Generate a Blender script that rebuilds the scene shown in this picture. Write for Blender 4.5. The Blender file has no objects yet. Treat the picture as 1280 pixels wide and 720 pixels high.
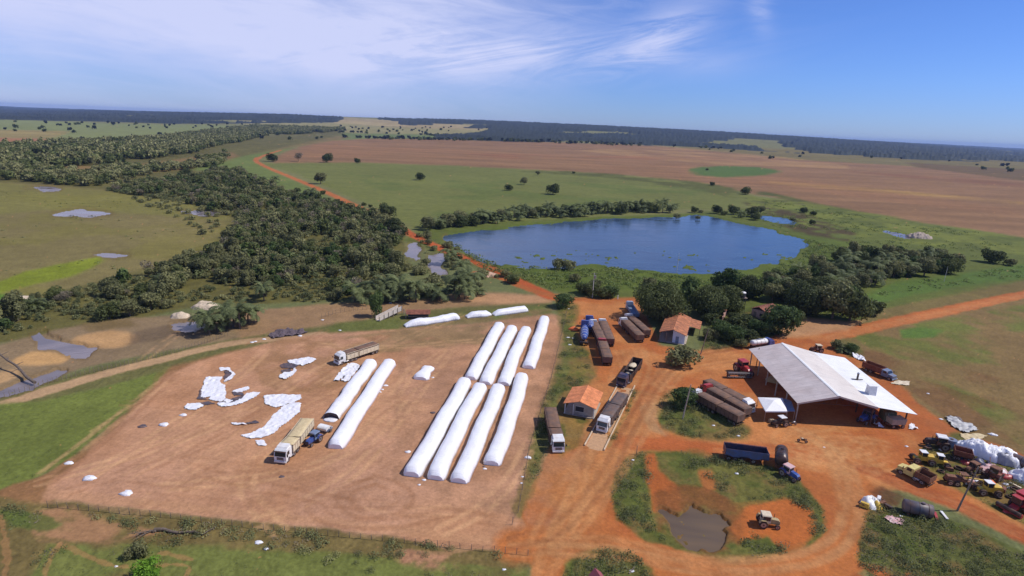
import bpy, math, random, bmesh
import numpy as np
from mathutils import Matrix, Vector
random.seed(7)
RNG = np.random.default_rng(11)
SC = bpy.context.scene
COL = SC.collection
R = math.radians

# ------------------------------------------------------------------ camera
# The drone's camera: 60 m above the yard. G() turns a spot seen in the photograph
# into the place on the real ground where that thing stands.
H = 60.0
F = 711.0
Y0L, Y0R = 130.5, 183.5
ROLL = math.atan((Y0R - Y0L) / 1280.0)
PITCH = math.atan((360 - (Y0L + Y0R) / 2) * math.cos(ROLL) / F)
CR, SR, CP, SP = math.cos(ROLL), math.sin(ROLL), math.cos(PITCH), math.sin(PITCH)

def plateau(x, y):
    """height of the land: flat, rising very gently towards a low ridge far off"""
    x = np.asarray(x, float); y = np.asarray(y, float)
    a = x / np.maximum(y, 1.0)
    t = np.clip((y - 1400.0) / 4200.0, 0, 1)
    t = t * t * (3 - 2 * t)
    h = np.clip((y - 6300.0) / 2200.0, 0, 1)
    return 88.0 * np.clip(1 - (a / 0.86) ** 2, 0, 1) * t + 62.0 * np.exp(-((a + .97) / .085) ** 2) * h * h * (3 - 2 * h)

def G(px, py, z=0.0):
    u, v = px - 640.0, py - 360.0
    ur, vr = u * CR + v * SR, -u * SR + v * CR
    dx, dy, dz = ur, F * CP - vr * SP, -F * SP - vr * CP
    if dz >= 0 or H / -dz * dy > 1400:
        lo, hi = 1.0, 14.0
        for _ in range(2):
            n = 400
            ts = [lo + (hi - lo) * i / n for i in range(n + 1)]
            for i, t in enumerate(ts):
                if H + dz * t <= float(plateau(dx * t, dy * t)):
                    lo, hi = ts[max(i - 1, 0)], t
                    break
        t = hi
        return Vector((dx * t, dy * t, float(plateau(dx * t, dy * t))))
    t = (z - H) / dz
    return Vector((dx * t, dy * t, z))

def PX(x, y, z):
    Y = y * CP - (z - H) * SP
    V = -(y * SP + (z - H) * CP)
    Y = np.maximum(Y, 0.5)
    ur, vr = x / Y * F, V / Y * F
    return ur * CR - vr * SR + 640.0, ur * SR + vr * CR + 360.0

def make_camera():
    cam = bpy.data.cameras.new('camera')
    o = bpy.data.objects.new('camera', cam); COL.objects.link(o)
    R0 = Vector((1, 0, 0)); D0 = Vector((0, -SP, -CP)); Fw = Vector((0, CP, -SP))
    right = CR * R0 - SR * D0
    down = SR * R0 + CR * D0
    m = Matrix((right, -down, -Fw)).transposed().to_4x4()
    m.translation = Vector((0, 0, H))
    o.matrix_world = m
    cam.sensor_width = 36; cam.lens = 36 * F / 1280.0
    cam.clip_start = 0.5; cam.clip_end = 40000
    SC.camera = o
make_camera()

# ------------------------------------------------------------------ noise
_T = {}
def _tile(octs):
    """2048 x 2048 tile of value noise, 16 samples to the largest cell, wraps round"""
    if octs in _T: return _T[octs]
    rg = np.random.default_rng(100 + octs); n = 2048; out = np.zeros((n, n), np.float32); amp = 1.0; tot = 0.0; cell = 16
    for o in range(octs):
        k = n // cell; lat = rg.random((k, k)).astype(np.float32)
        t = (np.arange(n) / cell); i = t.astype(int); f = (t - i).astype(np.float32); f = f * f * (3 - 2 * f); j = (i + 1) % k
        r0 = lat[i] * (1 - f[:, None]) + lat[j] * f[:, None]
        out += amp * (r0[:, i] * (1 - f[None]) + r0[:, j] * f[None]); tot += amp
        amp *= 0.55; cell = max(cell // 2, 1)
    _T[octs] = out / tot
    return _T[octs]

def fbm(x, y, scale, seed=0, octs=4):
    octs = min(octs, 5); T = _tile(octs)
    c, s = math.cos(seed * 1.7 + .3), math.sin(seed * 1.7 + .3); k = 16.0 / scale
    x = np.asarray(x, np.float64); y = np.asarray(y, np.float64)
    u = (x * c - y * s) * k + seed * 371.7; v = (x * s + y * c) * k + seed * 117.3
    iu = np.floor(u); iv = np.floor(v); fu = (u - iu).astype(np.float32); fv = (v - iv).astype(np.float32)
    iu = iu.astype(np.int64) & 2047; iv = iv.astype(np.int64) & 2047; ju = (iu + 1) & 2047; jv = (iv + 1) & 2047
    return (T[iv, iu] * (1 - fu) + T[iv, ju] * fu) * (1 - fv) + (T[jv, iu] * (1 - fu) + T[jv, ju] * fu) * fv

def lin(c):
    c = np.asarray(c, float) / 255.0
    return np.where(c <= 0.04045, c / 12.92, ((c + 0.055) / 1.055) ** 2.4)

# ------------------------------------------------------------------ materials
MATS = {}
def mat(name, rgb, rough=0.6, metal=0.0, var=0.25, vscale=1.5, dust=0.0, spec=0.4, bump=0.0, bscale=20.0,
        second=None, alpha=None):
    """procedural material: base colour broken up by two noises, optional second tone, optional red dust"""
    if name in MATS: return MATS[name]
    m = bpy.data.materials.new(name); m.use_nodes = True
    nt = m.node_tree; N = nt.nodes; L = nt.links
    b = N['Principled BSDF']
    b.inputs['Roughness'].default_value = rough
    b.inputs['Metallic'].default_value = metal
    b.inputs['Specular IOR Level'].default_value = spec
    tc = N.new('ShaderNodeTexCoord')
    n1 = N.new('ShaderNodeTexNoise'); n1.inputs['Scale'].default_value = vscale
    n1.inputs['Detail'].default_value = 6; n1.inputs['Roughness'].default_value = 0.65
    L.new(tc.outputs['Object'], n1.inputs['Vector'])
    ramp = N.new('ShaderNodeValToRGB')
    rgb = np.asarray(rgb, float)
    sec = np.asarray(second if second is not None else rgb, float)
    ramp.color_ramp.elements[0].position = 0.3; ramp.color_ramp.elements[1].position = 0.7
    ramp.color_ramp.elements[0].color = (*np.clip(sec * (1 - var), 0, 1), 1)
    ramp.color_ramp.elements[1].color = (*np.clip(rgb * (1 + var * 0.4), 0, 1), 1)
    L.new(n1.outputs['Fac'], ramp.inputs['Fac'])
    out = ramp.outputs['Color']
    if dust > 0:
        n2 = N.new('ShaderNodeTexNoise'); n2.inputs['Scale'].default_value = vscale * 0.7
        n2.inputs['Detail'].default_value = 8
        L.new(tc.outputs['Object'], n2.inputs['Vector'])
        r2 = N.new('ShaderNodeMapRange'); r2.inputs['From Min'].default_value = 0.35; r2.inputs['From Max'].default_value = 0.7
        r2.inputs['To Max'].default_value = dust
        L.new(n2.outputs['Fac'], r2.inputs['Value'])
        mx = N.new('ShaderNodeMix'); mx.data_type = 'RGBA'
        L.new(r2.outputs['Result'], mx.inputs[0]); L.new(out, mx.inputs[6])
        mx.inputs[7].default_value = (0.32, 0.15, 0.07, 1)
        out = mx.outputs[2]
    L.new(out, b.inputs['Base Color'])
    if bump > 0:
        n3 = N.new('ShaderNodeTexNoise'); n3.inputs['Scale'].default_value = bscale; n3.inputs['Detail'].default_value = 4
        L.new(tc.outputs['Object'], n3.inputs['Vector'])
        bp = N.new('ShaderNodeBump'); bp.inputs['Strength'].default_value = 1.0; bp.inputs['Distance'].default_value = bump
        L.new(n3.outputs['Fac'], bp.inputs['Height']); L.new(bp.outputs['Normal'], b.inputs['Normal'])
    MATS[name] = m
    return m

def rgb(*c):   # photo-like colour to base colour
    return tuple(lin(c) * 0.85)

# ------------------------------------------------------------------ object helpers
def tag(o, label=None, cat=None, group=None, kind=None):
    if label: o['label'] = label
    if cat: o['category'] = cat
    if group: o['group'] = group
    if kind: o['kind'] = kind
    return o

def empty(name, loc, rz=0.0, label=None, cat=None, group=None):
    o = bpy.data.objects.new(name, None); COL.objects.link(o)
    o.location = loc; o.rotation_euler = (0, 0, rz); o.empty_display_size = 0.5
    return tag(o, label, cat, group)

def np_mesh(name, verts, faces, mats, idx=None, smooth=False):
    """verts (n,3); faces (m,4) or (m,3) array"""
    me = bpy.data.meshes.new(name)
    verts = np.ascontiguousarray(verts, dtype=np.float32)
    faces = np.ascontiguousarray(faces, dtype=np.int32)
    k = faces.shape[1]
    me.vertices.add(len(verts)); me.vertices.foreach_set('co', verts.ravel())
    me.loops.add(faces.size); me.loops.foreach_set('vertex_index', faces.ravel())
    me.polygons.add(len(faces))
    me.polygons.foreach_set('loop_start', np.arange(0, faces.size, k, dtype=np.int32))
    me.polygons.foreach_set('loop_total', np.full(len(faces), k, dtype=np.int32))
    for m in (mats if isinstance(mats, (list, tuple)) else [mats]): me.materials.append(m)
    if idx is not None: me.polygons.foreach_set('material_index', np.asarray(idx, dtype=np.int32))
    if smooth: me.polygons.foreach_set('use_smooth', np.ones(len(faces), dtype=bool))
    me.update(calc_edges=True)
    return me

def link(name, me, parent=None, loc=None):
    o = bpy.data.objects.new(name, me); COL.objects.link(o)
    if parent is not None: o.parent = parent
    if loc is not None: o.location = loc
    return o

class MB:
    """collects simple shapes in a local frame, links them as ONE mesh object"""
    def __init__(s, M=None):
        s.v, s.f, s.mi, s.mats, s.M = [], [], [], [], M or Matrix.Identity(4)
        s.sm = []
    def _m(s, m):
        if m not in s.mats: s.mats.append(m)
        return s.mats.index(m)
    def add(s, vs, fs, m, smooth=False):
        b = len(s.v); k = s._m(m)
        s.v += [s.M @ Vector(p) for p in vs]
        for f in fs: s.f.append([b + i for i in f]); s.mi.append(k); s.sm.append(smooth)
        return s
    def box(s, x0, x1, y0, y1, z0, z1, m, tx=0.0, ty=0.0):
        """box; tx, ty shrink the top on each side"""
        vs = [(x0, y0, z0), (x1, y0, z0), (x1, y1, z0), (x0, y1, z0),
              (x0 + tx, y0 + ty, z1), (x1 - tx, y0 + ty, z1), (x1 - tx, y1 - ty, z1), (x0 + tx, y1 - ty, z1)]
        return s.add(vs, [(3, 2, 1, 0), (4, 5, 6, 7), (0, 1, 5, 4), (1, 2, 6, 5), (2, 3, 7, 6), (3, 0, 4, 7)], m)
    def prism(s, prof, y0, y1, m, axis='y', smooth=False):
        """profile in xz (axis y), in xy (axis z) or in yz (axis x), extruded along axis"""
        n = len(prof)
        def P(p, t):
            return {'y': (p[0], t, p[1]), 'z': (p[0], p[1], t), 'x': (t, p[0], p[1])}[axis]
        vs = [P(p, y0) for p in prof] + [P(p, y1) for p in prof]
        s.add(vs, [[i, (i + 1) % n, n + (i + 1) % n, n + i] for i in range(n)], m, smooth)
        return s.add(vs, [list(range(n))[::-1], list(range(n, 2 * n))], m)
    def tube(s, p0, p1, r, m, n=8, r1=None, smooth=True, cap=True):
        p0, p1 = Vector(p0), Vector(p1); r1 = r if r1 is None else r1
        d = (p1 - p0).normalized()
        a = d.cross(Vector((0, 0, 1)));
        if a.length < 1e-3: a = Vector((1, 0, 0))
        a.normalize(); b = d.cross(a)
        vs = [p0 + (a * math.cos(t) + b * math.sin(t)) * r for t in [2 * math.pi * i / n for i in range(n)]] + \
             [p1 + (a * math.cos(t) + b * math.sin(t)) * r1 for t in [2 * math.pi * i / n for i in range(n)]]
        s.add(vs, [[i, (i + 1) % n, n + (i + 1) % n, n + i] for i in range(n)], m, smooth)
        if cap: s.add(vs, [list(range(n))[::-1], list(range(n, 2 * n))], m)
        return s
    def path(s, pts, r, m, n=6):
        for a, b in zip(pts[:-1], pts[1:]): s.tube(a, b, r, m, n)
        return s
    def loft(s, rings, m, cap=True, smooth=True, closed=True):
        n = len(rings[0]); vs = [p for r_ in rings for p in r_]; fs = []
        for k in range(len(rings) - 1):
            for i in range(n if closed else n - 1):
                j = (i + 1) % n
                fs.append([k * n + i, k * n + j, (k + 1) * n + j, (k + 1) * n + i])
        s.add(vs, fs, m, smooth)
        if cap: s.add(rings[0], [list(range(n))[::-1]], m); s.add(rings[-1], [list(range(n))], m)
        return s
    def blob(s, c, r, m, seed=0, rough=0.25, n=10, k=6, flat=0.0):
        """lumpy rounded heap; r = (rx, ry, rz)"""
        rg = random.Random(seed); rings = []
        ph = [rg.uniform(0, 6.28) for _ in range(6)]
        for j in range(k + 1):
            t = (j / k) * math.pi * (1 - flat * 0.5)
            ring = []
            for i in range(n):
                a = 2 * math.pi * i / n
                q = 1 + rough * (0.5 * math.sin(3 * a + ph[0] + 2 * t) + 0.35 * math.sin(5 * a + ph[1] - 3 * t) + rg.uniform(-.3, .3))
                ring.append((c[0] + r[0] * math.sin(t) * math.cos(a) * q, c[1] + r[1] * math.sin(t) * math.sin(a) * q,
                             c[2] + r[2] * math.cos(t) * (1 + rough * 0.3 * math.sin(2 * a + ph[2]))))
            rings.append(ring)
        return s.loft(rings[::-1], m)
    def build(s, name, parent=None, loc=None):
        me = bpy.data.meshes.new(name)
        me.from_pydata([tuple(v) for v in s.v], [], s.f)
        for m in s.mats: me.materials.append(m)
        me.polygons.foreach_set('material_index', s.mi)
        me.polygons.foreach_set('use_smooth', s.sm)
        me.update()
        return link(name, me, parent, loc)

def MX(x=0, y=0, z=0, rz=0.0):
    return Matrix.Translation((x, y, z)) @ Matrix.Rotation(rz, 4, 'Z')
# ------------------------------------------------------------------ the land
def spaced(a, b, st): return list(np.arange(a, b, st))
U = spaced(-2000, -760, 30) + spaced(-760, 760, 1.3) + spaced(760, 2001, 30)
VV = []
v = -153.0
top = (153.0 + 0)   # rows: px below the level line through the picture centre
vmin = 3.2
s_ = vmin
rows = []
while s_ < 620:
    rows.append(s_); s_ += 0.55 if s_ < 40 else (0.95 if s_ < 120 else 1.25)
while s_ < 1500:
    rows.append(s_); s_ += 14
def row_to_y(s):
    # s px under the horizon line in the middle column
    v0 = -F * math.tan(PITCH) + s
    ang = math.atan(v0 / F) + PITCH
    return H / math.tan(ang) if ang < 1.55 else 1.0
YR = np.array([row_to_y(s) for s in rows][::-1])
YR = np.concatenate([YR[YR > 8], [18000.0]])
AU = np.array(U) / F
gx = AU[None, :] * (YR[:, None] * CP + H * SP)
gy = np.repeat(YR[:, None], len(AU), 1)
gz = plateau(gx, gy)
NR, NC = gx.shape
depth = gy * CP + H * SP
amp = 0.5 + 0.0035 * depth
def warped(k, sc, seed):
    a = amp * k
    nx = fbm(gx, gy, sc * 1.0, seed, 3) - 0.5; ny = fbm(gx, gy, sc * 1.0, seed + 5, 3) - 0.5
    # far noise uses larger features
    big = np.clip(depth / 300.0, 0, 1)
    nx = nx * (1 - big) + (fbm(gx, gy, sc * 8, seed + 2, 3) - 0.5) * big * 2.2
    ny = ny * (1 - big) + (fbm(gx, gy, sc * 8, seed + 3, 3) - 0.5) * big * 2.2
    return PX(gx + nx * a * 4, gy + ny * a * 4, gz)
WARPS = [warped(1.0, 3.0, 1), warped(1.35, 4.5, 40), warped(0.6, 1.2, 90), warped(0.3, 0.6, 120)]
gpx, gpy = PX(gx, gy, gz)
def inside(qx, qy, poly):
    out = np.zeros(qx.shape, bool)
    xs = [p[0] for p in poly]; ys = [p[1] for p in poly]
    m = (qx >= min(xs)) & (qx <= max(xs)) & (qy >= min(ys)) & (qy <= max(ys))
    if not m.any(): return out
    X, Y = qx[m], qy[m]; c = np.zeros(X.shape, bool)
    n = len(poly)
    for i in range(n):
        x0, y0 = poly[i]; x1, y1 = poly[(i + 1) % n]
        if y0 == y1: continue
        c ^= ((y0 > Y) != (y1 > Y)) & (X < (x1 - x0) * (Y - y0) / (y1 - y0) + x0)
    out[m] = c
    return out
def cover(poly, sharp=False):
    ws = WARPS[2:] if sharp else WARPS
    return sum(inside(a, b, poly).astype(np.float32) for a, b in ws) / len(ws)
def blur(a, n=1):
    for _ in range(n):
        b = a.copy()
        b[1:-1, :] = (a[:-2, :] + 2 * a[1:-1, :] + a[2:, :]) / 4
        a = b.copy()
        a[:, 1:-1] = (b[:, :-2] + 2 * b[:, 1:-1] + b[:, 2:]) / 4
    return a
def smooth(x, a, b):
    t = np.clip((x - a) / (b - a), 0, 1); return t * t * (3 - 2 * t)
NZ = {}
def N_(scale, seed=0, octs=4):
    k = (scale, seed, octs)
    if k not in NZ: NZ[k] = fbm(gx, gy, scale, seed, octs)
    return NZ[k]
KALB = np.array([.79, .755, .56])
C = np.zeros((NR, NC, 3)); C[:] = lin((112, 118, 84)) * KALB
CLS = np.zeros((NR, NC), int)          # which named surface a face belongs to
NAMES = ['ground', 'dirt_yard', 'dirt_road', 'pasture', 'crop_field', 'marsh', 'path', 'mud_flat', 'woodland_floor']
def paint(col, poly, cls=None, var=0.10, vs=14.0, patch=None, seed=0, strength=1.0, sharp=False, alpha=None):
    a = blur(cover(poly, sharp)) if alpha is None else alpha
    hard = a > 0.5
    if patch is not None:                       # (scale, threshold, softness): only patches of it
        sc, th, so = patch
        a = a * smooth(N_(sc, seed + 50), th - so, th + so)
    c = lin(col) * KALB
    n = (N_(vs, seed) - 0.5) * 2 * var + (N_(vs / 9.0, seed + 3, 3) - 0.5) * 2 * var
    cc = c[None, None, :] * (1 + n[:, :, None])
    a3 = (a * strength)[:, :, None]
    C[:] = C * (1 - a3) + cc * a3
    if cls is not None: CLS[hard if patch is None else (a > 0.5)] = NAMES.index(cls)
    return a
def seg_dist(pts, width):
    """distance to a polyline given in photo px, in metres, and the side offset"""
    w = [G(*p) for p in pts]
    D = np.full((NR, NC), 1e9, np.float32); S = np.zeros((NR, NC), np.float32); LN = np.zeros((NR, NC), np.float32)
    acc = 0.0
    for a, b in zip(w[:-1], w[1:]):
        ax, ay, bx, by = a.x, a.y, b.x, b.y
        L2 = max((bx - ax) ** 2 + (by - ay) ** 2, 1e-6)
        m = (gx > min(ax, bx) - width) & (gx < max(ax, bx) + width) & (gy > min(ay, by) - width) & (gy < max(ay, by) + width)
        if m.any():
            X, Y = gx[m], gy[m]
            t = np.clip(((X - ax) * (bx - ax) + (Y - ay) * (by - ay)) / L2, 0, 1)
            ex, ey = X - ax - t * (bx - ax), Y - ay - t * (by - ay)
            d = np.hypot(ex, ey)
            sd = ((bx - ax) * (Y - ay) - (by - ay) * (X - ax)) / math.sqrt(L2)
            o = D[m]; k = d < o
            D[m] = np.where(k, d, o); S[m] = np.where(k, sd, S[m]); LN[m] = np.where(k, acc + t * math.sqrt(L2), LN[m])
        acc += math.sqrt(L2)
    return D, S, LN
def smooth_line(pts, k=3):
    for _ in range(k):
        q = [pts[0]]
        for a, b in zip(pts[:-1], pts[1:]):
            q += [(a[0] * .75 + b[0] * .25, a[1] * .75 + b[1] * .25), (a[0] * .25 + b[0] * .75, a[1] * .25 + b[1] * .75)]
        pts = q + [pts[-1]]
    return pts
def band(col, pts, width, cls=None, strength=1.0, var=0.1, seed=0, k=2, edge=0.35):
    D, S, LN = seg_dist(smooth_line(pts, k), width * 1.6 + 3)
    w = width / 2 * (1 + 0.5 * (N_(5.0, seed + 9) - 0.5)) + (N_(1.0, seed + 4, 2) - 0.5) * 0.8
    a = (1 - smooth(D, w * (1 - edge), w * (1 + edge * 0.6)))
    paint(col, None, cls, var, 9.0, None, seed, strength, alpha=a)
    return D, S, LN
def ruts(pts, col, strength=0.3, gauge=2.1, w=0.32, seed=0, k=2):
    D, S, LN = seg_dist(smooth_line(pts, k), 6)
    off = np.abs(np.abs(S) - gauge / 2)
    a = (D < gauge) * (1 - smooth(off, w * 0.5, w * 1.4 + 0.004 * depth)) * smooth(N_(2.5, seed + 31, 3), 0.25, 0.6)
    c = lin(col) * KALB
    a3 = (a * strength * .55)[:, :, None]
    C[:] = C * (1 - a3) + c * a3

GREEN, OLIVE, ORANGE, PINK, TAN = (104, 124, 66), (112, 110, 74), (186, 112, 66), (172, 126, 102), (168, 128, 98)
# --- far land
paint((124, 124, 88), [(-900, 100), (2200, 120), (2200, 330), (-900, 300)], None, 0.12, 260, seed=1)
paint((130, 138, 94), [(-900, 148), (0, 149), (160, 155), (270, 156), (330, 160), (230, 178), (120, 186), (0, 187), (-900, 190)], 'pasture', 0.07, 300, seed=2)
paint((150, 136, 96), [(-900, 160), (0, 162), (90, 164), (70, 172), (0, 176), (-900, 186)], 'crop_field', 0.05, 200, seed=3)
paint((160, 116, 92), [(-900, 172), (0, 172), (75, 174), (110, 176), (80, 183), (0, 187), (-900, 200)], 'crop_field', 0.05, 200, seed=3)
paint((150, 144, 108), [(260, 142), (420, 146), (600, 156), (620, 164), (520, 170), (430, 166), (330, 162)], 'pasture', 0.12, 250, seed=4)
paint((168, 152, 122), [(410, 147), (500, 150), (610, 158), (600, 163), (480, 158), (410, 153)], 'crop_field', 0.12, 200, seed=5)
paint((110, 124, 80), [(400, 166), (520, 168), (620, 172), (610, 178), (500, 176), (400, 176)], 'pasture', 0.14, 150, seed=5)
paint((122, 112, 74), [(850, 183), (1000, 186), (1280, 200), (2200, 250), (2200, 300), (1280, 230), (1100, 212), (980, 200), (860, 192)], 'crop_field', 0.12, 200, seed=6)
paint((100, 72, 58), [(1130, 203), (1280, 212), (1500, 225), (1500, 235), (1280, 226), (1160, 214)], None, 0.1, 120, seed=6, strength=0.6)
# --- brown harvested fields
paint((143, 111, 88), [(345, 205), (340, 198), (360, 188), (400, 176), (470, 173), (560, 174), (700, 178), (820, 182), (900, 190), (1000, 200), (1130, 207), (1280, 226), (2200, 300), (2200, 460), (1280, 297), (1150, 278), (1050, 262), (990, 250), (930, 241), (870, 228), (780, 219), (700, 214), (620, 210), (560, 207), (440, 204)], 'crop_field', 0.06, 120, seed=7)
for (p, c, s) in [([(720, 188), (830, 183), (960, 194), (1060, 207), (1060, 211), (900, 206), (800, 197)], (176, 142, 106), .6),
                  ([(345, 200), (400, 180), (560, 186), (700, 196), (860, 204), (700, 202), (520, 196), (420, 196)], (156, 116, 90), .5),
                  ([(960, 226), (1100, 236), (1280, 253), (1280, 256), (1100, 241), (960, 230)], (176, 142, 90), .8),
                  ([(580, 192), (900, 196), (900, 200), (640, 199)], (150, 104, 82), .6),
                  ([(1050, 213), (1280, 228), (1280, 234), (1150, 224)], (132, 92, 74), .7),
                  ([(700, 203), (860, 206), (1280, 262), (1280, 272), (980, 236), (800, 216)], (150, 112, 88), .6)]:
    paint(c, p, None, 0.1, 60, seed=8, strength=s, patch=(90, .42, .2))
paint((88, 112, 58), [(860, 213), (872, 209), (905, 207), (950, 209), (978, 214), (955, 219), (905, 222), (870, 219)], 'pasture', 0.06, 60, seed=9)
# --- green pasture beyond the pond
paint((113, 119, 70), [(322, 203), (345, 204), (440, 203), (560, 207), (700, 214), (780, 219), (870, 228), (935, 242), (960, 256), (900, 262), (840, 262), (780, 268), (640, 276), (520, 290), (500, 275), (440, 247), (370, 218)], 'pasture', 0.07, 60, seed=10)
paint((92, 96, 54), [(640, 214), (700, 213), (820, 221), (880, 229), (960, 240), (1040, 258), (1000, 262), (930, 250), (860, 236), (760, 222)], None, 0.15, 40, seed=10, patch=(40, .45, .1))
paint((96, 112, 60), [(430, 215), (900, 235), (830, 262), (560, 275)], None, 0.1, 30, seed=12, patch=(45, .55, .08), strength=.6)
# meadow left of the far road
paint((110, 124, 72), [(200, 214), (245, 196), (300, 180), (350, 175), (380, 180), (345, 192), (318, 201), (360, 222), (430, 255), (400, 250), (330, 232), (300, 215), (240, 224)], 'pasture', 0.08, 50, seed=13)
paint((126, 112, 78), [(95, 212), (150, 205), (290, 186), (330, 172), (400, 165), (440, 172), (380, 182), (300, 195), (200, 210), (130, 222)], None, 0.15, 40, seed=14)
# --- left marsh and woodland floor
paint((104, 100, 62), [(-900, 190), (0, 188), (120, 186), (250, 178), (420, 160), (430, 168), (300, 196), (240, 212), (330, 232), (420, 256), (500, 284), (512, 330), (470, 372), (330, 380), (240, 384), (100, 412), (0, 430), (-900, 520)], 'woodland_floor', 0.2, 20, seed=15)
paint((140, 112, 80), [(70, 205), (140, 210), (290, 190), (300, 196), (230, 212), (110, 222)], None, 0.12, 30, seed=16, strength=.8)
paint((128, 118, 82), [(-900, 226), (0, 228), (60, 231), (150, 240), (220, 250), (290, 264), (278, 285), (258, 304), (215, 326), (150, 345), (90, 360), (20, 378), (-200, 400), (-900, 450)], 'marsh', 0.06, 60, seed=17)
paint((126, 124, 70), [(-900, 226), (0, 229), (150, 240), (290, 264), (280, 276), (180, 268), (60, 262), (0, 268), (-900, 275)], 'marsh', 0.14, 18, seed=18, strength=.75)
paint((126, 122, 60), [(-900, 226), (0, 229), (150, 240), (290, 264), (280, 310), (150, 345), (0, 380), (-900, 430)], None, 0.1, 30, seed=19, patch=(45, .56, .08), strength=.45)
paint((122, 134, 44), [(0, 352), (30, 340), (70, 331), (130, 322), (118, 334), (88, 345), (40, 356), (0, 366), (-200, 400), (-200, 390)], 'marsh', 0.12, 12, seed=20)
paint((134, 146, 50), [(85, 328), (125, 320), (120, 330), (90, 333)], None, 0.08, 10, seed=21)
paint((92, 124, 46), [(-60, 372), (0, 366), (30, 372), (28, 388), (0, 396), (-60, 410)], 'marsh', 0.15, 10, seed=22)
# --- marshy ground right and round of the pond
paint((98, 108, 56), [(500, 300), (530, 285), (640, 276), (860, 266), (900, 262), (960, 258), (1040, 258), (1150, 278), (1280, 297), (2200, 460), (2200, 520), (1280, 366), (1100, 400), (1000, 405), (880, 385), (700, 366), (600, 335), (545, 315)], 'marsh', 0.13, 16, seed=23)
paint((116, 124, 62), [(930, 244), (1030, 256), (1150, 276), (1280, 296), (2200, 460), (2200, 480), (1280, 318), (1100, 300), (1000, 284), (940, 262)], None, 0.14, 20, seed=24, patch=(16, .46, .12))
paint((92, 108, 48), [(640, 336), (760, 330), (900, 344), (1010, 322), (1010, 300), (970, 275), (1060, 300), (1080, 340), (980, 372), (800, 362), (700, 362)], 'marsh', 0.16, 10, seed=25, strength=.85)
paint((82, 72, 50), [(930, 252), (1010, 268), (1070, 290), (1060, 302), (1000, 292), (950, 272)], None, 0.1, 14, seed=26, patch=(10, .48, .1))
paint((88, 112, 54), [(1070, 372), (1120, 352), (1180, 345), (1280, 330), (1500, 300), (1500, 330), (1280, 348), (1200, 358), (1140, 368), (1100, 380)], 'pasture', 0.12, 8, seed=27)
paint((122, 108, 72), [(1080, 392), (1150, 376), (1280, 350), (1500, 310), (1500, 330), (1280, 366), (1150, 392), (1080, 404)], None, 0.12, 10, seed=28)
# --- dry pasture right of the shed
paint((134, 112, 80), [(1040, 432), (1060, 418), (1120, 404), (1280, 374), (2200, 200), (2200, 1200), (1280, 580), (1200, 560), (1160, 520), (1100, 470), (1060, 446)], 'pasture', 0.10, 9, seed=29)
paint((104, 116, 58), [(1060, 420), (1280, 380), (2000, 250), (2000, 700), (1280, 560), (1200, 500), (1110, 450)], None, 0.12, 8, seed=30, patch=(16, .50, .09), strength=.8)
paint((96, 124, 60), [(1125, 412), (1150, 408), (1180, 412), (1170, 422), (1130, 424)], None, 0.1, 8, seed=31)
paint((120, 84, 62), [(1060, 440), (1120, 440), (1280, 480), (1280, 575), (1180, 520), (1110, 470)], None, 0.12, 8, seed=32, patch=(12, .54, .1), strength=.6)
# --- left: sand, mud
paint((142, 122, 104), [(-400, 420), (0, 432), (60, 415), (150, 398), (300, 388), (480, 378), (600, 365), (690, 372), (640, 380), (480, 392), (390, 410), (300, 424), (200, 440), (100, 462), (0, 492), (-400, 560)], 'mud_flat', 0.1, 9, seed=33)
paint((160, 128, 104), [(285, 392), (400, 380), (480, 378), (570, 372), (690, 368), (690, 384), (600, 384), (480, 392), (400, 420), (300, 424)], 'mud_flat', 0.14, 6, seed=34, strength=.8)
paint((190, 152, 118), [(88, 428), (100, 420), (140, 413), (172, 418), (172, 427), (150, 435), (118, 436)], None, 0.05, 8, seed=35)
paint((198, 158, 118), [(20, 448), (40, 439), (62, 440), (90, 446), (80, 454), (40, 458), (10, 456)], None, 0.05, 8, seed=36)
paint((186, 152, 122), [(0, 466), (22, 462), (24, 470), (0, 480), (-60, 490), (-60, 480)], None, 0.05, 8, seed=36)
paint((110, 94, 84), [(165, 415), (230, 402), (262, 404), (255, 418), (200, 424), (160, 432)], None, 0.14, 5, seed=37, strength=.8)
paint((118, 100, 70), [(100, 404), (160, 400), (170, 408), (110, 416)], None, 0.14, 5, seed=37, strength=.7)
paint((196, 152, 124), [(560, 368), (590, 366), (680, 370), (690, 378), (640, 382), (600, 378), (570, 376)], None, 0.06, 5, seed=38, strength=.8)
# pale track with grass verge
paint((110, 108, 72), [(-300, 530), (0, 492), (100, 466), (200, 442), (290, 424), (400, 408), (560, 384), (690, 378), (690, 392), (580, 396), (420, 430), (310, 436), (215, 462), (60, 502), (0, 506), (-300, 580)], 'pasture', 0.16, 6, seed=39)
paint((104, 112, 64), [(390, 425), (420, 404), (560, 392), (690, 380), (690, 392), (600, 402), (500, 412), (420, 430)], 'pasture', 0.14, 6, seed=39, strength=.8)
band((186, 154, 130), [(-120, 540), (0, 507), (60, 488), (130, 467), (200, 450), (270, 432), (330, 424), (400, 418)], 4.5, 'path', seed=40)
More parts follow.
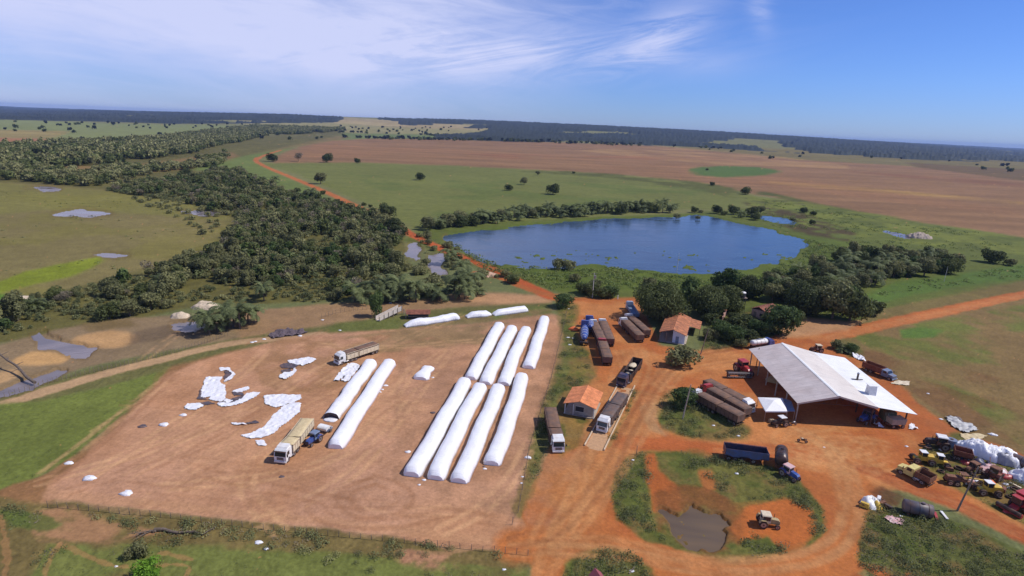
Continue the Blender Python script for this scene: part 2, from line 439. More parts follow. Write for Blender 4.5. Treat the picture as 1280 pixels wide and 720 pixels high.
# --- bottom left
paint((120, 106, 72), [(-900, 620), (0, 612), (60, 622), (200, 642), (400, 660), (660, 692), (662, 760), (700, 1400), (-900, 1400)], 'ground', 0.2, 6, seed=41)
paint((113, 124, 66), [(-900, 530), (0, 505), (60, 500), (130, 484), (215, 460), (222, 466), (195, 490), (150, 520), (90, 572), (40, 600), (0, 614), (-900, 800)], 'pasture', 0.09, 7, seed=42)
paint((150, 112, 84), [(215, 458), (300, 436), (260, 500), (150, 590), (60, 628), (0, 622), (0, 612), (50, 596), (110, 560), (170, 506)], 'path', 0.14, 5, seed=43)
paint((114, 120, 70), [(60, 680), (240, 680), (300, 678), (420, 690), (520, 700), (660, 712), (660, 1200), (-200, 1200)], 'pasture', 0.13, 5, seed=44, patch=(7, .42, .1))
paint((114, 122, 70), [(250, 684), (400, 692), (500, 706), (500, 740), (240, 740)], 'pasture', 0.1, 5, seed=45)
paint((170, 130, 104), [(40, 640), (90, 632), (140, 652), (210, 665), (150, 676), (90, 676), (40, 668)], 'path', 0.1, 4, seed=46, patch=(4, .42, .14))
paint((92, 112, 58), [(0, 636), (50, 640), (80, 655), (60, 664), (10, 660)], None, 0.15, 4, seed=47, strength=.8)
paint((176, 132, 112), [(500, 688), (560, 690), (600, 700), (560, 712), (500, 705)], None, 0.15, 4, seed=48, patch=(3, .45, .15))
for l in ([(0, 645), (6, 670), (10, 700), (2, 730)], [(75, 680), (100, 690), (135, 708), (170, 709), (240, 703), (232, 720)], [(75, 680), (60, 700), (55, 730)], [(200, 690), (240, 700)]):
    band((176, 132, 98), l, 0.7, 'path', strength=.5, seed=49)
# --- the big bare yard
YARD = [(300, 438), (360, 424), (420, 416), (500, 412), (600, 404), (690, 392), (706, 396), (704, 430), (690, 490), (668, 560), (650, 640), (660, 672), (660, 690), (560, 682), (400, 660), (200, 640), (60, 622), (62, 606), (110, 568), (170, 512), (212, 470), (250, 452)]
paint((196, 150, 132), YARD, 'dirt_yard', 0.09, 16, seed=50)
paint((200, 152, 128), YARD, None, 0.05, 12, seed=51, patch=(22, .5, .12), strength=.7)
paint((180, 132, 106), YARD, None, 0.05, 10, seed=52, patch=(14, .56, .1), strength=.6)
paint((146, 112, 96), [(500, 400), (700, 385), (706, 430), (670, 560), (648, 650), (540, 610), (490, 600)], None, 0.08, 6, seed=53, patch=(5, .44, .2), strength=.5)
paint((128, 116, 86), [(400, 425), (500, 412), (640, 402), (600, 430), (500, 440), (440, 444)], None, 0.1, 6, seed=54, patch=(7, .45, .15), strength=.6)
paint((140, 108, 76), [(300, 430), (400, 420), (470, 420), (460, 470), (380, 500), (330, 480)], None, 0.1, 6, seed=55, patch=(8, .52, .12), strength=.5)
paint((196, 150, 124), [(60, 622), (200, 636), (400, 656), (560, 676), (655, 686), (655, 676), (560, 664), (400, 646), (200, 626), (62, 606)], None, 0.06, 6, seed=56, strength=.55)
# --- orange earth
ORA = [(660, 676), (650, 640), (668, 600), (690, 560), (700, 500), (716, 440), (712, 400), (700, 378), (660, 360), (715, 372), (760, 372), (800, 372), (810, 400), (826, 432), (880, 440), (900, 432), (940, 420), (990, 410), (1060, 404), (1040, 432), (1070, 448), (1110, 470), (1160, 515), (1210, 545), (1260, 560), (1320, 590), (1320, 640), (1280, 676), (1240, 650), (1180, 628), (1120, 610), (1090, 612), (1078, 640), (1080, 700), (1060, 740), (900, 760), (820, 720), (760, 690), (720, 692), (710, 740), (700, 1100), (660, 1100), (668, 740)]
paint((184, 112, 70), ORA, 'dirt_road', 0.08, 10, seed=60)
paint((170, 96, 60), ORA, None, 0.06, 8, seed=61, patch=(11, .52, .12), strength=.7)
paint((198, 136, 92), ORA, None, 0.06, 8, seed=62, patch=(13, .55, .1), strength=.7)
paint((176, 128, 104), [(655, 640), (680, 560), (700, 500), (712, 470), (740, 560), (700, 640), (668, 690)], None, 0.06, 5, seed=63, patch=(5, .45, .15), strength=.6)
ORC = (190, 112, 66)
band((186, 108, 66), [(1040, 420), (1100, 406), (1180, 389), (1280, 368), (1420, 340), (1800, 270)], 7.0, 'dirt_road', seed=64)
band((182, 110, 70), [(322, 197), (318, 201), (335, 210), (370, 224), (410, 241), (450, 260), (476, 270)], 7.0, 'dirt_road', seed=65)
band((182, 112, 74), [(350, 188), (330, 194), (320, 200)], 7.0, 'dirt_road', seed=65)
band((186, 96, 60), [(476, 270), (508, 290), (540, 306), (580, 322), (620, 338), (655, 354), (690, 372)], 6.5, 'dirt_road', seed=66)
band((176, 104, 66), [(590, 340), (620, 345), (660, 362), (700, 372)], 4, 'dirt_road', seed=66)
band((188, 116, 72), [(0 + 650, 682), (700, 680), (760, 688), (830, 705), (900, 716), (970, 712), (1040, 700), (1075, 670), (1080, 630), (1070, 600), (1040, 575)], 7.5, 'dirt_road', seed=67)
band((178, 100, 62), [(780, 552), (850, 558), (905, 566), (980, 562), (1040, 570)], 6.0, 'dirt_road', seed=68)
band((164, 88, 56), [(1085, 588), (1140, 610), (1200, 632), (1260, 660), (1320, 690)], 5.0, 'dirt_road', seed=69)
band((178, 108, 72), [(1170, 530), (1220, 560), (1280, 595), (1350, 630)], 5.0, 'dirt_road', seed=70)
# --- green islands and verges
def weeds(poly, c=(104, 108, 62), s=71, st=.95, cls='pasture'):
    paint(c, poly, cls, 0.22, 3.5, seed=s, strength=st)
    paint((132, 104, 74), poly, None, 0.12, 3, seed=s + 3, patch=(5, .55, .08), strength=.6)
    paint((84, 96, 48), poly, None, 0.2, 2, seed=s + 2, patch=(4, .54, .08), strength=.7)
weeds([(824, 500), (838, 488), (862, 484), (890, 500), (938, 538), (934, 548), (900, 552), (860, 548), (828, 536), (820, 520)])
paint((176, 146, 118), [(800, 510), (822, 498), (822, 530), (836, 546), (812, 538), (804, 524)], None, 0.08, 4, seed=72, strength=.7)
weeds([(768, 590), (780, 572), (800, 565), (850, 564), (900, 572), (960, 582), (1000, 600), (1026, 632), (1034, 664), (1010, 684), (960, 698), (920, 702), (860, 690), (810, 676), (770, 648), (764, 620)], s=75)
paint((178, 102, 60), [(806, 568), (820, 566), (826, 590), (850, 610), (850, 640), (815, 640), (808, 600)], 'path', 0.12, 3, seed=78)
paint((186, 108, 62), [(930, 632), (985, 625), (1016, 638), (1022, 664), (1000, 686), (980, 690), (960, 672), (925, 676), (910, 660)], 'path', 0.1, 4, seed=79)
paint((176, 112, 70), [(872, 588), (892, 590), (895, 612), (880, 618)], 'path', 0.1, 3, seed=79)
paint((130, 84, 54), [(815, 618), (840, 606), (880, 608), (915, 625), (935, 650), (925, 682), (890, 692), (850, 680), (820, 660)], 'mud_flat', 0.3, 2.5, patch=(4, .36, .15), seed=80, strength=.85)
weeds([(702, 724), (706, 706), (730, 690), (762, 682), (790, 692), (815, 712), (830, 740), (820, 1000), (700, 1000)], s=82)
weeds([(1078, 648), (1085, 630), (1110, 634), (1170, 644), (1215, 660), (1280, 690), (1500, 800), (1500, 1000), (1110, 1000), (1090, 722), (1070, 700)], (94, 100, 56), 85)
paint((170, 100, 64), [(1066, 700), (1090, 706), (1140, 716), (1130, 760), (1060, 760)], None, 0.12, 3, seed=86, patch=(3, .42, .1))
weeds([(696, 376), (724, 380), (722, 420), (735, 440), (745, 470), (735, 480), (700, 490), (680, 560), (650, 650), (640, 640), (662, 560), (690, 470), (704, 420)], (112, 110, 64), 88, .85)
weeds([(760, 552), (784, 512), (790, 487), (795, 488), (790, 505), (768, 548), (760, 560)], (96, 118, 56), 90)
weeds([(700, 480), (722, 470), (740, 520), (728, 556), (700, 570), (690, 540)], (116, 110, 66), 91, .7)
weeds([(878, 436), (880, 412), (900, 396), (960, 380), (1000, 396), (992, 410), (960, 424), (930, 432), (900, 438)], (84, 96, 50), 92, .9, 'woodland_floor')
paint((188, 144, 116), [(980, 404), (1010, 398), (1060, 402), (1085, 400), (1060, 412), (1010, 420), (975, 424)], 'path', 0.08, 5, seed=93)
weeds([(1150, 560), (1168, 548), (1200, 540), (1290, 585), (1290, 660), (1230, 628), (1180, 604), (1150, 582)], (116, 112, 64), 94, .85)
weeds([(1040, 428), (1056, 422), (1075, 430), (1080, 445), (1060, 448)], (110, 108, 66), 95, .7)
paint((104, 66, 50), [(1086, 612), (1100, 606), (1130, 620), (1120, 632), (1092, 630)], None, 0.1, 3, seed=96, strength=.8)
# wheel tracks
LT, DK = (212, 160, 118), (140, 84, 58)
rs = random.Random(5)
for p in [[(470, 600), (440, 610), (425, 625), (440, 640), (480, 642), (510, 630), (505, 612), (470, 600)], [(455, 605), (400, 620), (390, 640), (430, 655), (500, 655), (560, 640)],
          [(60, 600), (200, 560), (300, 520), (420, 450)], [(100, 610), (260, 560), (380, 480), (480, 420)], [(560, 440), (500, 520), (440, 600), (330, 650)],
          [(520, 455), (470, 530), (400, 590), (200, 610)], [(330, 440), (300, 470), (220, 530), (120, 590)], [(640, 655), (560, 640), (500, 640), (380, 620), (250, 590)],
          [(345, 660), (300, 610), (330, 560), (400, 540)], [(560, 660), (600, 640), (640, 600), (660, 560)], [(380, 430), (480, 436), (600, 425)], [(200, 480), (120, 545), (60, 590)], [(215, 470), (140, 540), (50, 610)]]:
    ruts(p, rs.choice([(224, 178, 146), (160, 114, 90)]), .75, seed=rs.randint(0, 60))
for i in range(30):
    x0, y0 = rs.uniform(120, 480), rs.uniform(460, 640); a_ = rs.choice([-.9, -.75, -.6, .12, .1]); l_ = rs.uniform(60, 200); c_ = rs.uniform(-20, 20)
    ruts([(x0, y0), (x0 + l_ * .5, y0 + a_ * l_ * .4 + c_ * .3), (x0 + l_, y0 + a_ * l_ * .8)], rs.choice([(224, 178, 146), (164, 118, 94)]), .45, w=.22, seed=i)
for i in range(34):
    x0 = rs.uniform(690, 760); d = rs.uniform(-14, 14)
    ruts([(x0 + d - 40, 700 + rs.uniform(-20, 20)), (x0 + d, 620), (740 + d, 560), (800 + d * 2, 470), (790 + d * 2, 440)] if i % 2 else
         [(650, 680 + d * .6), (700, 672 + d), (760, 600 + d), (790 + d, 540), (830 + d, 470), (860, 450 + d), (930, 440 + d)], rs.choice([LT, DK]), .28, seed=i)
for i in range(18):
    d = rs.uniform(-10, 10)
    ruts([(1000 + d, 540), (1040 + d, 560 + d), (1060 + d, 600), (1066 + d * .6, 650), (1040, 690 + d * .5), (960, 708 + d * .4), (860, 706 + d * .6), (780, 684 + d * .7), (700, 680 + d)], rs.choice([LT, DK]), .3, seed=i + 7)
for i in range(22):
    cx, cy = rs.uniform(1000, 1090), rs.uniform(545, 580); r_ = rs.uniform(14, 50); t0 = rs.uniform(0, 6)
    ruts([(cx + r_ * math.cos(t0 + t * .4), cy + .42 * r_ * math.sin(t0 + t * .4)) for t in range(8)], LT, .42, seed=i)
for i in range(10):
    cx, cy = rs.uniform(790, 860), rs.uniform(455, 520); r_ = rs.uniform(14, 40); t0 = rs.uniform(0, 6)
    ruts([(cx + r_ * math.cos(t0 + t * .4), cy + .42 * r_ * math.sin(t0 + t * .4)) for t in range(8)], rs.choice([LT, DK]), .3, seed=i)
for d in (-3, -1, 1, 3):
    ruts([(1040, 422 + d * .5), (1100, 407 + d * .6), (1180, 390 + d * .6), (1280, 369 + d * .6), (1420, 341 + d)], LT if d % 2 else DK, .3, seed=d + 9)
    ruts([(905, 566 + d), (980, 562 + d * 2), (1060, 590 + d * 2), (1140, 610 + d), (1260, 660 + d)], LT, .25, seed=d + 19)

# --- water: the ground dips under it
WM = np.zeros((NR, NC), np.float32)
WBIG = [warped(2.6, 7.0, 150), warped(2.2, 4.0, 170), warped(1.2, 2.0, 190)]
POND = [(548, 297), (575, 290), (640, 283), (720, 275), (840, 271), (875, 268), (905, 275), (960, 285), (996, 297), (1004, 308), (990, 322), (968, 328), (935, 337), (890, 344), (850, 340), (800, 338), (740, 331), (700, 334), (650, 334), (610, 326), (575, 310)]
WATERS = [('pond', POND, 'blue'), ('pond', [(505, 318), (508, 303), (520, 299), (524, 312), (522, 324), (512, 326)], 'grey'),
          ('pond', [(534, 318), (550, 314), (560, 326), (556, 342), (540, 346), (534, 334)], 'grey'),
          ('pond', [(938, 269), (960, 269), (990, 275), (985, 279), (955, 276)], 'blue'),
          ('pond', [(1105, 288), (1120, 288), (1138, 294), (1130, 298), (1112, 294)], 'grey'),
          ('pond', [(70, 266), (98, 260), (142, 266), (125, 272), (75, 272)], 'grey'),
          ('pond', [(222, 265), (245, 262), (275, 266), (272, 271), (240, 269)], 'grey'),
          ('pond', [(45, 233), (70, 232), (75, 239), (55, 240)], 'grey'),
          ('pond', [(110, 318), (135, 315), (160, 318), (130, 323)], 'grey'),
          ('puddle', [(28, 418), (48, 412), (60, 424), (90, 430), (120, 432), (112, 446), (90, 446), (60, 438), (38, 436)], 'grey'),
          ('puddle', [(0, 484), (30, 474), (70, 458), (84, 462), (60, 474), (40, 486), (0, 496), (-60, 510), (-60, 500)], 'grey'),
          ('puddle', [(212, 404), (250, 400), (262, 406), (240, 416), (210, 414)], 'grey'),
          ('puddle', [(822, 640), (834, 630), (846, 640), (862, 628), (884, 636), (898, 634), (916, 648), (908, 658), (916, 672), (900, 686), (880, 682), (862, 686), (850, 672), (834, 664), (838, 652)], 'brown')]
for nm, poly, k in WATERS:
    w = blur(sum(inside(a, b, poly).astype(np.float32) for a, b in (WBIG if k != 'blue' else WARPS[1:2] + WBIG[:2])) / 3, 1)
    w = smooth(w, .2, .75)
    WM = np.maximum(WM, w)
grow = .9 * smooth(N_(11.0, 201) + .10 * smooth(gpy, 312, 338), .56, .64) * blur((WM > .3).astype(np.float32), 12) ** 0.5 * (1 - smooth(blur(WM, 12), .6, .95))
inp = blur(cover([(560, 290), (700, 270), (1010, 300), (1010, 330), (880, 350), (640, 338)]))
WM = WM * (1 - grow * inp)
isl = smooth(N_(5.0, 222), .70, .74) * smooth(gpy, 300, 320) * inp * .9
WM = WM * (1 - isl)
shore = blur((WM > .2).astype(np.float32), 5) * (1 - WM)
a3 = (np.clip(shore * 1.3, 0, np.where(gpx < 560, .35, .7)))[:, :, None]
shc = np.where((gpx[:, :, None] > 560) & (gpy[:, :, None] < 400), lin((86, 104, 42))[None, None] * KALB, lin((110, 88, 62))[None, None] * KALB)
C[:] = C * (1 - a3) + shc * (1 + .4 * (N_(2.0, 8)[:, :, None] - .5)) * a3
near = np.clip(1 - depth / 500.0, 0, 1)
veg = np.isin(CLS, [NAMES.index(n) for n in ('pasture', 'marsh', 'woodland_floor', 'ground')])
relief = (N_(5.0, 77) - .5) * .18 + (N_(0.8, 78, 3) - .5) * np.where(veg, .30, .07)
big_ = inside(gpx, gpy, [(520, 255), (1060, 255), (1060, 355), (560, 355), (548, 320)])
zz = gz + relief * near - np.where(big_, .75, .42) * smooth(WM, .25, .75)
# colour noise at the small scale everywhere
C *= (1 + (N_(0.7, 79, 3)[:, :, None] - .5) * np.where(veg[:, :, None], .55, .26) * near[:, :, None])
C *= (1 + (N_(60.0, 80, 5)[:, :, None] - .5) * .22)
crop = (CLS == NAMES.index('crop_field'))[:, :, None]
C *= np.where(crop, 1 + (fbm(gx * .10 + gy * .03, gy, 22, 301, 4)[:, :, None] - .5) * .6, 1)
C *= 1 + (fbm(gx * .5, gy, 11, 302, 4)[:, :, None] - .5) * .22
C = np.clip(C, 0.004, .9)

def ground_material():
    m = bpy.data.materials.new('earth_and_grass'); m.use_nodes = True
    nt = m.node_tree; N = nt.nodes; L = nt.links; b = N['Principled BSDF']
    b.inputs['Roughness'].default_value = 0.95; b.inputs['Specular IOR Level'].default_value = 0.15
    at = N.new('ShaderNodeAttribute'); at.attribute_name = 'cover'
    geo = N.new('ShaderNodeNewGeometry')
    n1 = N.new('ShaderNodeTexNoise'); n1.inputs['Scale'].default_value = 1.6; n1.inputs['Detail'].default_value = 5; n1.inputs['Roughness'].default_value = .7
    n2 = N.new('ShaderNodeTexNoise'); n2.inputs['Scale'].default_value = 0.18; n2.inputs['Detail'].default_value = 6; n2.inputs['Roughness'].default_value = .6
    L.new(geo.outputs['Position'], n1.inputs['Vector']); L.new(geo.outputs['Position'], n2.inputs['Vector'])
    def rng(n, a, b_):
        r = N.new('ShaderNodeMapRange'); r.inputs['From Min'].default_value = .3; r.inputs['From Max'].default_value = .7
        r.inputs['To Min'].default_value = a; r.inputs['To Max'].default_value = b_; L.new(n.outputs['Fac'], r.inputs['Value']); return r
    r1, r2 = rng(n1, .80, 1.20), rng(n2, .86, 1.14)
    mu = N.new('ShaderNodeMath'); mu.operation = 'MULTIPLY'; L.new(r1.outputs[0], mu.inputs[0]); L.new(r2.outputs[0], mu.inputs[1])
    vm = N.new('ShaderNodeVectorMath'); vm.operation = 'SCALE'; L.new(at.outputs['Color'], vm.inputs[0]); L.new(mu.outputs[0], vm.inputs['Scale'])
    L.new(vm.outputs[0], b.inputs['Base Color'])
    bp = N.new('ShaderNodeBump'); bp.inputs['Strength'].default_value = .6; bp.inputs['Distance'].default_value = .12
    L.new(n1.outputs['Fac'], bp.inputs['Height']); L.new(bp.outputs['Normal'], b.inputs['Normal'])
    return m
GM = ground_material()
idx = np.arange(NR * NC).reshape(NR, NC)
FQ = np.stack([idx[:-1, :-1], idx[:-1, 1:], idx[1:, 1:], idx[1:, :-1]], -1).reshape(-1, 4)
fc = CLS[:-1, :-1].reshape(-1)
VV = np.stack([gx, gy, zz], -1).reshape(-1, 3)
CC = C.reshape(-1, 3)
for ci, nm in enumerate(NAMES):
    f = FQ[fc == ci]
    if not len(f): continue
    used, inv = np.unique(f, return_inverse=True)
    me = np_mesh(nm, VV[used], inv.reshape(-1, 4), GM, smooth=True)
    ca = me.color_attributes.new('cover', 'FLOAT_COLOR', 'POINT')
    ca.data.foreach_set('color', np.concatenate([CC[used], np.ones((len(used), 1))], 1).astype(np.float32).ravel())
    tag(link(nm, me), kind='structure')

def water_material(name, body, rough, bump, scale):
    m = bpy.data.materials.new(name); m.use_nodes = True
    nt = m.node_tree; N = nt.nodes; L = nt.links; b = N['Principled BSDF']
    b.inputs['Base Color'].default_value = (*body, 1); b.inputs['Roughness'].default_value = rough
    b.inputs['IOR'].default_value = 1.33
    geo = N.new('ShaderNodeNewGeometry'); mp = N.new('ShaderNodeMapping'); mp.inputs['Scale'].default_value = (1, .6, 1)
    L.new(geo.outputs['Position'], mp.inputs['Vector'])
    n = N.new('ShaderNodeTexNoise'); n.inputs['Scale'].default_value = scale; n.inputs['Detail'].default_value = 5
    n2 = N.new('ShaderNodeTexNoise'); n2.inputs['Scale'].default_value = .035; n2.inputs['Detail'].default_value = 4
    L.new(mp.outputs[0], n.inputs['Vector']); L.new(mp.outputs[0], n2.inputs['Vector'])
    r = N.new('ShaderNodeMapRange'); r.inputs['From Min'].default_value = .4; r.inputs['From Max'].default_value = .62
    r.inputs['To Min'].default_value = .3; r.inputs['To Max'].default_value = 1.0; L.new(n2.outputs['Fac'], r.inputs['Value'])
    n3 = N.new('ShaderNodeTexNoise'); n3.inputs['Scale'].default_value = .05; n3.inputs['Detail'].default_value = 7; n3.inputs['Distortion'].default_value = 1.5; m3 = N.new('ShaderNodeMapping'); m3.inputs['Scale'].default_value = (.6, 1.8, 1); L.new(geo.outputs['Position'], m3.inputs['Vector']); L.new(m3.outputs[0], n3.inputs['Vector'])
    cr = N.new('ShaderNodeValToRGB'); cr.color_ramp.elements[0].position = .38; cr.color_ramp.elements[1].position = .66; cr.color_ramp.elements[0].color = (*body, 1); cr.color_ramp.elements[1].color = (*[q * 1.7 for q in body], 1); L.new(n3.outputs['Fac'], cr.inputs['Fac']); L.new(cr.outputs['Color'], b.inputs['Base Color'])
    rr = N.new('ShaderNodeMapRange'); rr.inputs['From Min'].default_value = .35; rr.inputs['From Max'].default_value = .65; rr.inputs['To Min'].default_value = rough * .6; rr.inputs['To Max'].default_value = rough * 2.6; L.new(n3.outputs['Fac'], rr.inputs['Value']); L.new(rr.outputs[0], b.inputs['Roughness'])
    bp = N.new('ShaderNodeBump'); bp.inputs['Distance'].default_value = bump
    L.new(r.outputs[0], bp.inputs['Strength']); L.new(n.outputs['Fac'], bp.inputs['Height']); L.new(bp.outputs['Normal'], b.inputs['Normal'])
    return m
WMAT = {'blue': water_material('pond_water', (.036, .062, .105), .10, .13, .9),
        'grey': water_material('shallow_water', (.14, .118, .122), .13, .02, 1.0),
        'brown': water_material('muddy_water', (.085, .058, .038), .42, .01, 1.0)}
for wi, (nm, poly, k) in enumerate(WATERS):
    pts = [G(*p) for p in poly]
    c = sum(pts, Vector()) / len(pts)
    pts = [c + (p - c) * (1.35 if wi else 1.05) for p in pts]
    m = MB(); m.add([(p.x, p.y, p.z - (.30 if wi == 0 else .24) - .012 * wi) for p in pts], [list(range(len(pts)))], WMAT[k])
    o = m.build(nm if nm == 'puddle' else nm); tag(o, kind='structure')
# ------------------------------------------------------------------ light, sky, air
SUN_EL = R(50); SUN_AZ = R(88)
sun = bpy.data.lights.new('sun', 'SUN'); so = bpy.data.objects.new('sun', sun); COL.objects.link(so)
sun.energy = 4.1; sun.angle = R(0.55); sun.color = (1.0, 0.955, 0.89)
sd = Vector((math.sin(SUN_AZ) * math.cos(SUN_EL), math.cos(SUN_AZ) * math.cos(SUN_EL), math.sin(SUN_EL)))
so.rotation_euler = sd.to_track_quat('Z', 'Y').to_euler()
so.location = (0, 0, 300)
W = bpy.data.worlds.new('World'); SC.world = W; W.use_nodes = True
nt = W.node_tree; N = nt.nodes; L = nt.links
bg = N['Background']; bg.inputs['Strength'].default_value = SKYS = 0.112
sky = N.new('ShaderNodeTexSky'); sky.sky_type = 'NISHITA'; sky.sun_disc = False
sky.sun_elevation = SUN_EL; sky.sun_rotation = SUN_AZ; sky.altitude = 300
sky.air_density = 1.0; sky.dust_density = 0.1; sky.ozone_density = 3.0
TH, TM, TZ = (.38, .52, 1.02, 1), (.40, .57, 1.06, 1), (.40, .57, 1.02, 1)
CLOUDC = (5.6, 5.95, 8.3, 1)
tc = N.new('ShaderNodeTexCoord')
sep = N.new('ShaderNodeSeparateXYZ'); L.new(tc.outputs['Generated'], sep.inputs[0])
def M_(op, a, b=None, c=None):
    n = N.new('ShaderNodeMath'); n.operation = op
    for i, v_ in enumerate((a, b, c)):
        if v_ is None: continue
        if isinstance(v_, (int, float)): n.inputs[i].default_value = v_
        else: L.new(v_, n.inputs[i])
    return n.outputs[0]
def RG(v_, a, b, c=0, d=1, sm=True):
    r = N.new('ShaderNodeMapRange'); r.interpolation_type = 'SMOOTHSTEP' if sm else 'LINEAR'
    L.new(v_, r.inputs['Value']); r.inputs['From Min'].default_value = a; r.inputs['From Max'].default_value = b
    r.inputs['To Min'].default_value = c; r.inputs['To Max'].default_value = d; return r.outputs[0]
zc = M_('MAXIMUM', sep.outputs['Z'], 0.012)
# a high cloud sheet: where the view ray meets it
cx_ = M_('DIVIDE', sep.outputs['X'], M_('ADD', zc, 0.10)); cy_ = M_('DIVIDE', sep.outputs['Y'], M_('ADD', zc, 0.10))
comb = N.new('ShaderNodeCombineXYZ'); L.new(cx_, comb.inputs[0]); L.new(cy_, comb.inputs[1])
def noise(vec, scale, rot, sx, sy, det=8, ro=.6, dist=0.0, loc=(0, 0, 0)):
    mp = N.new('ShaderNodeMapping'); mp.inputs['Rotation'].default_value = (0, 0, rot); mp.inputs['Scale'].default_value = (sx, sy, 1); mp.inputs['Location'].default_value = loc
    m0 = N.new('ShaderNodeMapping'); m0.inputs['Rotation'].default_value = (0, 0, rot); mp.inputs['Rotation'].default_value = (0, 0, 0)
    L.new(vec, m0.inputs['Vector']); L.new(m0.outputs[0], mp.inputs['Vector'])
    n = N.new('ShaderNodeTexNoise'); n.inputs['Scale'].default_value = scale; n.inputs['Detail'].default_value = det
    n.inputs['Roughness'].default_value = ro; n.inputs['Distortion'].default_value = dist
    L.new(mp.outputs[0], n.inputs['Vector']); return n.outputs['Fac']
# cirrus: anchored to the sky by compass bearing and height above the horizon, in degrees
az = M_('MULTIPLY', M_('ARCTAN2', sep.outputs['X'], sep.outputs['Y']), 57.2958)
el = M_('MULTIPLY', M_('ARCSINE', sep.outputs['Z']), 57.2958)
ae = N.new('ShaderNodeCombineXYZ'); L.new(az, ae.inputs[0]); L.new(el, ae.inputs[1])
streak = noise(ae.outputs[0], .13, R(-11), .5, 2.9, 12, .66, 1.5, (3.3, 1.2, 0))
streak2 = noise(ae.outputs[0], .20, R(6), .45, 3.0, 12, .66, 1.6, (8.3, 4.2, 0))
soft = noise(ae.outputs[0], .07, R(15), .8, 1.5, 5, .5, .5, (1.4, 7.2, 0))
def gauss(x0, sx, y0, sy, tilt=0.0):
    dx = M_('SUBTRACT', az, x0); dy = M_('SUBTRACT', M_('SUBTRACT', el, y0), M_('MULTIPLY', dx, tilt))
    q = M_('ADD', M_('POWER', M_('ABSOLUTE', M_('DIVIDE', dx, sx)), 2.0), M_('POWER', M_('ABSOLUTE', M_('DIVIDE', dy, sy)), 2.0))
    return M_('EXPONENT', M_('MULTIPLY', q, -1.0))
veil = M_('MULTIPLY', M_('MULTIPLY', RG(az, -16, 13, 1, .0), RG(el, .5, 8, .40, 1)), RG(M_('ADD', M_('MULTIPLY', soft, .65), M_('MULTIPLY', streak2, .35)), .34, .60, .5, 1.0))
band1 = gauss(-5, 18, 6.2, 2.3, .05)
hook = gauss(12.5, 3.6, 8.3, 2.0, .42)
top = M_('MULTIPLY', gauss(2, 16, 14, 3.4), RG(streak2, .35, .65, .1, 1))
dens = M_('MULTIPLY', veil, .92)
dens = M_('ADD', dens, M_('MULTIPLY', M_('MULTIPLY', M_('ADD', band1, hook), RG(streak, .34, .62, .12, 1)), .62))
dens = M_('ADD', dens, M_('MULTIPLY', top, .42))
dens = M_('ADD', dens, M_('MULTIPLY', M_('MULTIPLY', gauss(20.6, 1.1, 10.6, 1.5, -1.0), RG(streak2, .3, .6, .3, 1)), .38))
dens = M_('ADD', dens, M_('MULTIPLY', M_('MULTIPLY', gauss(16.5, 4.5, 6.0, 1.2), RG(soft, .3, .6, .5, 1)), .30))
dens = M_('MINIMUM', dens, .9)
dens = M_('MULTIPLY', dens, RG(el, 14, 35, 1, .15))
mix = N.new('ShaderNodeMix'); mix.data_type = 'RGBA'
tint = N.new('ShaderNodeMix'); tint.data_type = 'RGBA'; tint.blend_type = 'MULTIPLY'; tint.inputs[0].default_value = 1
tr = N.new('ShaderNodeValToRGB'); L.new(sep.outputs['Z'], tr.inputs['Fac'])      # deeper blue, clearer near the horizon
e = tr.color_ramp.elements
e[0].position = 0.0; e[0].color = TH; e[1].position = .22; e[1].color = TZ
k_ = e.new(.08); k_.color = TM
L.new(sky.outputs[0], tint.inputs[6]); L.new(tr.outputs['Color'], tint.inputs[7])
L.new(dens, mix.inputs[0]); L.new(tint.outputs[2], mix.inputs[6]); mix.inputs[7].default_value = CLOUDC
L.new(mix.outputs[2], bg.inputs['Color'])
SC.view_settings.view_transform = 'Standard'; SC.view_settings.look = 'None'
SC.view_settings.exposure = 0.08; SC.view_settings.gamma = 1; SC.view_settings.use_curve_mapping = False

def haze(density=4.6e-5):
    m = bpy.data.materials.new('haze'); m.use_nodes = True
    nt = m.node_tree; nt.nodes.remove(nt.nodes['Principled BSDF'])
    pv = nt.nodes.new('ShaderNodeVolumePrincipled'); pv.inputs['Density'].default_value = density
    pv.inputs['Color'].default_value = (.38, .56, 1.0, 1); pv.inputs['Anisotropy'].default_value = 0.0
    nt.links.new(pv.outputs[0], nt.nodes['Material Output'].inputs['Volume'])
    b = MB(); b.box(-30000, 30000, -400, 19000, -3.0, 112.0, m)
    tag(b.build('haze'), kind='stuff')
haze()
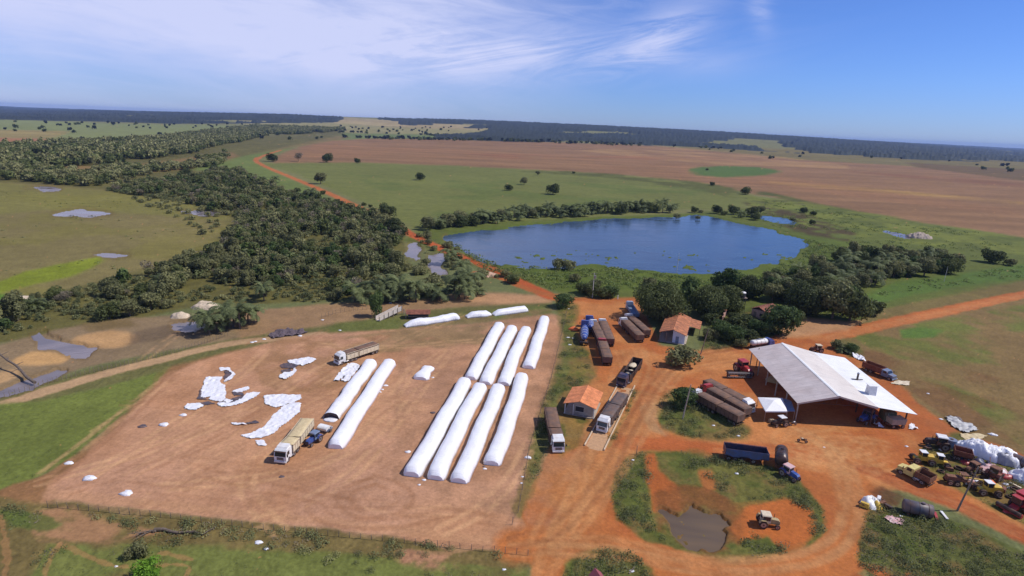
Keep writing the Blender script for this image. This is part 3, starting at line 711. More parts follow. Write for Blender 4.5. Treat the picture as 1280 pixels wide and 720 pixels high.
# ------------------------------------------------------------------ plants
def leaf_material(name, dark, light, trans=.32, tint=True):
    m = bpy.data.materials.new(name); m.use_nodes = True
    nt = m.node_tree; N = nt.nodes; L = nt.links; b = N['Principled BSDF']; out = N['Material Output']
    b.inputs['Roughness'].default_value = .7; b.inputs['Specular IOR Level'].default_value = .25
    geo = N.new('ShaderNodeNewGeometry'); oi = N.new('ShaderNodeObjectInfo'); at = N.new('ShaderNodeAttribute'); at.attribute_name = 'tint'
    n = N.new('ShaderNodeTexNoise'); n.inputs['Scale'].default_value = .35; n.inputs['Detail'].default_value = 6
    L.new(geo.outputs['Position'], n.inputs['Vector'])
    def mth(op, a, b_):
        k = N.new('ShaderNodeMath'); k.operation = op
        for i, v in enumerate((a, b_)):
            if isinstance(v, (int, float)): k.inputs[i].default_value = v
            else: L.new(v, k.inputs[i])
        return k.outputs[0]
    s = mth('ADD', mth('MULTIPLY', n.outputs['Fac'], .9), mth('MULTIPLY', mth('ADD', oi.outputs['Random'], at.outputs['Fac']), .45))
    s = mth('SUBTRACT', mth('ADD', s, mth('MULTIPLY', geo.outputs['Random Per Island'], .35)), .35)
    r = N.new('ShaderNodeValToRGB'); r.color_ramp.elements[0].position = .15; r.color_ramp.elements[1].position = .95
    r.color_ramp.elements[0].color = (*dark, 1); r.color_ramp.elements[1].color = (*light, 1)
    L.new(s, r.inputs['Fac']); L.new(r.outputs['Color'], b.inputs['Base Color'])
    t = N.new('ShaderNodeBsdfTranslucent'); L.new(r.outputs['Color'], t.inputs['Color'])
    mx = N.new('ShaderNodeMixShader'); mx.inputs[0].default_value = trans
    L.new(b.outputs[0], mx.inputs[1]); L.new(t.outputs[0], mx.inputs[2]); L.new(mx.outputs[0], out.inputs['Surface'])
    return m
LM = {'dark': leaf_material('leaves_dark', (.044, .060, .020), (.16, .18, .055)),
      'wood': leaf_material('leaves_scrub', (.105, .112, .045), (.30, .29, .12)),
      'fresh': leaf_material('leaves_fresh', (.045, .080, .024), (.15, .20, .055)),
      'lime': leaf_material('leaves_lime', (.10, .22, .02), (.26, .44, .04)),
      'palm': leaf_material('fronds', (.07, .09, .035), (.23, .26, .10)),
      'dry': leaf_material('leaves_dry', (.13, .11, .075), (.29, .24, .16)),
      'weed': leaf_material('weed_leaves', (.065, .085, .032), (.20, .21, .085)),
      'reed': leaf_material('reeds', (.085, .115, .03), (.21, .24, .07)),
      'far': leaf_material('leaves_far', (.012, .020, .020), (.046, .056, .044))}
BARK = mat('bark', (.16, .12, .09), .9, var=.5, vscale=3, bump=.03)

def leaf_quads(P, Nrm, size, rg, asp=.6):
    """one leaf clump quad per point, roughly facing its normal"""
    n = len(P)
    d = Nrm + rg.normal(0, .55, (n, 3)); d /= np.linalg.norm(d, axis=1)[:, None] + 1e-9
    r = rg.normal(0, 1, (n, 3)); a = np.cross(d, r); a /= np.linalg.norm(a, axis=1)[:, None] + 1e-9
    b = np.cross(d, a)
    s = (size * rg.uniform(.6, 1.3, n))[:, None]
    V = np.stack([P - a * s, P - b * s * asp, P + a * s, P + b * s * asp], 1).reshape(-1, 3)
    return V, np.arange(n * 4).reshape(-1, 4)

def crown_points(n, R_, Hc, z0, rg, lobes=9, spread=.55, gap=.25):
    cs, rs_ = [], []
    for i in range(lobes):
        a = rg.uniform(0, 2 * math.pi); q = math.sqrt(rg.uniform(0, 1)) * spread
        h = rg.uniform(-.72, .72) * (1 - q * .45)
        cs.append((math.cos(a) * q * R_, math.sin(a) * q * R_, z0 + Hc * (.5 + h * .5)))
        rs_.append(rg.uniform(.34, .58))
    cs = np.array(cs); rs_ = np.array(rs_)
    k = rg.integers(0, lobes, n)
    u = rg.normal(0, 1, (n, 3)); u[:, 2] += .25; u /= np.linalg.norm(u, axis=1)[:, None]
    rad = rs_[k] * rg.uniform(.55, 1.08, n) ** .6
    P = cs[k] + u * rad[:, None] * np.array([R_, R_, Hc * .62])
    bump = np.sin(P[:, 0] * 1.7 + k) * np.sin(P[:, 1] * 1.9) * np.sin(P[:, 2] * 2.1 + 1)
    keep = (bump > -gap * 2) & (P[:, 2] > z0 * .35)
    return P[keep], u[keep]

def trunk_mb(h, r, R_, rg, m=BARK, limbs=5):
    mb = MB(); lean = rg.uniform(-.06, .06, 2) * h
    pts = [(0, 0, -.2), (lean[0] * .4, lean[1] * .4, h * .5), (lean[0], lean[1], h)]
    mb.tube(pts[0], pts[1], r, m, 7, r * .8); mb.tube(pts[1], pts[2], r * .8, m, 7, r * .55)
    for i in range(limbs):
        a = 6.28 * i / limbs + rg.uniform(-.4, .4); q = R_ * rg.uniform(.4, .7)
        mb.tube(pts[2], (lean[0] + math.cos(a) * q, lean[1] + math.sin(a) * q, h + R_ * rg.uniform(.3, .8)), r * .45, m, 5, r * .12)
    return mb

PROTO = {}
def proto_tree(key, R_, Hc, z0, n, size, leaf, seed, lobes=9, spread=.55, gap=.25, trunk_r=.25):
    rg = np.random.default_rng(seed)
    P, u = crown_points(n, R_, Hc, z0, rg, lobes, spread, gap)
    V, Fq = leaf_quads(P, u, size, rg)
    PROTO[key] = dict(crown=np_mesh('crown', V, Fq, LM[leaf]), trunk=trunk_mb(z0 + Hc * .18, trunk_r, R_, rg), V=V, F=Fq, tm=None)
def proto_palm(key, h, L_, nf, seed, leaf='palm'):
    rg = np.random.default_rng(seed); vs, fs = [], []
    for i in range(nf):
        a = 2.4 * i + rg.uniform(-.3, .3); el = R(rg.uniform(18, 80)); l = L_ * rg.uniform(.8, 1.1)
        p = np.array([0, 0, h]); seg = 9; dirz = el; side = np.array([-math.sin(a), math.cos(a), 0])
        pts = [p]
        for k in range(seg):
            d = np.array([math.cos(a) * math.cos(dirz), math.sin(a) * math.cos(dirz), math.sin(dirz)])
            p = p + d * l / seg; pts.append(p); dirz -= R(rg.uniform(9, 16))
        for k in range(1, seg):
            w = L_ * .20 * math.sin(math.pi * (k + .6) / (seg + 1)) ** .6
            for sgn in (-1, 1):
                for q in (0, .5):
                    b0 = pts[k] * (1 - q) + pts[k + 1] * q; t = (pts[k + 1] - pts[k]); tl = t / (np.linalg.norm(t) + 1e-9)
                    tip = b0 + side * sgn * w + tl * w * .5 + np.array([0, 0, -w * rg.uniform(.15, .6)])
                    n0 = len(vs); vs += [b0, b0 + tl * .22 * l / 5, tip, b0 * .35 + tip * .65 - tl * .1]; fs.append([n0, n0 + 1, n0 + 2, n0 + 3])
    V, Fq = np.array(vs), np.array(fs)
    mb = MB(); mb.tube((0, 0, -.2), (rg.uniform(-.2, .2), rg.uniform(-.2, .2), h), .22, BARK, 8, .17)
    PROTO[key] = dict(crown=np_mesh('crown', V, Fq, LM[leaf]), trunk=mb, V=V, F=Fq, tm=None)
proto_tree('mango', 8.6, 9.5, .3, 24000, .34, 'dark', 1, 34, .62, .32, .5)
proto_tree('mango_b', 7.5, 8.5, .3, 17000, .36, 'dark', 2, 28, .62, .3, .45)
proto_tree('leafy_a', 3.4, 5.0, .7, 3000, .30, 'wood', 3, 12)
proto_tree('leafy_b', 3.0, 6.0, .8, 2800, .30, 'wood', 4, 12)
proto_tree('leafy_c', 3.7, 4.8, .4, 3200, .30, 'dark', 5, 15)
proto_tree('leafy_d', 3.2, 4.8, .6, 2800, .30, 'fresh', 6, 12)
proto_tree('bush', 2.2, 2.6, .05, 1900, .22, 'wood', 7, 12, .6, .2, .1)
proto_tree('bush_dark', 2.6, 2.9, .05, 3200, .20, 'dark', 8, 16, .6, .2, .1)
proto_tree('bush_lime', 2.0, 2.6, .05, 2900, .15, 'lime', 9, 14, .6, .2, .1)
proto_tree('bush_fresh', 2.6, 3.2, .05, 3600, .19, 'fresh', 14, 16, .6, .2, .1)
proto_tree('bare', 2.6, 3.6, 1.4, 900, .22, 'dry', 10, 9, .6, .35, .12)
proto_palm('palm_a', 4.2, 4.6, 22, 11); proto_palm('palm_b', 2.2, 4.4, 20, 12); proto_palm('palm_c', .6, 3.8, 16, 13)
def tree(px, py, key, s=1.0, name='tree', label='', cat='tree', group=None, parts=('trunk', 'crown'), pos=None, rz=None, sz=None, z=0.0):
    p = PROTO[key]; loc = pos if pos is not None else G(px, py)
    o = empty(name, loc, random.uniform(0, 6.28) if rz is None else rz, label, cat, group)
    o.scale = (s, s, s * (sz or random.uniform(.88, 1.12)))
    if p['tm'] is None: t = p['trunk'].build(parts[0], o); p['tm'] = t.data
    else: link(parts[0], p['tm'], o)
    link(parts[1], p['crown'], o)
    return o
def ground_z(x, y): return float(plateau(x, y))
def scatter(poly, spacing, seed, jitter=.9):
    """spots on the ground inside a region given in photo px"""
    rg = random.Random(seed); w = [G(*p) for p in poly]
    x0, x1 = min(p.x for p in w), max(p.x for p in w); y0, y1 = min(p.y for p in w), max(p.y for p in w)
    nx, ny = int((x1 - x0) / spacing) + 1, int((y1 - y0) / spacing) + 1
    X, Y = np.meshgrid(x0 + (np.arange(nx) + .5) * spacing, y0 + (np.arange(ny) + .5) * spacing)
    r_ = np.random.default_rng(seed)
    X = X + r_.uniform(-.5, .5, X.shape) * spacing * jitter; Y = Y + r_.uniform(-.5, .5, Y.shape) * spacing * jitter
    m = inside(X, Y, [(p.x, p.y) for p in w])
    return np.stack([X[m], Y[m]], 1)
def thin(P, scale, th, seed):
    return P[fbm(P[:, 0], P[:, 1], scale, seed, 3) > th]
def merged(name, P, keys, smin, smax, mats, seed, kind='stuff', frac=1.0, sink=0.0, grow=1.0, label=None, cat=None):
    """many plants of a mass that nobody could count, as ONE mesh"""
    rg = np.random.default_rng(seed); Vs, Fs, T, I = [], [], [], []; base = 0
    ch = rg.integers(0, len(keys), len(P))
    for ki, key in enumerate(keys):
        V0, F0 = PROTO[key]['V'].reshape(-1, 4, 3), None
        Q = P[ch == ki]
        if not len(Q): continue
        nq = max(8, int(len(V0) * frac)); sel = rg.permutation(len(V0))[:nq]
        V0 = V0[sel]; c = V0.mean(1, keepdims=True); V0 = (c + (V0 - c) * grow).reshape(-1, 3)
        k = len(Q); a = rg.uniform(0, 6.28, k); s = rg.uniform(smin, smax, k)
        X = (V0[None, :, 0] * np.cos(a)[:, None] - V0[None, :, 1] * np.sin(a)[:, None]) * s[:, None] + Q[:, 0:1]
        Y = (V0[None, :, 0] * np.sin(a)[:, None] + V0[None, :, 1] * np.cos(a)[:, None]) * s[:, None] + Q[:, 1:2]
        Z = V0[None, :, 2] * (s * rg.uniform(.85, 1.15, k))[:, None] + plateau(Q[:, 0], Q[:, 1])[:, None] - sink
        Vs.append(np.stack([X, Y, Z], -1).reshape(-1, 3)); n = k * len(V0)
        Fs.append(np.arange(n).reshape(-1, 4) + base); base += n
        T.append(np.repeat(rg.uniform(0, 1, k), len(V0)))
        I.append(np.full(n // 4, ki))
    V, Fq, T, I = np.concatenate(Vs), np.concatenate(Fs), np.concatenate(T), np.concatenate(I)
    me = np_mesh(name, V, Fq, mats, I % len(mats))
    at = me.attributes.new('tint', 'FLOAT', 'POINT'); at.data.foreach_set('value', T.astype(np.float32))
    o = link(name, me); tag(o, label, cat, kind=kind); return o

# far forests: a rough canopy sheet standing on the land, several metres high
def canopy(name, polys, height, seed, coarse=14.0):
    a = np.zeros((NR, NC), np.float32)
    for p in polys: a = np.maximum(a, blur(cover(p)))
    rough = fbm(gx, gy, coarse, seed, 4); big = fbm(gx, gy, 160, seed + 2, 3)
    rn = np.random.default_rng(seed).random((NR, NC))
    open_ = smooth(fbm(gx, gy, 420, seed + 5, 4), .37, .42)
    a = a * open_
    z = gz - .6 + height * smooth(a, .15, .5) * (.1 + .8 * rough + .5 * rn + .4 * big)
    fm = (a[:-1, :-1] > .05) | (a[1:, 1:] > .05) | (a[:-1, 1:] > .05) | (a[1:, :-1] > .05)
    f = FQ[fm.reshape(-1)]
    used, inv = np.unique(f, return_inverse=True)
    V = np.stack([gx, gy, z], -1).reshape(-1, 3)[used]
    me = np_mesh(name, V, inv.reshape(-1, 4), LM['far'])
    at = me.attributes.new('tint', 'FLOAT', 'POINT'); at.data.foreach_set('value', ((fbm(gx, gy, 90, seed + 9, 4) - .5) * 4 + rn * 1.6 - .2).reshape(-1)[used].astype(np.float32))
    tag(link(name, me), kind='stuff')
FAR = [[(-900, 126), (0, 133), (170, 139), (340, 143), (430, 147), (420, 152), (330, 153), (230, 154), (160, 152), (0, 149), (-900, 147)],
       [(500, 150), (620, 152), (640, 160), (560, 158), (500, 155)],
       [(470, 148), (600, 151), (760, 156), (1000, 167), (1280, 186), (2200, 250), (2200, 290), (1280, 204), (1180, 200), (1100, 197), (1000, 191), (920, 186), (860, 183), (760, 180), (640, 176), (540, 172), (600, 168), (620, 160), (540, 154)]]
canopy('forest', FAR, 12.0, 300)
MID = [[(235, 168), (300, 160), (330, 156), (420, 156), (440, 160), (405, 166), (330, 170), (300, 178), (240, 184), (180, 190), (120, 192), (150, 182)],
       [(-900, 190), (-200, 188), (0, 186), (80, 180), (130, 178), (250, 174), (290, 178), (240, 192), (150, 205), (60, 210), (0, 212), (-300, 216), (-900, 225)],
       [(330, 148), (420, 150), (425, 158), (330, 158)]]
MP = np.concatenate([scatter(p, 8.5, 310 + i) for i, p in enumerate(MID)])
MP = MP[MP[:, 1] < 2600]; MP = thin(MP, 60, .36, 311)
merged('distant_wood', MP, ['leafy_a', 'leafy_b', 'leafy_c'], 1.1, 1.8, [LM['dark'], LM['wood'], LM['dark']], 312, frac=.05, grow=4.0)
W3 = [[(100, 222), (130, 210), (200, 208), (270, 196), (282, 190), (290, 198), (270, 208), (200, 216), (150, 226)], [(-500, 205), (0, 206), (60, 212), (150, 226), (120, 234), (60, 230), (0, 226), (-500, 228)]]
MP = thin(np.concatenate([scatter(p, 7.0, 320 + i) for i, p in enumerate(W3)]), 30, .42, 321)
merged('distant_scrub', MP, ['leafy_a', 'leafy_c', 'bush'], .9, 1.4, [LM['wood'], LM['dark'], LM['wood']], 322, frac=.08, grow=3.0)
# hedges between far fields
HL = [[(430, 172), (640, 177), (800, 181)], [(400, 165), (520, 168), (640, 176)], [(460, 173.5), (620, 176), (760, 181), (900, 186)]]
hp = []
for l in HL:
    for a, b in zip(l[:-1], l[1:]):
        A, B = G(*a), G(*b); n = int((B - A).length / 9)
        for i in range(n):
            q = A.lerp(B, i / n); hp.append((q.x + random.gauss(0, 12), q.y + random.gauss(0, 25)))
merged('distant_hedge', thin(np.array(hp), 80, .45, 7), ['leafy_a', 'leafy_c'], 1.2, 2.0, [LM['far'], LM['dark']], 323, frac=.05, grow=4.0)
# loose far trees over the pale fields
fp = np.concatenate([scatter([(0, 150), (420, 157), (620, 160), (600, 172), (300, 176), (0, 190)], 95, 324), scatter([(860, 186), (1280, 206), (1280, 222), (1000, 203)], 140, 325)])
merged('distant_scrub', thin(fp, 260, .55, 3), ['leafy_a', 'leafy_c'], 1.1, 2.0, [LM['far'], LM['dark']], 326, frac=.06, grow=3.5)

# the scrub wood left of the road
WOOD = [(-60, 402), (20, 390), (100, 362), (152, 352), (200, 338), (228, 326), (270, 310), (292, 294), (302, 274), (240, 256), (130, 238), (180, 228), (240, 222), (270, 214), (300, 214), (345, 236), (380, 244), (420, 258), (470, 270), (490, 290), (500, 300), (490, 316), (505, 330), (500, 352), (470, 364), (440, 372), (400, 378), (330, 374), (290, 378), (250, 374), (200, 388), (160, 396), (110, 404), (60, 410), (20, 416), (-60, 430)]
WP = scatter(WOOD, 3.9, 330); WP = thin(WP, 24, .365, 331)
UP = thin(scatter(WOOD, 2.9, 328), 15, .34, 329)
merged('scrub_understory', UP, ['bush', 'bush_fresh', 'bush'], .32, .62, [LM['wood'], LM['weed'], LM['weed']], 327, frac=.10, grow=2.0)
# fringe over the marsh is thinner
order = np.argsort(WP[:, 1] + 0.2 * np.abs(WP[:, 0]))
near_w, far_w = WP[order[:0]], WP
picked = np.zeros(len(WP), bool); cnt = 0
for i in order:
    if cnt >= 185: break
    q = WP[i]
    if picked.any() and np.min(np.hypot(*(WP[picked] - q).T)) < 4.6: continue
    picked[i] = True; cnt += 1
nearP, farP = WP[picked], WP[~picked]
merged('scrub_wood', farP, ['leafy_a', 'leafy_b', 'bush', 'leafy_c', 'bare', 'leafy_d', 'bush', 'leafy_d', 'leafy_b', 'palm_b'], .42, 1.12,
       [LM['wood'], LM['wood'], LM['wood'], LM['dark'], LM['dry'], LM['fresh'], LM['weed'], LM['weed'], LM['dark'], LM['palm']], 332, frac=.15, grow=1.7)
for i, q in enumerate(nearP):
    key = random.Random(i * 7 + 1).choices(['leafy_a', 'leafy_b', 'leafy_c', 'bush', 'bare', 'leafy_d'], [3.5, 3, 1.5, 4, 1.4, 2.2])[0]
    lab = {'leafy_a': 'olive green scrub tree at the near edge of the left wood', 'leafy_b': 'narrow olive green tree at the near edge of the left wood',
           'leafy_c': 'dark green round tree at the near edge of the left wood', 'bush': 'low olive bush at the near edge of the left wood',
           'bare': 'pale dry thin leaved tree at the near edge of the left wood', 'leafy_d': 'fresh green tree at the near edge of the left wood'}[key]
    tree(0, 0, key, random.choice([.6, .75, .9, 1.1]) * random.uniform(.9, 1.1), 'bush' if key == 'bush' else 'tree', lab, 'bush' if key == 'bush' else 'tree', lab.split(' at ')[0] + 's of the left wood', pos=(q[0], q[1], 0))
# loose bushes in the green meadow left of the road and along it
for (x, y, k, s) in [(285, 236, 'bush_dark', 1.5), (318, 236, 'bush_dark', 1.6), (372, 240, 'bush_dark', 1.2), (404, 243, 'bush_dark', 1.0), (421, 254, 'bush_dark', 1.1), (455, 257, 'bush_dark', .9), (463, 259, 'bush_dark', .7),
                     (484, 272, 'leafy_c', 1.7), (492, 290, 'leafy_c', 1.6), (478, 284, 'leafy_a', 1.5), (500, 296, 'leafy_c', 1.3), (232, 222, 'leafy_c', 1.6), (250, 232, 'leafy_c', 1.8), (300, 240, 'leafy_c', 1.8)]:
    tree(x, y, k, s, 'tree' if 'leafy' in k else 'bush', 'dark green %s beside the far dirt road left of the pond' % ('tree' if 'leafy' in k else 'bush'), 'tree' if 'leafy' in k else 'bush', 'dark bushes and trees along the far dirt road')
# lone trees in the pasture
LONE = [(341, 202, 'leafy_c', 1.9, 'dark tree at the bend where the red road leaves the frame of fields'), (373, 202, 'bare', 2.1, 'reddish brown thin tree on the near edge of the brown field'),
        (409, 203, 'leafy_c', 1.9, 'broad dark tree on the brown field edge, third from the road bend'), (447, 204, 'leafy_c', 1.1, 'small dark tree on the brown field edge, farthest from the road bend'),
        (401, 230, 'leafy_a', 1.6, 'olive tree in the pasture close to the red road'), (525, 225, 'leafy_c', 1.35, 'round dark tree alone in the middle of the pasture'),
        (636, 238, 'leafy_c', 1.1, 'dark tree in the pasture, left of the three together'), (655, 231, 'leafy_a', 1.2, 'olive tree in the pasture, middle of the three together'),
        (672, 219, 'leafy_a', .9, 'small tree behind the three in the pasture'), (691, 243, 'leafy_c', 1.6, 'largest dark tree of the pasture, nearest the pond'),
        (717, 217, 'bush_dark', .9, 'low dark bush on the line between pasture and brown field'), (890, 232, 'bush_dark', 1.2, 'dark bush on the brown field edge right of the pasture'),
        (932, 243, 'leafy_c', 1.4, 'dark dome shaped tree at the right end of the pasture'), (1005, 266, 'bush_dark', 1.3, 'dark bush on the green strip, left of a pair'),
        (1016, 269, 'bush_dark', 1.1, 'dark bush on the green strip, right of a pair'), (1015, 280, 'bush_dark', .9, 'small dark bush below the pair on the marsh'),
        (991, 277, 'bush', 1.2, 'brownish bush beside the small far pool'), (1239, 328, 'bush_dark', 2.1, 'wide dark bush alone on the right marsh'),
        (1262, 332, 'bush', 1.2, 'low olive bush right of the wide dark bush on the marsh'), (884, 213, 'bush_dark', 1.1, 'tiny dark bush by the bright green patch in the brown field')]
for x, y, k, s, lab in LONE:
    tree(x, y, k, s * 1.15, 'bush' if 'bush' in k else 'tree', lab, 'bush' if 'bush' in k else 'tree', 'lone trees and bushes of the pasture')
# palms and bushes behind the pond
rg_ = random.Random(3)
for i in range(86):
    t = i / 85.0; x = 535 + t * 310 + rg_.uniform(-4, 4)
    yb = np.interp(x, [530, 560, 640, 720, 780, 850], [288, 286, 277, 271.5, 268, 267]) - rg_.uniform(0, 6)
    pal = rg_.random() < (.75 if 600 < x < 840 or x < 550 else .45)
    k = rg_.choice(['palm_a', 'palm_b']) if pal else rg_.choice(['leafy_c', 'leafy_a', 'leafy_c'])
    tree(x, yb, k, rg_.uniform(1.0, 1.55) if pal else rg_.uniform(.9, 1.6), 'palm_tree' if pal else 'tree',
         'grey green palm in the row along the far shore of the pond' if pal else 'dark leafy tree in the row along the far shore of the pond', 'palm' if pal else 'tree',
         'palms of the far pond shore' if pal else 'leafy trees of the far pond shore')
for x, y, k, s in [(868, 266, 'leafy_c', .9), (876, 266, 'bush', 1.0), (896, 267, 'leafy_c', 1.2), (905, 269, 'bush_dark', 1.2), (917, 268, 'leafy_c', 1.3), (926, 272, 'palm_b', 1.2), (938, 271, 'leafy_c', 1.5), (950, 268, 'leafy_a', 1.2), (846, 273, 'bush', 1.3), (872, 274, 'bush', .9), (944, 275, 'leafy_c', 1.2)]:
    tree(x, y, k, s, 'palm_tree' if 'palm' in k else 'tree', 'palm tree behind the right end of the pond' if 'palm' in k else 'green tree or bush behind the right end of the pond', 'palm' if 'palm' in k else 'tree', 'plants behind the right end of the pond')
# near palms, left of the centre
for x, y, k, s in [(574, 372, 'palm_a', 1.05), (586, 366, 'palm_a', 1.1), (581, 374, 'palm_b', 1.1), (568, 366, 'palm_a', .95), (550, 376, 'palm_b', .95), (540, 371, 'palm_b', .9), (597, 368, 'palm_c', .9), (561, 330, 'palm_a', .9), (569, 325, 'palm_b', .9), (578, 348, 'palm_a', .9),
                   (520, 377, 'palm_a', .95), (512, 374, 'palm_b', 1.1), (500, 375, 'palm_a', 1.1), (492, 376, 'palm_b', 1.0), (484, 374, 'palm_a', 1.0), (476, 378, 'palm_b', 1.0), (464, 374, 'palm_a', .95), (454, 380, 'palm_b', .9), (443, 377, 'palm_a', .9),
                   (262, 418, 'palm_a', 1.0), (272, 414, 'palm_b', 1.0), (284, 410, 'palm_a', 1.1), (292, 408, 'palm_b', 1.1), (300, 411, 'palm_a', 1.1), (310, 404, 'palm_b', 1.0), (252, 408, 'palm_b', .9), (318, 404, 'palm_a', .9),
                   (205, 366, 'palm_a', .9), (42, 390, 'palm_b', .9), (330, 376, 'palm_a', .8), (390, 250, 'palm_a', 1.2), (330, 230, 'palm_b', 1.3), (345, 228, 'palm_b', 1.3)]:
    nm = 'palm with arching fronds at the wood edge behind the yard' if 420 < x < 640 else ('palm with arching fronds by the mud left of the yard' if x < 330 and y > 395 else 'palm among the trees of the left wood')
    tree(x, y, k, s * (1.32 if x > 420 else 1.15), 'palm_tree', nm, 'palm', nm.replace('palm', 'palms', 1))
# the big trees round the houses
BIG = [(862, 384, 'leafy_d', 1.7, 'fresh green tree between the two large dark trees behind the tiled house'), (934, 372, 'mango_b', .75, 'dark tree behind the water tank'), (902, 370, 'leafy_d', 1.8, 'green tree at the marsh edge behind the dark trees'), (824, 400, 'mango', 1.02, 'large dark round tree left of the tiled house'), (884, 395, 'mango_b', .92, 'dark tree directly behind the tiled house'),
       (908, 388, 'mango_b', .8, 'dark tree between the tiled house and the water tank'), (974, 417, 'bush_fresh', 2.3, 'bright topped round tree left of the pale sand bank'),
       (1003, 392, 'mango_b', .98, 'wide dark tree behind the pale sand bank'), (1040, 398, 'leafy_a', 2.0, 'greyish tree at the right end of the garden, leftmost'),
       (1062, 400, 'leafy_c', 1.9, 'dark tree over the sand bank by the marsh'), (1090, 394, 'bush_dark', 1.6, 'low dark tree at the right tip of the grove'),
       (978, 376, 'mango_b', .72, 'dark tree behind the roof in the grove'), (1025, 372, 'mango_b', .72, 'dark tree deep in the grove behind the sand bank')]
for x, y, k, s, lab in BIG: tree(x, y, k, s, 'tree', lab, 'tree', 'big trees round the houses', sz=1.18 if 'mango' in k else 1.15)
tree(704, 384, 'bush_fresh', 1.55, 1 and 'tree', 'round green tree at the road junction above the yard', 'tree')
tree(851, 456, 'bush', 2.2, 'tree', 'round grey green tree in front of the tiled house', 'tree')
tree(853, 509, 'bush_fresh', 1.25, 'bush', 'green bush beside the leaning pole left of the parked trailers', 'bush')
tree(471, 396, 'bush_fresh', 1.0, 'tree', 'narrow fresh green tree left of the cattle chute', 'tree', sz=2.3)
tree(185, 723, 'bush_lime', .98, 'bush', 'bright lime green bush at the bottom left', 'bush')
tree(172, 694, 'bush', .75, 'bush', 'grey green thorny bush behind the lime bush', 'bush')
for x, y, k, s in [(738, 369, 'bush_dark', 1.5), (728, 366, 'bush_dark', 1.3), (752, 372, 'bush_dark', 1.4), (762, 372, 'bush_fresh', 1.3), (700, 336, 'bush', 1.8), (712, 337, 'bush', 1.5), (718, 352, 'bush', 1.2), (745, 360, 'bush', 1.2), (812, 357, 'bush', 1.4), (640, 354, 'bush_dark', 1.4), (632, 346, 'bush', 1.2)]:
    tree(x, y, k, s, 'bush', 'bush on the near pond shore above the dirt road', 'bush', 'bushes of the near pond shore')
for x, y, k, s in [(905, 424, 'bush_fresh', 1.3), (918, 428, 'bush_fresh', 1.3), (932, 424, 'bush_dark', 1.5), (922, 412, 'bush_dark', 1.4), (944, 416, 'bush_fresh', 1.3), (898, 414, 'bush_fresh', 1.1), (888, 424, 'bush', 1.2), (936, 405, 'palm_c', 1.0), (948, 410, 'palm_c', 1.0), (962, 404, 'bush_dark', 1.2), (974, 400, 'bush_dark', 1.4), (916, 400, 'bush_dark', 1.0), (932, 403, 'bush_dark', 1.0), (888, 405, 'bush_dark', 1.2), (955, 418, 'bush_fresh', 1.2), (990, 404, 'bush_dark', 1.6), (926, 434, 'bush', .9)]:
    tree(x, y, k, s, 'palm_tree' if 'palm' in k else 'bush', 'garden plant in the green block between house and tanker truck', 'palm' if 'palm' in k else 'bush', 'garden plants between house and tanker truck')
for x, y, k, s in [(1046, 436, 'bush', 1.0), (1058, 440, 'palm_c', .8), (1064, 441, 'bush_fresh', .8), (1052, 440, 'palm_c', .7)]:
    tree(x, y, k, s, 'bush', 'low clump of plants behind the right part of the big roof', 'bush', 'plants behind the big roof')
# right grove
GROVE = [(955, 372), (960, 350), (1000, 342), (1050, 335), (1045, 318), (1070, 305), (1130, 308), (1180, 318), (1215, 336), (1180, 346), (1120, 350), (1070, 364), (1060, 388), (1010, 396), (960, 392)]
GP = thin(scatter(GROVE, 6.2, 340), 18, .36, 341)
rg_ = random.Random(8)
for q in GP[:130]:
    px_, py_ = PX(q[0], q[1], 0.0)
    pal = rg_.random() < (.55 if 1035 < px_ < 1150 and 328 < py_ < 362 else .08)
    k = rg_.choice(['palm_a', 'palm_b']) if pal else rg_.choice(['leafy_a', 'leafy_c', 'leafy_d', 'leafy_b', 'bare' if rg_.random() < .2 else 'leafy_c'])
    tree(0, 0, k, rg_.uniform(1.0, 1.4) if pal else rg_.uniform(.7, 1.45), 'palm_tree' if pal else 'tree', ('pale green palm' if pal else 'dark leafy tree') + ' in the grove right of the pond', 'palm' if pal else 'tree', ('palms' if pal else 'leafy trees') + ' in the grove right of the pond', pos=(q[0], q[1], 0))
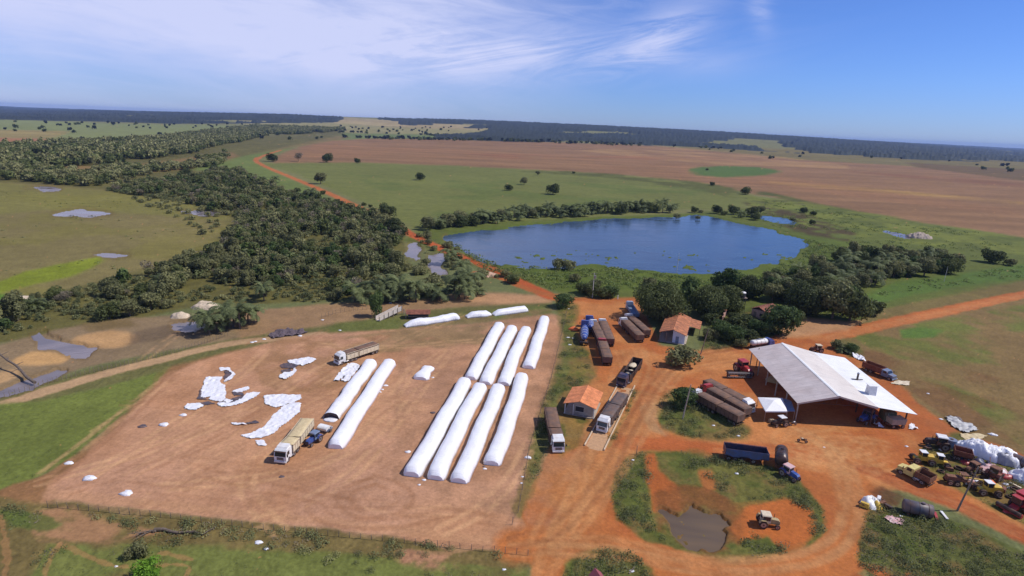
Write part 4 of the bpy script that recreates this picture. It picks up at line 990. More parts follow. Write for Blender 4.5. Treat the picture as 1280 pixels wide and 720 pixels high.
# --- ground cover
def tuft_proto(key, r, h, n, size, leaf, seed):
    rg = np.random.default_rng(seed); a = rg.uniform(0, 6.28, n); q = np.sqrt(rg.uniform(0, 1, n)) * r
    P = np.stack([np.cos(a) * q, np.sin(a) * q, rg.uniform(.05, 1, n) * h * (1 - .5 * q / r)], 1)
    u = np.stack([np.cos(a) * .6, np.sin(a) * .6, np.full(n, .8)], 1)
    V, Fq = leaf_quads(P, u, size, rg)
    PROTO[key] = dict(V=V, F=Fq)
tuft_proto('tuft', .8, .35, 26, .115, 'weed', 50); tuft_proto('tuft_b', .55, .65, 26, .11, 'weed', 51); tuft_proto('shrub', .95, 1.0, 95, .13, 'weed', 52); tuft_proto('reed', 1.6, .8, 18, .4, 'reed', 53)
ISL = [([(826, 500), (840, 488), (862, 486), (888, 500), (934, 538), (930, 547), (900, 550), (860, 546), (830, 534)], 1.25, .42),
       ([(770, 590), (782, 574), (800, 567), (815, 575), (810, 610), (812, 650), (830, 670), (826, 678), (772, 646), (766, 620)], 1.15, .42),
       ([(850, 566), (900, 574), (960, 584), (1000, 602), (1024, 632), (1030, 660), (1014, 676), (1012, 640), (985, 624), (940, 626), (900, 612), (880, 590), (850, 590)], 1.15, .44),
       ([(918, 680), (940, 668), (985, 680), (975, 692), (925, 699)], 1.0, .40),
       ([(706, 724), (708, 708), (732, 692), (762, 684), (788, 693), (812, 714), (820, 760), (700, 760)], 1.1, .42),
       ([(1080, 650), (1087, 634), (1110, 636), (1170, 646), (1215, 662), (1280, 694), (1340, 720), (1340, 800), (1120, 800), (1092, 722), (1074, 700)], 1.1, .36),
       ([(700, 380), (722, 384), (720, 420), (735, 445), (742, 472), (705, 490), (684, 560), (655, 650), (645, 640), (664, 560), (692, 470), (706, 420)], 1.4, .50),
       ([(760, 552), (784, 514), (790, 489), (794, 490), (789, 505), (768, 548)], 1.0, .40),
       ([(1150, 566), (1168, 550), (1200, 548), (1280, 590), (1280, 655), (1230, 626), (1180, 602)], 1.6, .50),
       ([(880, 436), (882, 412), (900, 398), (960, 382), (995, 396), (985, 408), (960, 422), (930, 430), (900, 437)], 1.4, .36),
       ([(0, 636), (50, 640), (84, 656), (60, 664), (10, 660)], 1.3, .45), ([(40, 690), (80, 680), (90, 700), (40, 716)], 1.3, .45), ([(130, 684), (180, 660), (235, 672), (200, 690), (150, 700)], 1.3, .42),
       ([(40, 600), (70, 606), (60, 620), (20, 618)], 1.3, .48)]
TP = np.concatenate([thin(scatter(p, sp * .72, 360 + i), 4.0, th - .04, 361 + i) for i, (p, sp, th) in enumerate(ISL)])
TP = TP[(np.abs(TP[:, 0]) < 300)]
wm = np.ones(len(TP), bool)
qx, qy = PX(TP[:, 0], TP[:, 1], 0.0)
for nm, poly, k in WATERS[-1:]: wm &= ~inside(qx, qy, [(870 + (x - 870) * 1.05, 658 + (y - 658) * 1.05) for x, y in poly])
TP = TP[wm]
print('weeds', len(TP))
merged('weeds', TP, ['tuft', 'tuft_b', 'tuft', 'shrub', 'tuft_b', 'tuft'], .6, 1.2, [LM['weed'], LM['fresh'], LM['weed'], LM['weed'], LM['weed'], LM['dry']], 370, sink=.05)
GP2 = np.concatenate([thin(scatter([(0, 508), (60, 500), (130, 484), (210, 462), (190, 490), (150, 520), (90, 572), (40, 600), (0, 612)], 1.5, 375), 6, .5, 5),
                      thin(scatter([(60, 680), (240, 676), (420, 690), (640, 712), (640, 760), (60, 760)], 1.3, 376), 5, .45, 6),
                      thin(scatter([(1070, 430), (1280, 384), (1340, 380), (1340, 600), (1280, 560), (1200, 520), (1120, 470)], 2.6, 377), 10, .52, 7)])
merged('grass_tufts', GP2, ['tuft', 'tuft_b'], .35, .75, [LM['weed'], LM['weed']], 378, frac=.6, sink=.05)
# hedge of scrub along the near fence
HP = np.concatenate([thin(scatter([(335, 664), (440, 670), (560, 684), (640, 692), (640, 704), (540, 696), (480, 700), (420, 694), (335, 684)], 1.1, 380), 5, .44, 1),
                     thin(scatter([(95, 640), (200, 648), (335, 662), (335, 676), (260, 672), (150, 660)], 1.3, 381), 4, .52, 2),
                     thin(scatter([(400, 700), (520, 706), (640, 715), (640, 730), (400, 720)], 2.0, 382), 5, .5, 3)])
merged('scrub_hedge', HP, ['shrub', 'tuft_b', 'shrub'], .6, 1.15, [LM['wood'], LM['dry'], LM['weed']], 383, sink=.05)
# reeds and floating plants round the pond
RP = thin(scatter([(560, 300), (640, 330), (700, 338), (760, 334), (880, 348), (960, 336), (1005, 320), (1010, 300), (1060, 310), (1060, 340), (990, 352), (900, 360), (780, 362), (690, 362), (600, 334)], 2.1, 390), 9, .38, 4)
RP = np.concatenate([RP, thin(scatter([(930, 246), (1040, 262), (1150, 280), (1280, 300), (1280, 330), (1100, 310), (1010, 300), (960, 284)], 5, 391), 16, .5, 5),
                     thin(scatter([(1080, 372), (1120, 354), (1180, 347), (1280, 332), (1280, 346), (1200, 356), (1140, 366)], 3.0, 392), 9, .42, 6)])
RP = RP[fbm(RP[:, 0], RP[:, 1], 3.0, 12, 2) > .3]
rx, ry = PX(RP[:, 0], RP[:, 1], 0.0)
RP = RP[~inside(rx, ry, [(775 + (x - 775) * .985, 308 + (y - 308) * .985) for x, y in POND])]
merged('marsh_plants', RP, ['reed', 'tuft', 'reed'], .8, 1.5, [LM['reed'], LM['weed'], LM['fresh']], 393, sink=.1)
MPP = thin(scatter([(-60, 262), (0, 236), (150, 246), (280, 268), (275, 290), (240, 310), (160, 334), (90, 352), (0, 366), (-60, 380)], 7.0, 394), 30, .58, 7)
merged('marsh_plants', MPP, ['reed', 'reed'], .7, 1.3, [LM['reed'], LM['weed']], 395, sink=.5)
BP = thin(scatter([(190, 232), (290, 262), (284, 290), (262, 302), (240, 284), (150, 244)], 6, 396), 14, .42, 8)
merged('marsh_shrubs', BP, ['bush', 'shrub'], .5, 1.1, [LM['wood'], LM['reed']], 397, frac=.2, grow=1.8)
# low scrub between the wood and the road, sandy pit rims
SPt = thin(scatter([(495, 300), (530, 290), (600, 330), (640, 352), (600, 362), (560, 366), (520, 372), (500, 352), (510, 330)], 3.2, 398), 8, .42, 9)
sx_, sy_ = PX(SPt[:, 0], SPt[:, 1], 0.0)
ok = np.ones(len(SPt), bool)
for nm, poly, k in WATERS[1:3]: ok &= ~inside(sx_, sy_, poly)
D_ = [(540, 303), (580, 319), (620, 335), (655, 351), (655, 357), (620, 342), (580, 326), (540, 310)]
ok &= ~inside(sx_, sy_, D_)
merged('roadside_scrub', SPt[ok], ['shrub', 'tuft_b', 'bush'], .6, 1.2, [LM['weed'], LM['dry'], LM['wood']], 399, frac=.6, grow=1.3)
# ------------------------------------------------------------------ materials of things
WHITE = mat('white_paint', (.78, .78, .76), .45, var=.10, dust=.25, vscale=1.2)
CREAM = mat('cream_panels', (.70, .60, .42), .6, var=.22, dust=.25, vscale=2.0)
CREAMT = mat('cream_tarp', (.62, .50, .28), .75, var=.2, dust=.2, bump=.03, bscale=4)
RED = mat('red_paint', (.42, .035, .04), .4, var=.25, dust=.3)
BLUE = mat('blue_paint', (.035, .10, .34), .4, var=.3, dust=.3)
NAVY = mat('navy_paint', (.03, .045, .10), .45, var=.3, dust=.3)
STEELB = mat('steel_blue_paint', (.16, .24, .36), .45, var=.25, dust=.4)
YEL = mat('yellow_paint', (.72, .48, .06), .5, var=.25, dust=.35)
PYEL = mat('pale_yellow_paint', (.70, .58, .20), .5, var=.2, dust=.25)
RUST = mat('rust', (.20, .085, .045), .85, var=.5, vscale=2.5, dust=.5, second=(.10, .05, .04))
RBROWN = mat('red_brown_panels', (.19, .055, .035), .7, var=.35, dust=.45)
DGREY = mat('dark_grey_tarp', (.105, .085, .08), .8, var=.3, vscale=1.2, dust=.35, bump=.03, bscale=3)
BROWNT = mat('brown_tarp', (.13, .085, .065), .85, var=.3, vscale=1.0, dust=.4, bump=.03, bscale=3)
BLK = mat('black_rubber', (.022, .02, .02), .85, var=.3, dust=.5)
DKM = mat('dark_steel', (.05, .045, .045), .6, .3, var=.4, dust=.4)
STEEL = mat('bare_steel', (.42, .42, .43), .4, .6, var=.25, dust=.25)
GLASS = mat('dark_glass', (.02, .025, .03), .08, var=.1, spec=.8)
LAMP = mat('lamp_glass', (.65, .65, .6), .15, var=.1)
ORNG = mat('orange_plastic', (.78, .17, .04), .6, var=.2)
TILE = None
CONC = mat('concrete', (.42, .37, .31), .9, var=.3, vscale=1.2, dust=.4)
WOODM = mat('weathered_wood', (.26, .20, .15), .9, var=.5, vscale=3)
PLAST = mat('white_film', (.86, .86, .88), .38, var=.07, vscale=.5, dust=.10, bump=.05, bscale=2.2)
FILM = mat('loose_white_film', (.80, .80, .82), .5, var=.14, vscale=1.0, dust=.16, bump=.12, bscale=2.6)
BFILM = mat('black_film', (.075, .070, .085), .5, var=.4, vscale=1.0, dust=.35, bump=.08, bscale=3)
PINKM = mat('faded_pink_sheet', (.62, .30, .30), .7, var=.3, second=(.7, .6, .55), vscale=1.5)

def wrinkle(m, amt=.05):
    nt = m.node_tree; N = nt.nodes; L = nt.links; b = N['Principled BSDF']; tc = N.new('ShaderNodeTexCoord')
    mp = N.new('ShaderNodeMapping'); mp.inputs['Scale'].default_value = (2.2, .35, .35); L.new(tc.outputs['Object'], mp.inputs['Vector'])
    n = N.new('ShaderNodeTexNoise'); n.inputs['Scale'].default_value = 1.3; n.inputs['Detail'].default_value = 7; n.inputs['Roughness'].default_value = .7; L.new(mp.outputs[0], n.inputs['Vector'])
    bp = N.new('ShaderNodeBump'); bp.inputs['Distance'].default_value = amt; L.new(n.outputs['Fac'], bp.inputs['Height']); L.new(bp.outputs['Normal'], b.inputs['Normal'])
wrinkle(PLAST, .16)
def wheel_mesh(r=.52, w=.32):
    mb = MB()
    prof = [(-w / 2, r * .62), (-w / 2, r * .93), (-w * .36, r), (w * .36, r), (w / 2, r * .93), (w / 2, r * .62)]
    n = 14; rings = []
    for i in range(n):
        a = 2 * math.pi * i / n
        rings.append([(q * math.cos(a), y, q * math.sin(a)) for y, q in prof])
    k = len(prof); vs = [p for r_ in rings for p in r_]; fs = []
    for i in range(n):
        j = (i + 1) % n
        for t in range(k - 1): fs.append([i * k + t, i * k + t + 1, j * k + t + 1, j * k + t])
    mb.add(vs, fs, BLK, True)
    mb.tube((0, -w * .42, 0), (0, w * .42, 0), r * .62, STEEL, 12)
    mb.tube((0, -w * .5, 0), (0, w * .5, 0), r * .22, DKM, 8)
    return mb
_WH = {}
def wheel(parent, M, x, y, r=.52, w=.32, name='wheel'):
    k = (round(r, 2), round(w, 2))
    if k not in _WH:
        o = wheel_mesh(r, w).build(name, parent); _WH[k] = o.data
    else: o = link(name, _WH[k], parent)
    o.matrix_local = M @ Matrix.Translation((x, y, r))
    return o

def cab_parts(root, M, col, bonnet=False, h=3.3, w=2.45, L_=2.1, visor=True):
    """x = 0 is the front bumper, the truck extends to -x"""
    y = w / 2
    if bonnet:
        b = MB(M); b.prism([(-.1, .75), (-.1, 1.65), (-1.3, 1.85), (-1.3, .75)], -y * .75, y * .75, col)
        b.prism([(-1.3, .7), (-1.3, 1.85), (-1.75, 2.7), (-3.0, 2.75), (-3.0, .7)], -y, y, col); b.build('cab', root)
        g = MB(M); g.add([(-1.30, -y * .86, 1.93), (-1.30, y * .86, 1.93), (-1.68, y * .80, 2.62), (-1.68, -y * .80, 2.62)], [(0, 1, 2, 3)], GLASS); g.build('windshield', root)
        fx, gz, L2 = -.1, 1.2, 3.0
    else:
        b = MB(M); b.prism([(-.05, .55), (-.05, 1.75), (-.28, h - .35), (-.55, h), (-L_, h), (-L_, .75), (-1.5, .75), (-1.35, 1.15), (-.75, 1.15), (-.6, .55)], -y, y, col)
        b.prism([(-.62, h), (-.95, h + .38), (-L_ + .05, h + .5), (-L_ + .05, h)], -y * .86, y * .86, col)
        b.build('cab', root)
        g = MB(M); g.add([(-.038, -y * .9, 1.80), (-.038, y * .9, 1.80), (-.262, y * .86, h - .45), (-.262, -y * .86, h - .45)], [(0, 1, 2, 3)], GLASS); g.build('windshield', root)
        if visor:
            v = MB(M); v.box(-.35, -.02, -y * .92, y * .92, h - .42, h - .30, DKM); v.build('sun_visor', root)
        fx, gz, L2 = -.05, 1.1, L_
    gr = MB(M); gr.box(fx, fx + .04, -y * .55, y * .55, gz - .15, gz + .5 if not bonnet else gz + .3, DKM)
    for i in range(3): gr.box(fx + .04, fx + .07, -y * .55, y * .55, gz - .1 + .2 * i, gz - .04 + .2 * i, STEEL)
    gr.build('grille', root)
    bp = MB(M); bp.box(fx - .05, fx + .14, -y, y, .38, .72, col, 0, .05); bp.build('bumper', root)
    for s in (-1, 1):
        l = MB(M); l.box(fx + .14, fx + .17, s * y * .82 - .2, s * y * .82 + .2, .48, .66, LAMP); l.build('headlight', root)
        sw = MB(M); q = s * (y + .004)
        x0, x1 = (-1.75, -2.6) if bonnet else (-.42, -1.3)
        sw.add([(x0, q, 1.85), (x1, q, 1.85), (x1, q, 2.6 if bonnet else h - .5), (x0 - .12, q, 2.6 if bonnet else h - .5)], [(0, 1, 2, 3) if s < 0 else (3, 2, 1, 0)], GLASS); sw.build('side_window', root)
        mi = MB(M); mx = -1.4 if bonnet else -.15
        mi.tube((mx, s * y, 2.5), (mx + .12, s * (y + .25), 2.45), .025, DKM, 5); mi.box(mx + .05, mx + .17, s * (y + .32) - .12, s * (y + .32) + .12, 1.9, 2.45, DKM); mi.build('mirror', root)
    return L2

def trailer_parts(root, M, x0, x1, body, tarp, axles=2, z0=1.25, z1=3.2, w=2.55, kind='grain', ribs=True, wr=.5):
    """trailer from x0 (front) back to x1 (< x0)"""
    y = w / 2
    c = MB(M)
    for s in (-1, 1): c.box(x1, x0, s * .45 - .07, s * .45 + .07, .85, z0 - .003, DKM)
    c.box(x1 - .02, x1 + .08, -y * .95, y * .95, .45, .65, DKM)
    c.tube((x0 - .3, 0, .9), (x0 + .9, 0, 1.0), .09, DKM, 6)
    c.build('chassis', root)
    if kind == 'grain':
        b = MB(M); t = .06
        b.box(x1, x0, -y, y, z0, z0 + .12, body)
        for s in (-1, 1): b.box(x1, x0, s * y - t * (s > 0), s * y + t * (s < 0), z0 + .12, z1, body)
        b.box(x0 - t, x0 - .002, -y + t + .002, y - t - .002, z0 + .12, z1, body); b.box(x1 + .002, x1 + t, -y + t + .002, y - t - .002, z0 + .12, z1, body)
        if ribs:
            n = max(3, int((x0 - x1) / 1.1))
            for i in range(n + 1):
                xx = x1 + .06 + (x0 - x1 - .12) * i / n
                for s in (-1, 1): b.box(xx - .05, xx + .05, s * (y + .035) - .033, s * (y + .035) + .033, z0 - .1, z1 + .03, DKM if body in (DGREY, NAVY, BROWNT) else body)
        for s in (-1, 1): b.box(x1, x0, s * (y + .05) - .047, s * (y + .05) + .047, z1 + .034, z1 + .10, body)
        b.build('cargo_box', root)
        if tarp is not None:
            m = MB(M); n = max(8, int((x0 - x1) / .55)); rings = []
            for i in range(n + 1):
                xx = x1 + (x0 - x1) * i / n; sag = .05 * math.sin(i * 2.1) + (.06 if i % 2 else -.03); e = .16 if i in (0, n) else 0
                rings.append([(xx, -y - .07, z1 - .25), (xx, -y - .06, z1 + .06), (xx, -y * .55, z1 + .17 + sag - e), (xx, 0, z1 + .24 + sag - e), (xx, y * .55, z1 + .17 + sag - e), (xx, y + .06, z1 + .06), (xx, y + .07, z1 - .25)])
            m.loft(rings, tarp, cap=True, smooth=True); m.build('tarpaulin', root)
    elif kind == 'tank':
        m = MB(M); L_ = x0 - x1; rr = y * .82; zc = z0 + rr; rings = []
        for i, (t, q) in enumerate([(0, .35), (.03, .8), (.07, 1), (.5, 1), (.93, 1), (.97, .8), (1, .35)]):
            rings.append([(x1 + L_ * t, math.cos(a) * rr * q, zc + math.sin(a) * rr * q) for a in [2 * math.pi * k / 16 for k in range(16)]])
        m.loft(rings, body); m.build('tank', root)
        r = MB(M)
        for t in (.25, .5, .75):
            xx = x1 + L_ * t; r.tube((xx - .04, 0, zc), (xx + .04, 0, zc), rr + .02, DKM, 18)
        r.box(x1 + L_ * .3, x1 + L_ * .7, -.25, .25, zc + rr + .01, zc + rr + .07, STEEL); r.tube((x1 + L_ * .5, 0, zc + rr), (x1 + L_ * .5, 0, zc + rr + .25), .28, STEEL, 10)
        r.build('walkway', root)
    for k in range(axles):
        for s in (-1, 1): wheel(root, M, x1 + .75 + k * 1.22, s * (y - .18), wr, .34)
    f = MB(M)
    for s in (-1, 1): f.box(x1 + .1, x1 + .2 + axles * 1.22, s * (y - .18) - .2, s * (y - .18) + .2, 1.06, 1.11, DKM)
    f.build('mudguard', root)

TS = .80                                   # trucks of this yard are low
def drop(px, py, z): p = G(px, py, z * TS); return Vector((p.x, p.y, 0))
def local(root_loc, rz, a, b):
    """matrix, in the root's frame, whose x axis runs from b to a, with origin at a"""
    inv = (Matrix.Translation(root_loc) @ Matrix.Rotation(rz, 4, 'Z')).inverted()
    d = a - b; ang = math.atan2(d.y, d.x)
    return inv @ Matrix.Translation(a) @ Matrix.Rotation(ang, 4, 'Z')

def truck(path, label, cab=WHITE, body=DGREY, tarp=DGREY, parts=2, bonnet=False, cat='truck', group=None, kind='grain', z1=3.2, name='truck', total=None, h=3.3, load=None, axles=2, ribs=True):
    """path: ground points front, (joint,) rear"""
    a = path[0]; b = path[-1]
    if total:
        d = (b - a).normalized(); b = a + d * total; path = [a, b] if len(path) == 2 else [a, path[1], b]
    d = path[0] - path[1]; rz = math.atan2(d.y, d.x)
    root = empty(name, a, rz, label, cat, group); root.scale = (1, .94, TS)
    I = Matrix.Identity(4)
    L2 = cab_parts(root, I, cab, bonnet, h)
    wheel(root, I, -.95 if not bonnet else -.9, 1.02); wheel(root, I, -.95 if not bonnet else -.9, -1.02)
    tot = sum((path[i] - path[i + 1]).length for i in range(len(path) - 1))
    rigid = tot < 11
    fr = MB(I); L3 = tot if rigid else L2 + 3.6
    for s in (-1, 1): fr.box(-L3 + .1, -.4, s * .42 - .06, s * .42 + .06, .7, .84, DKM)
    fr.build('frame', root)
    if rigid:
        for k in range(2):
            for s in (-1, 1): wheel(root, I, -tot + 1.2 + k * 1.2, s * 1.02)
        ft = MB(I); ft.tube((-L2 - .2, 1.0, .75), (-L2 - 1.1, 1.0, .75), .28, STEEL, 10); ft.build('fuel_tank', root)
        trailer_parts(root, I, -L2 - .15, -tot, body, tarp, 0, 1.2, z1, 2.45, kind, ribs)
    else:
        for k in range(2):
            for s in (-1, 1): wheel(root, I, -L2 - 1.3 - k * 1.25, s * 1.02)
        for s in (-1, 1):
            ft = MB(I); ft.tube((-L2 - .1, s * 1.0, .7), (-L2 - .75, s * 1.0, .7), .3, STEEL, 10); ft.build('fuel_tank', root)
        if len(path) == 3:
            M1 = local(a, rz, path[0], path[1]); l1 = (path[0] - path[1]).length
            trailer_parts(root, M1, -L2 - .35, -l1 + .1, body, tarp, axles, 1.25, z1, 2.6, kind, ribs)
            M2 = local(a, rz, path[1], path[2]); l2 = (path[1] - path[2]).length
            trailer_parts(root, M2, -.15, -l2, body, tarp, axles, 1.25, z1, 2.6, kind, ribs)
        else:
            n = parts; seg = (tot - L2 - .35) / n
            for i in range(n):
                x0 = -L2 - .35 - seg * i
                trailer_parts(root, I, x0 - (.12 if i else 0), x0 - seg + .12, body, tarp, axles, 1.25, z1, 2.6, kind, ribs)
    return root

TG = 'parked grain trucks'
def P2(f, r, zf, zr): return [drop(f[0], f[1], zf), drop(r[0], r[1], zr)]
truck(P2((751.5, 541), (779, 490), 0, 3.4), 'white cab truck under a grey brown tarpaulin standing on the weighbridge', WHITE, DGREY, DGREY, group=TG)
truck([drop(698, 567, 0), drop(693.5, 534, 3.4), drop(688, 508, 3.4)], 'white cab truck with a long brown covered load parked left of the small tiled house', WHITE, BROWNT, BROWNT, group=TG)
truck([drop(350.5, 580, 0), drop(367, 545, 3.4), drop(384, 522, 3.4)], 'white truck with cream covered trailers on the bare yard beside the blue tractor', WHITE, CREAM, CREAMT, group=TG)
truck([drop(420.5, 456, 0), drop(445, 436, 3.3), drop(470, 428, 3.3)], 'white truck bending round with cream boarded trailers at the back of the yard', WHITE, CREAM, BROWNT, group=TG)
t = truck([drop(775.5, 484, 0), drop(787, 463, 3.2), drop(797, 447, 3.2)], 'dark blue cab truck with open trailers carrying pale sacks, behind the weighbridge', NAVY, DKM, None, group=TG)
inv = t.matrix_basis.inverted()
for (x, y, z, s) in [(787.5, 464, 2.6, 1.5), (791, 455, 2.7, 1.6)]:
    p = drop(x, y, z); b = MB(); q = inv @ p
    b.blob((0, 0, 0), (s, 1.1, .55), CREAM, 3); o = b.build('load', t); o.location = (q.x, q.y, 2.2)
truck(P2((741, 398), (755, 428), 3.6, 3.4), 'brown covered truck, left of the two with white cabs turned away by the road junction', WHITE, BROWNT, BROWNT, group=TG, total=17)
truck(P2((752.5, 397), (763, 423), 3.6, 3.4), 'brown covered truck, right of the two with white cabs turned away by the road junction', WHITE, BROWNT, BROWNT, group=TG)
truck(P2((752, 421), (760, 446), 3.6, 3.4), 'brown covered truck with a red cab standing behind another by the road junction', RED, BROWNT, BROWNT, group=TG)
truck(P2((778, 396), (801, 419), 3.4, 3.2), 'brown covered truck with white cab, outer one of the pair beside the large dark tree', WHITE, BROWNT, BROWNT, group=TG)
truck(P2((784.5, 391), (809, 413), 3.4, 3.2), 'brown covered truck with white cab, inner one of the pair beside the large dark tree', WHITE, BROWNT, BROWNT, group=TG)
truck(P2((786, 381), (795, 391), 1.5, 3.0), 'bluish white small truck parked in the shade of the large dark tree', mat('pale_blue_paint', (.45, .55, .68), .5, var=.2, dust=.2), STEELB, None, parts=1, z1=2.4)
truck(P2((865, 486), (928, 519), 3.2, 3.2), 'brown covered truck, white cab at its left end, nearest of three parked side by side', WHITE, BROWNT, BROWNT, group=TG)
truck(P2((879, 479), (936, 511), 3.2, 3.2), 'brown covered truck with a red cab, middle of three parked side by side', RED, BROWNT, BROWNT, group=TG)
truck(P2((941, 507), (883, 474), 2.6, 3.2), 'brown covered truck, white cab at its right end, farthest of three side by side', WHITE, BROWNT, BROWNT, group=TG)
truck(P2((965, 426), (939, 430), 1.8, 1.8), 'small tanker truck with white tank and blue cab on the road behind the big roof', BLUE, WHITE, None, parts=1, kind='tank', cat='tanker truck', h=2.6)
truck(P2((1119, 472), (1093, 459), 1.2, 2.0), 'old truck with blue grey bonnet and dark red stake body right of the big roof', STEELB, RBROWN, None, bonnet=True, z1=2.9, total=8.2)
truck(P2((1124, 582), (1166, 601), 1.2, 1.5), 'old truck with pale yellow cab and empty rusty bed on the dirt', PYEL, RUST, None, bonnet=True, z1=2.5, h=2.6)
# blue tipping trailer standing without its truck
def lone_trailer(f, r, zf, zr, label, body, side=None, name='trailer', z1=3.4):
    a, b = drop(*f, zf), drop(*r, zr); d = a - b; rz = math.atan2(d.y, d.x); root = empty(name, a, rz, label, 'trailer'); root.scale = (1, .94, .85)
    L_ = d.length; I = Matrix.Identity(4)
    trailer_parts(root, I, 0, -L_, body, None, 3, 1.25, z1, 2.55)
    if side is not None:
        m = MB(); rings = []
        n = 16
        for i in range(n + 1):
            x = -L_ * i / n; w_ = .10 * math.sin(i * 1.9) + .05 * math.sin(i * 4.3)
            rings.append([(x, -1.36 - abs(w_), z1 + .08), (x, -1.46 - .12 * math.sin(i * 2.3), 2.6), (x, -1.42 - abs(w_) * 1.6, 1.4 + .25 * math.sin(i * .9))])
        m.loft(rings, side, cap=False, closed=False); m.build('tarpaulin', root)
    lg = MB()
    for s in (-1, 1): lg.box(-1.2, -1.05, s * .7 - .06, s * .7 + .06, 0, 1.0, DKM)
    lg.build('landing_leg', root)
    for k in range(1):
        for s in (-1, 1): wheel(root, I, -2.6, s * 1.08, .5, .34)
    return root
lone_trailer((960, 565), (906, 558), 2.8, 2.8, 'long open trailer with blue and grey sides parked on the dirt above the muddy pond', NAVY, mat('blue_grey_cover', (.06, .11, .25), .6, var=.5, second=(.20, .17, .17), vscale=.5, bump=.06, bscale=3), z1=2.9)
# dark road tank seen end on
def tank(f, r, rad, label, m, name='tank', end=None, zc=None):
    a, b = G(*f, rad), G(*r, rad); a.z = b.z = 0; d = a - b; rz = math.atan2(d.y, d.x); root = empty(name, b, rz, label, 'tank')
    L_ = d.length; mb = MB(); zc = zc or rad; rings = []
    for t, q in [(0, .1), (.02, .7), (.05, 1), (.5, 1), (.95, 1), (.98, .7), (1, .1)]:
        rings.append([(L_ * t, math.cos(k / 20 * 6.2832) * rad * q, zc + math.sin(k / 20 * 6.2832) * rad * q) for k in range(20)])
    mb.loft(rings, m); mb.build('shell', root)
    h = MB()
    for t in (.2, .5, .8): h.tube((L_ * t - .05, 0, zc), (L_ * t + .05, 0, zc), rad + .025, DKM, 22)
    h.tube((L_ * .5 - .6, 0, zc + rad), (L_ * .5 - .6, 0, zc + rad + .2), .3, end or m, 10); h.build('band', root)
    s = MB()
    for t in (.2, .8): s.box(L_ * t - .15, L_ * t + .15, -rad * .8, rad * .8, 0, zc - rad * .75, RUST)
    s.build('saddle', root)
    return root
STK = mat('tank_black', (.045, .042, .05), .35, .3, var=.4, dust=.4, vscale=1.0)
tank((976, 582), (976, 566), 1.15, 'dark round ended tank with shiny top right of the blue trailer', STK, zc=1.9)
tank((1128, 631), (1167, 640), 1.1, 'long black cylinder tank lying at the top of the weedy bank', mat('tank_grey', (.10, .10, .12), .5, var=.4, dust=.45, vscale=.8))
tank((1256, 568), (1300, 586), 1.0, 'dark grey tank lying at the right edge beside the white heap', mat('tank_grey', (.1, .1, .12)))

# ------------------------------------------------------------------ machines
def tractor(px, py, rz, label, body=RED, cabc=None, s=1.0, name='tractor', cat='tractor', roof=None, loader=None, canopy=False, group=None):
    root = empty(name, G(px, py), R(rz), label, cat, group); root.scale = (s, s, s); I = Matrix.Identity(4)
    cabc = cabc or body; roof = roof or cabc
    b = MB(); b.prism([(2.2, .75), (2.2, 1.35), (1.9, 1.6), (.55, 1.75), (.55, .75)], -.42, .42, body); b.box(-1.1, .55, -.4, .4, .6, 1.0, body); b.box(-1.0, -.5, -.5, .5, .6, 1.1, DKM); b.build('bonnet', root)
    g = MB(); g.box(2.2, 2.23, -.32, .32, .85, 1.3, DKM); g.build('grille', root)
    e = MB(); e.tube((1.3, .3, 1.6), (1.3, .3, 2.5), .05, DKM, 6); e.build('exhaust', root)
    if canopy:
        c = MB()
        for x in (-1.0, .3):
            for y in (-.7, .7): c.tube((x, y, 1.0), (x, y, 2.5), .04, cabc, 5)
        c.build('canopy_post', root)
    else:
        c = MB(); c.box(-1.0, .5, -.75, .75, 1.05, 1.5, cabc); c.box(-1.0, .5, -.75, .75, 2.35, 2.45, cabc)
        for x in (-.96, .46):
            for y in (-.71, .71): c.box(x - .04, x + .04, y - .04, y + .04, 1.5, 2.35, cabc)
        c.build('cab', root)
        w_ = MB(); w_.box(-.93, .47, -.70, .70, 1.5, 2.34, GLASS, .03, .03); w_.build('window', root)
    r = MB(); r.box(-1.15, .65, -.85, .85, 2.46 if not canopy else 2.5, 2.6, roof, .1, .1); r.build('roof', root)
    st = MB(); st.box(-.6, -.2, -.25, .25, 1.05, 1.25, DKM); st.box(-.65, -.55, -.25, .25, 1.25, 1.7, DKM); st.build('seat', root)
    for sd in (-1, 1):
        wheel(root, I, -.75, sd * .95, .82, .48); wheel(root, I, 1.75, sd * .8, .5, .3)
        f = MB(); f.prism([(-1.55, 1.2), (-1.25, 1.72), (-.4, 1.72), (0, 1.25), (-.1, 1.2), (-.45, 1.64), (-1.2, 1.64), (-1.45, 1.2)], sd * .95 - .26, sd * .95 + .26, body); f.build('fender', root)
    if loader:
        l = MB()
        for sd in (-1, 1): l.path([(.2, sd * .62, 1.5), (2.0, sd * .62, 1.7), (3.0, sd * .62, .6)], .08, loader)
        l.build('loader_arm', root)
        k = MB(); k.prism([(3.0, .15), (3.9, .1), (3.9, .18), (3.1, .3), (3.05, 1.0), (2.95, 1.0)], -1.1, 1.1, loader); k.build('bucket', root)
    return root
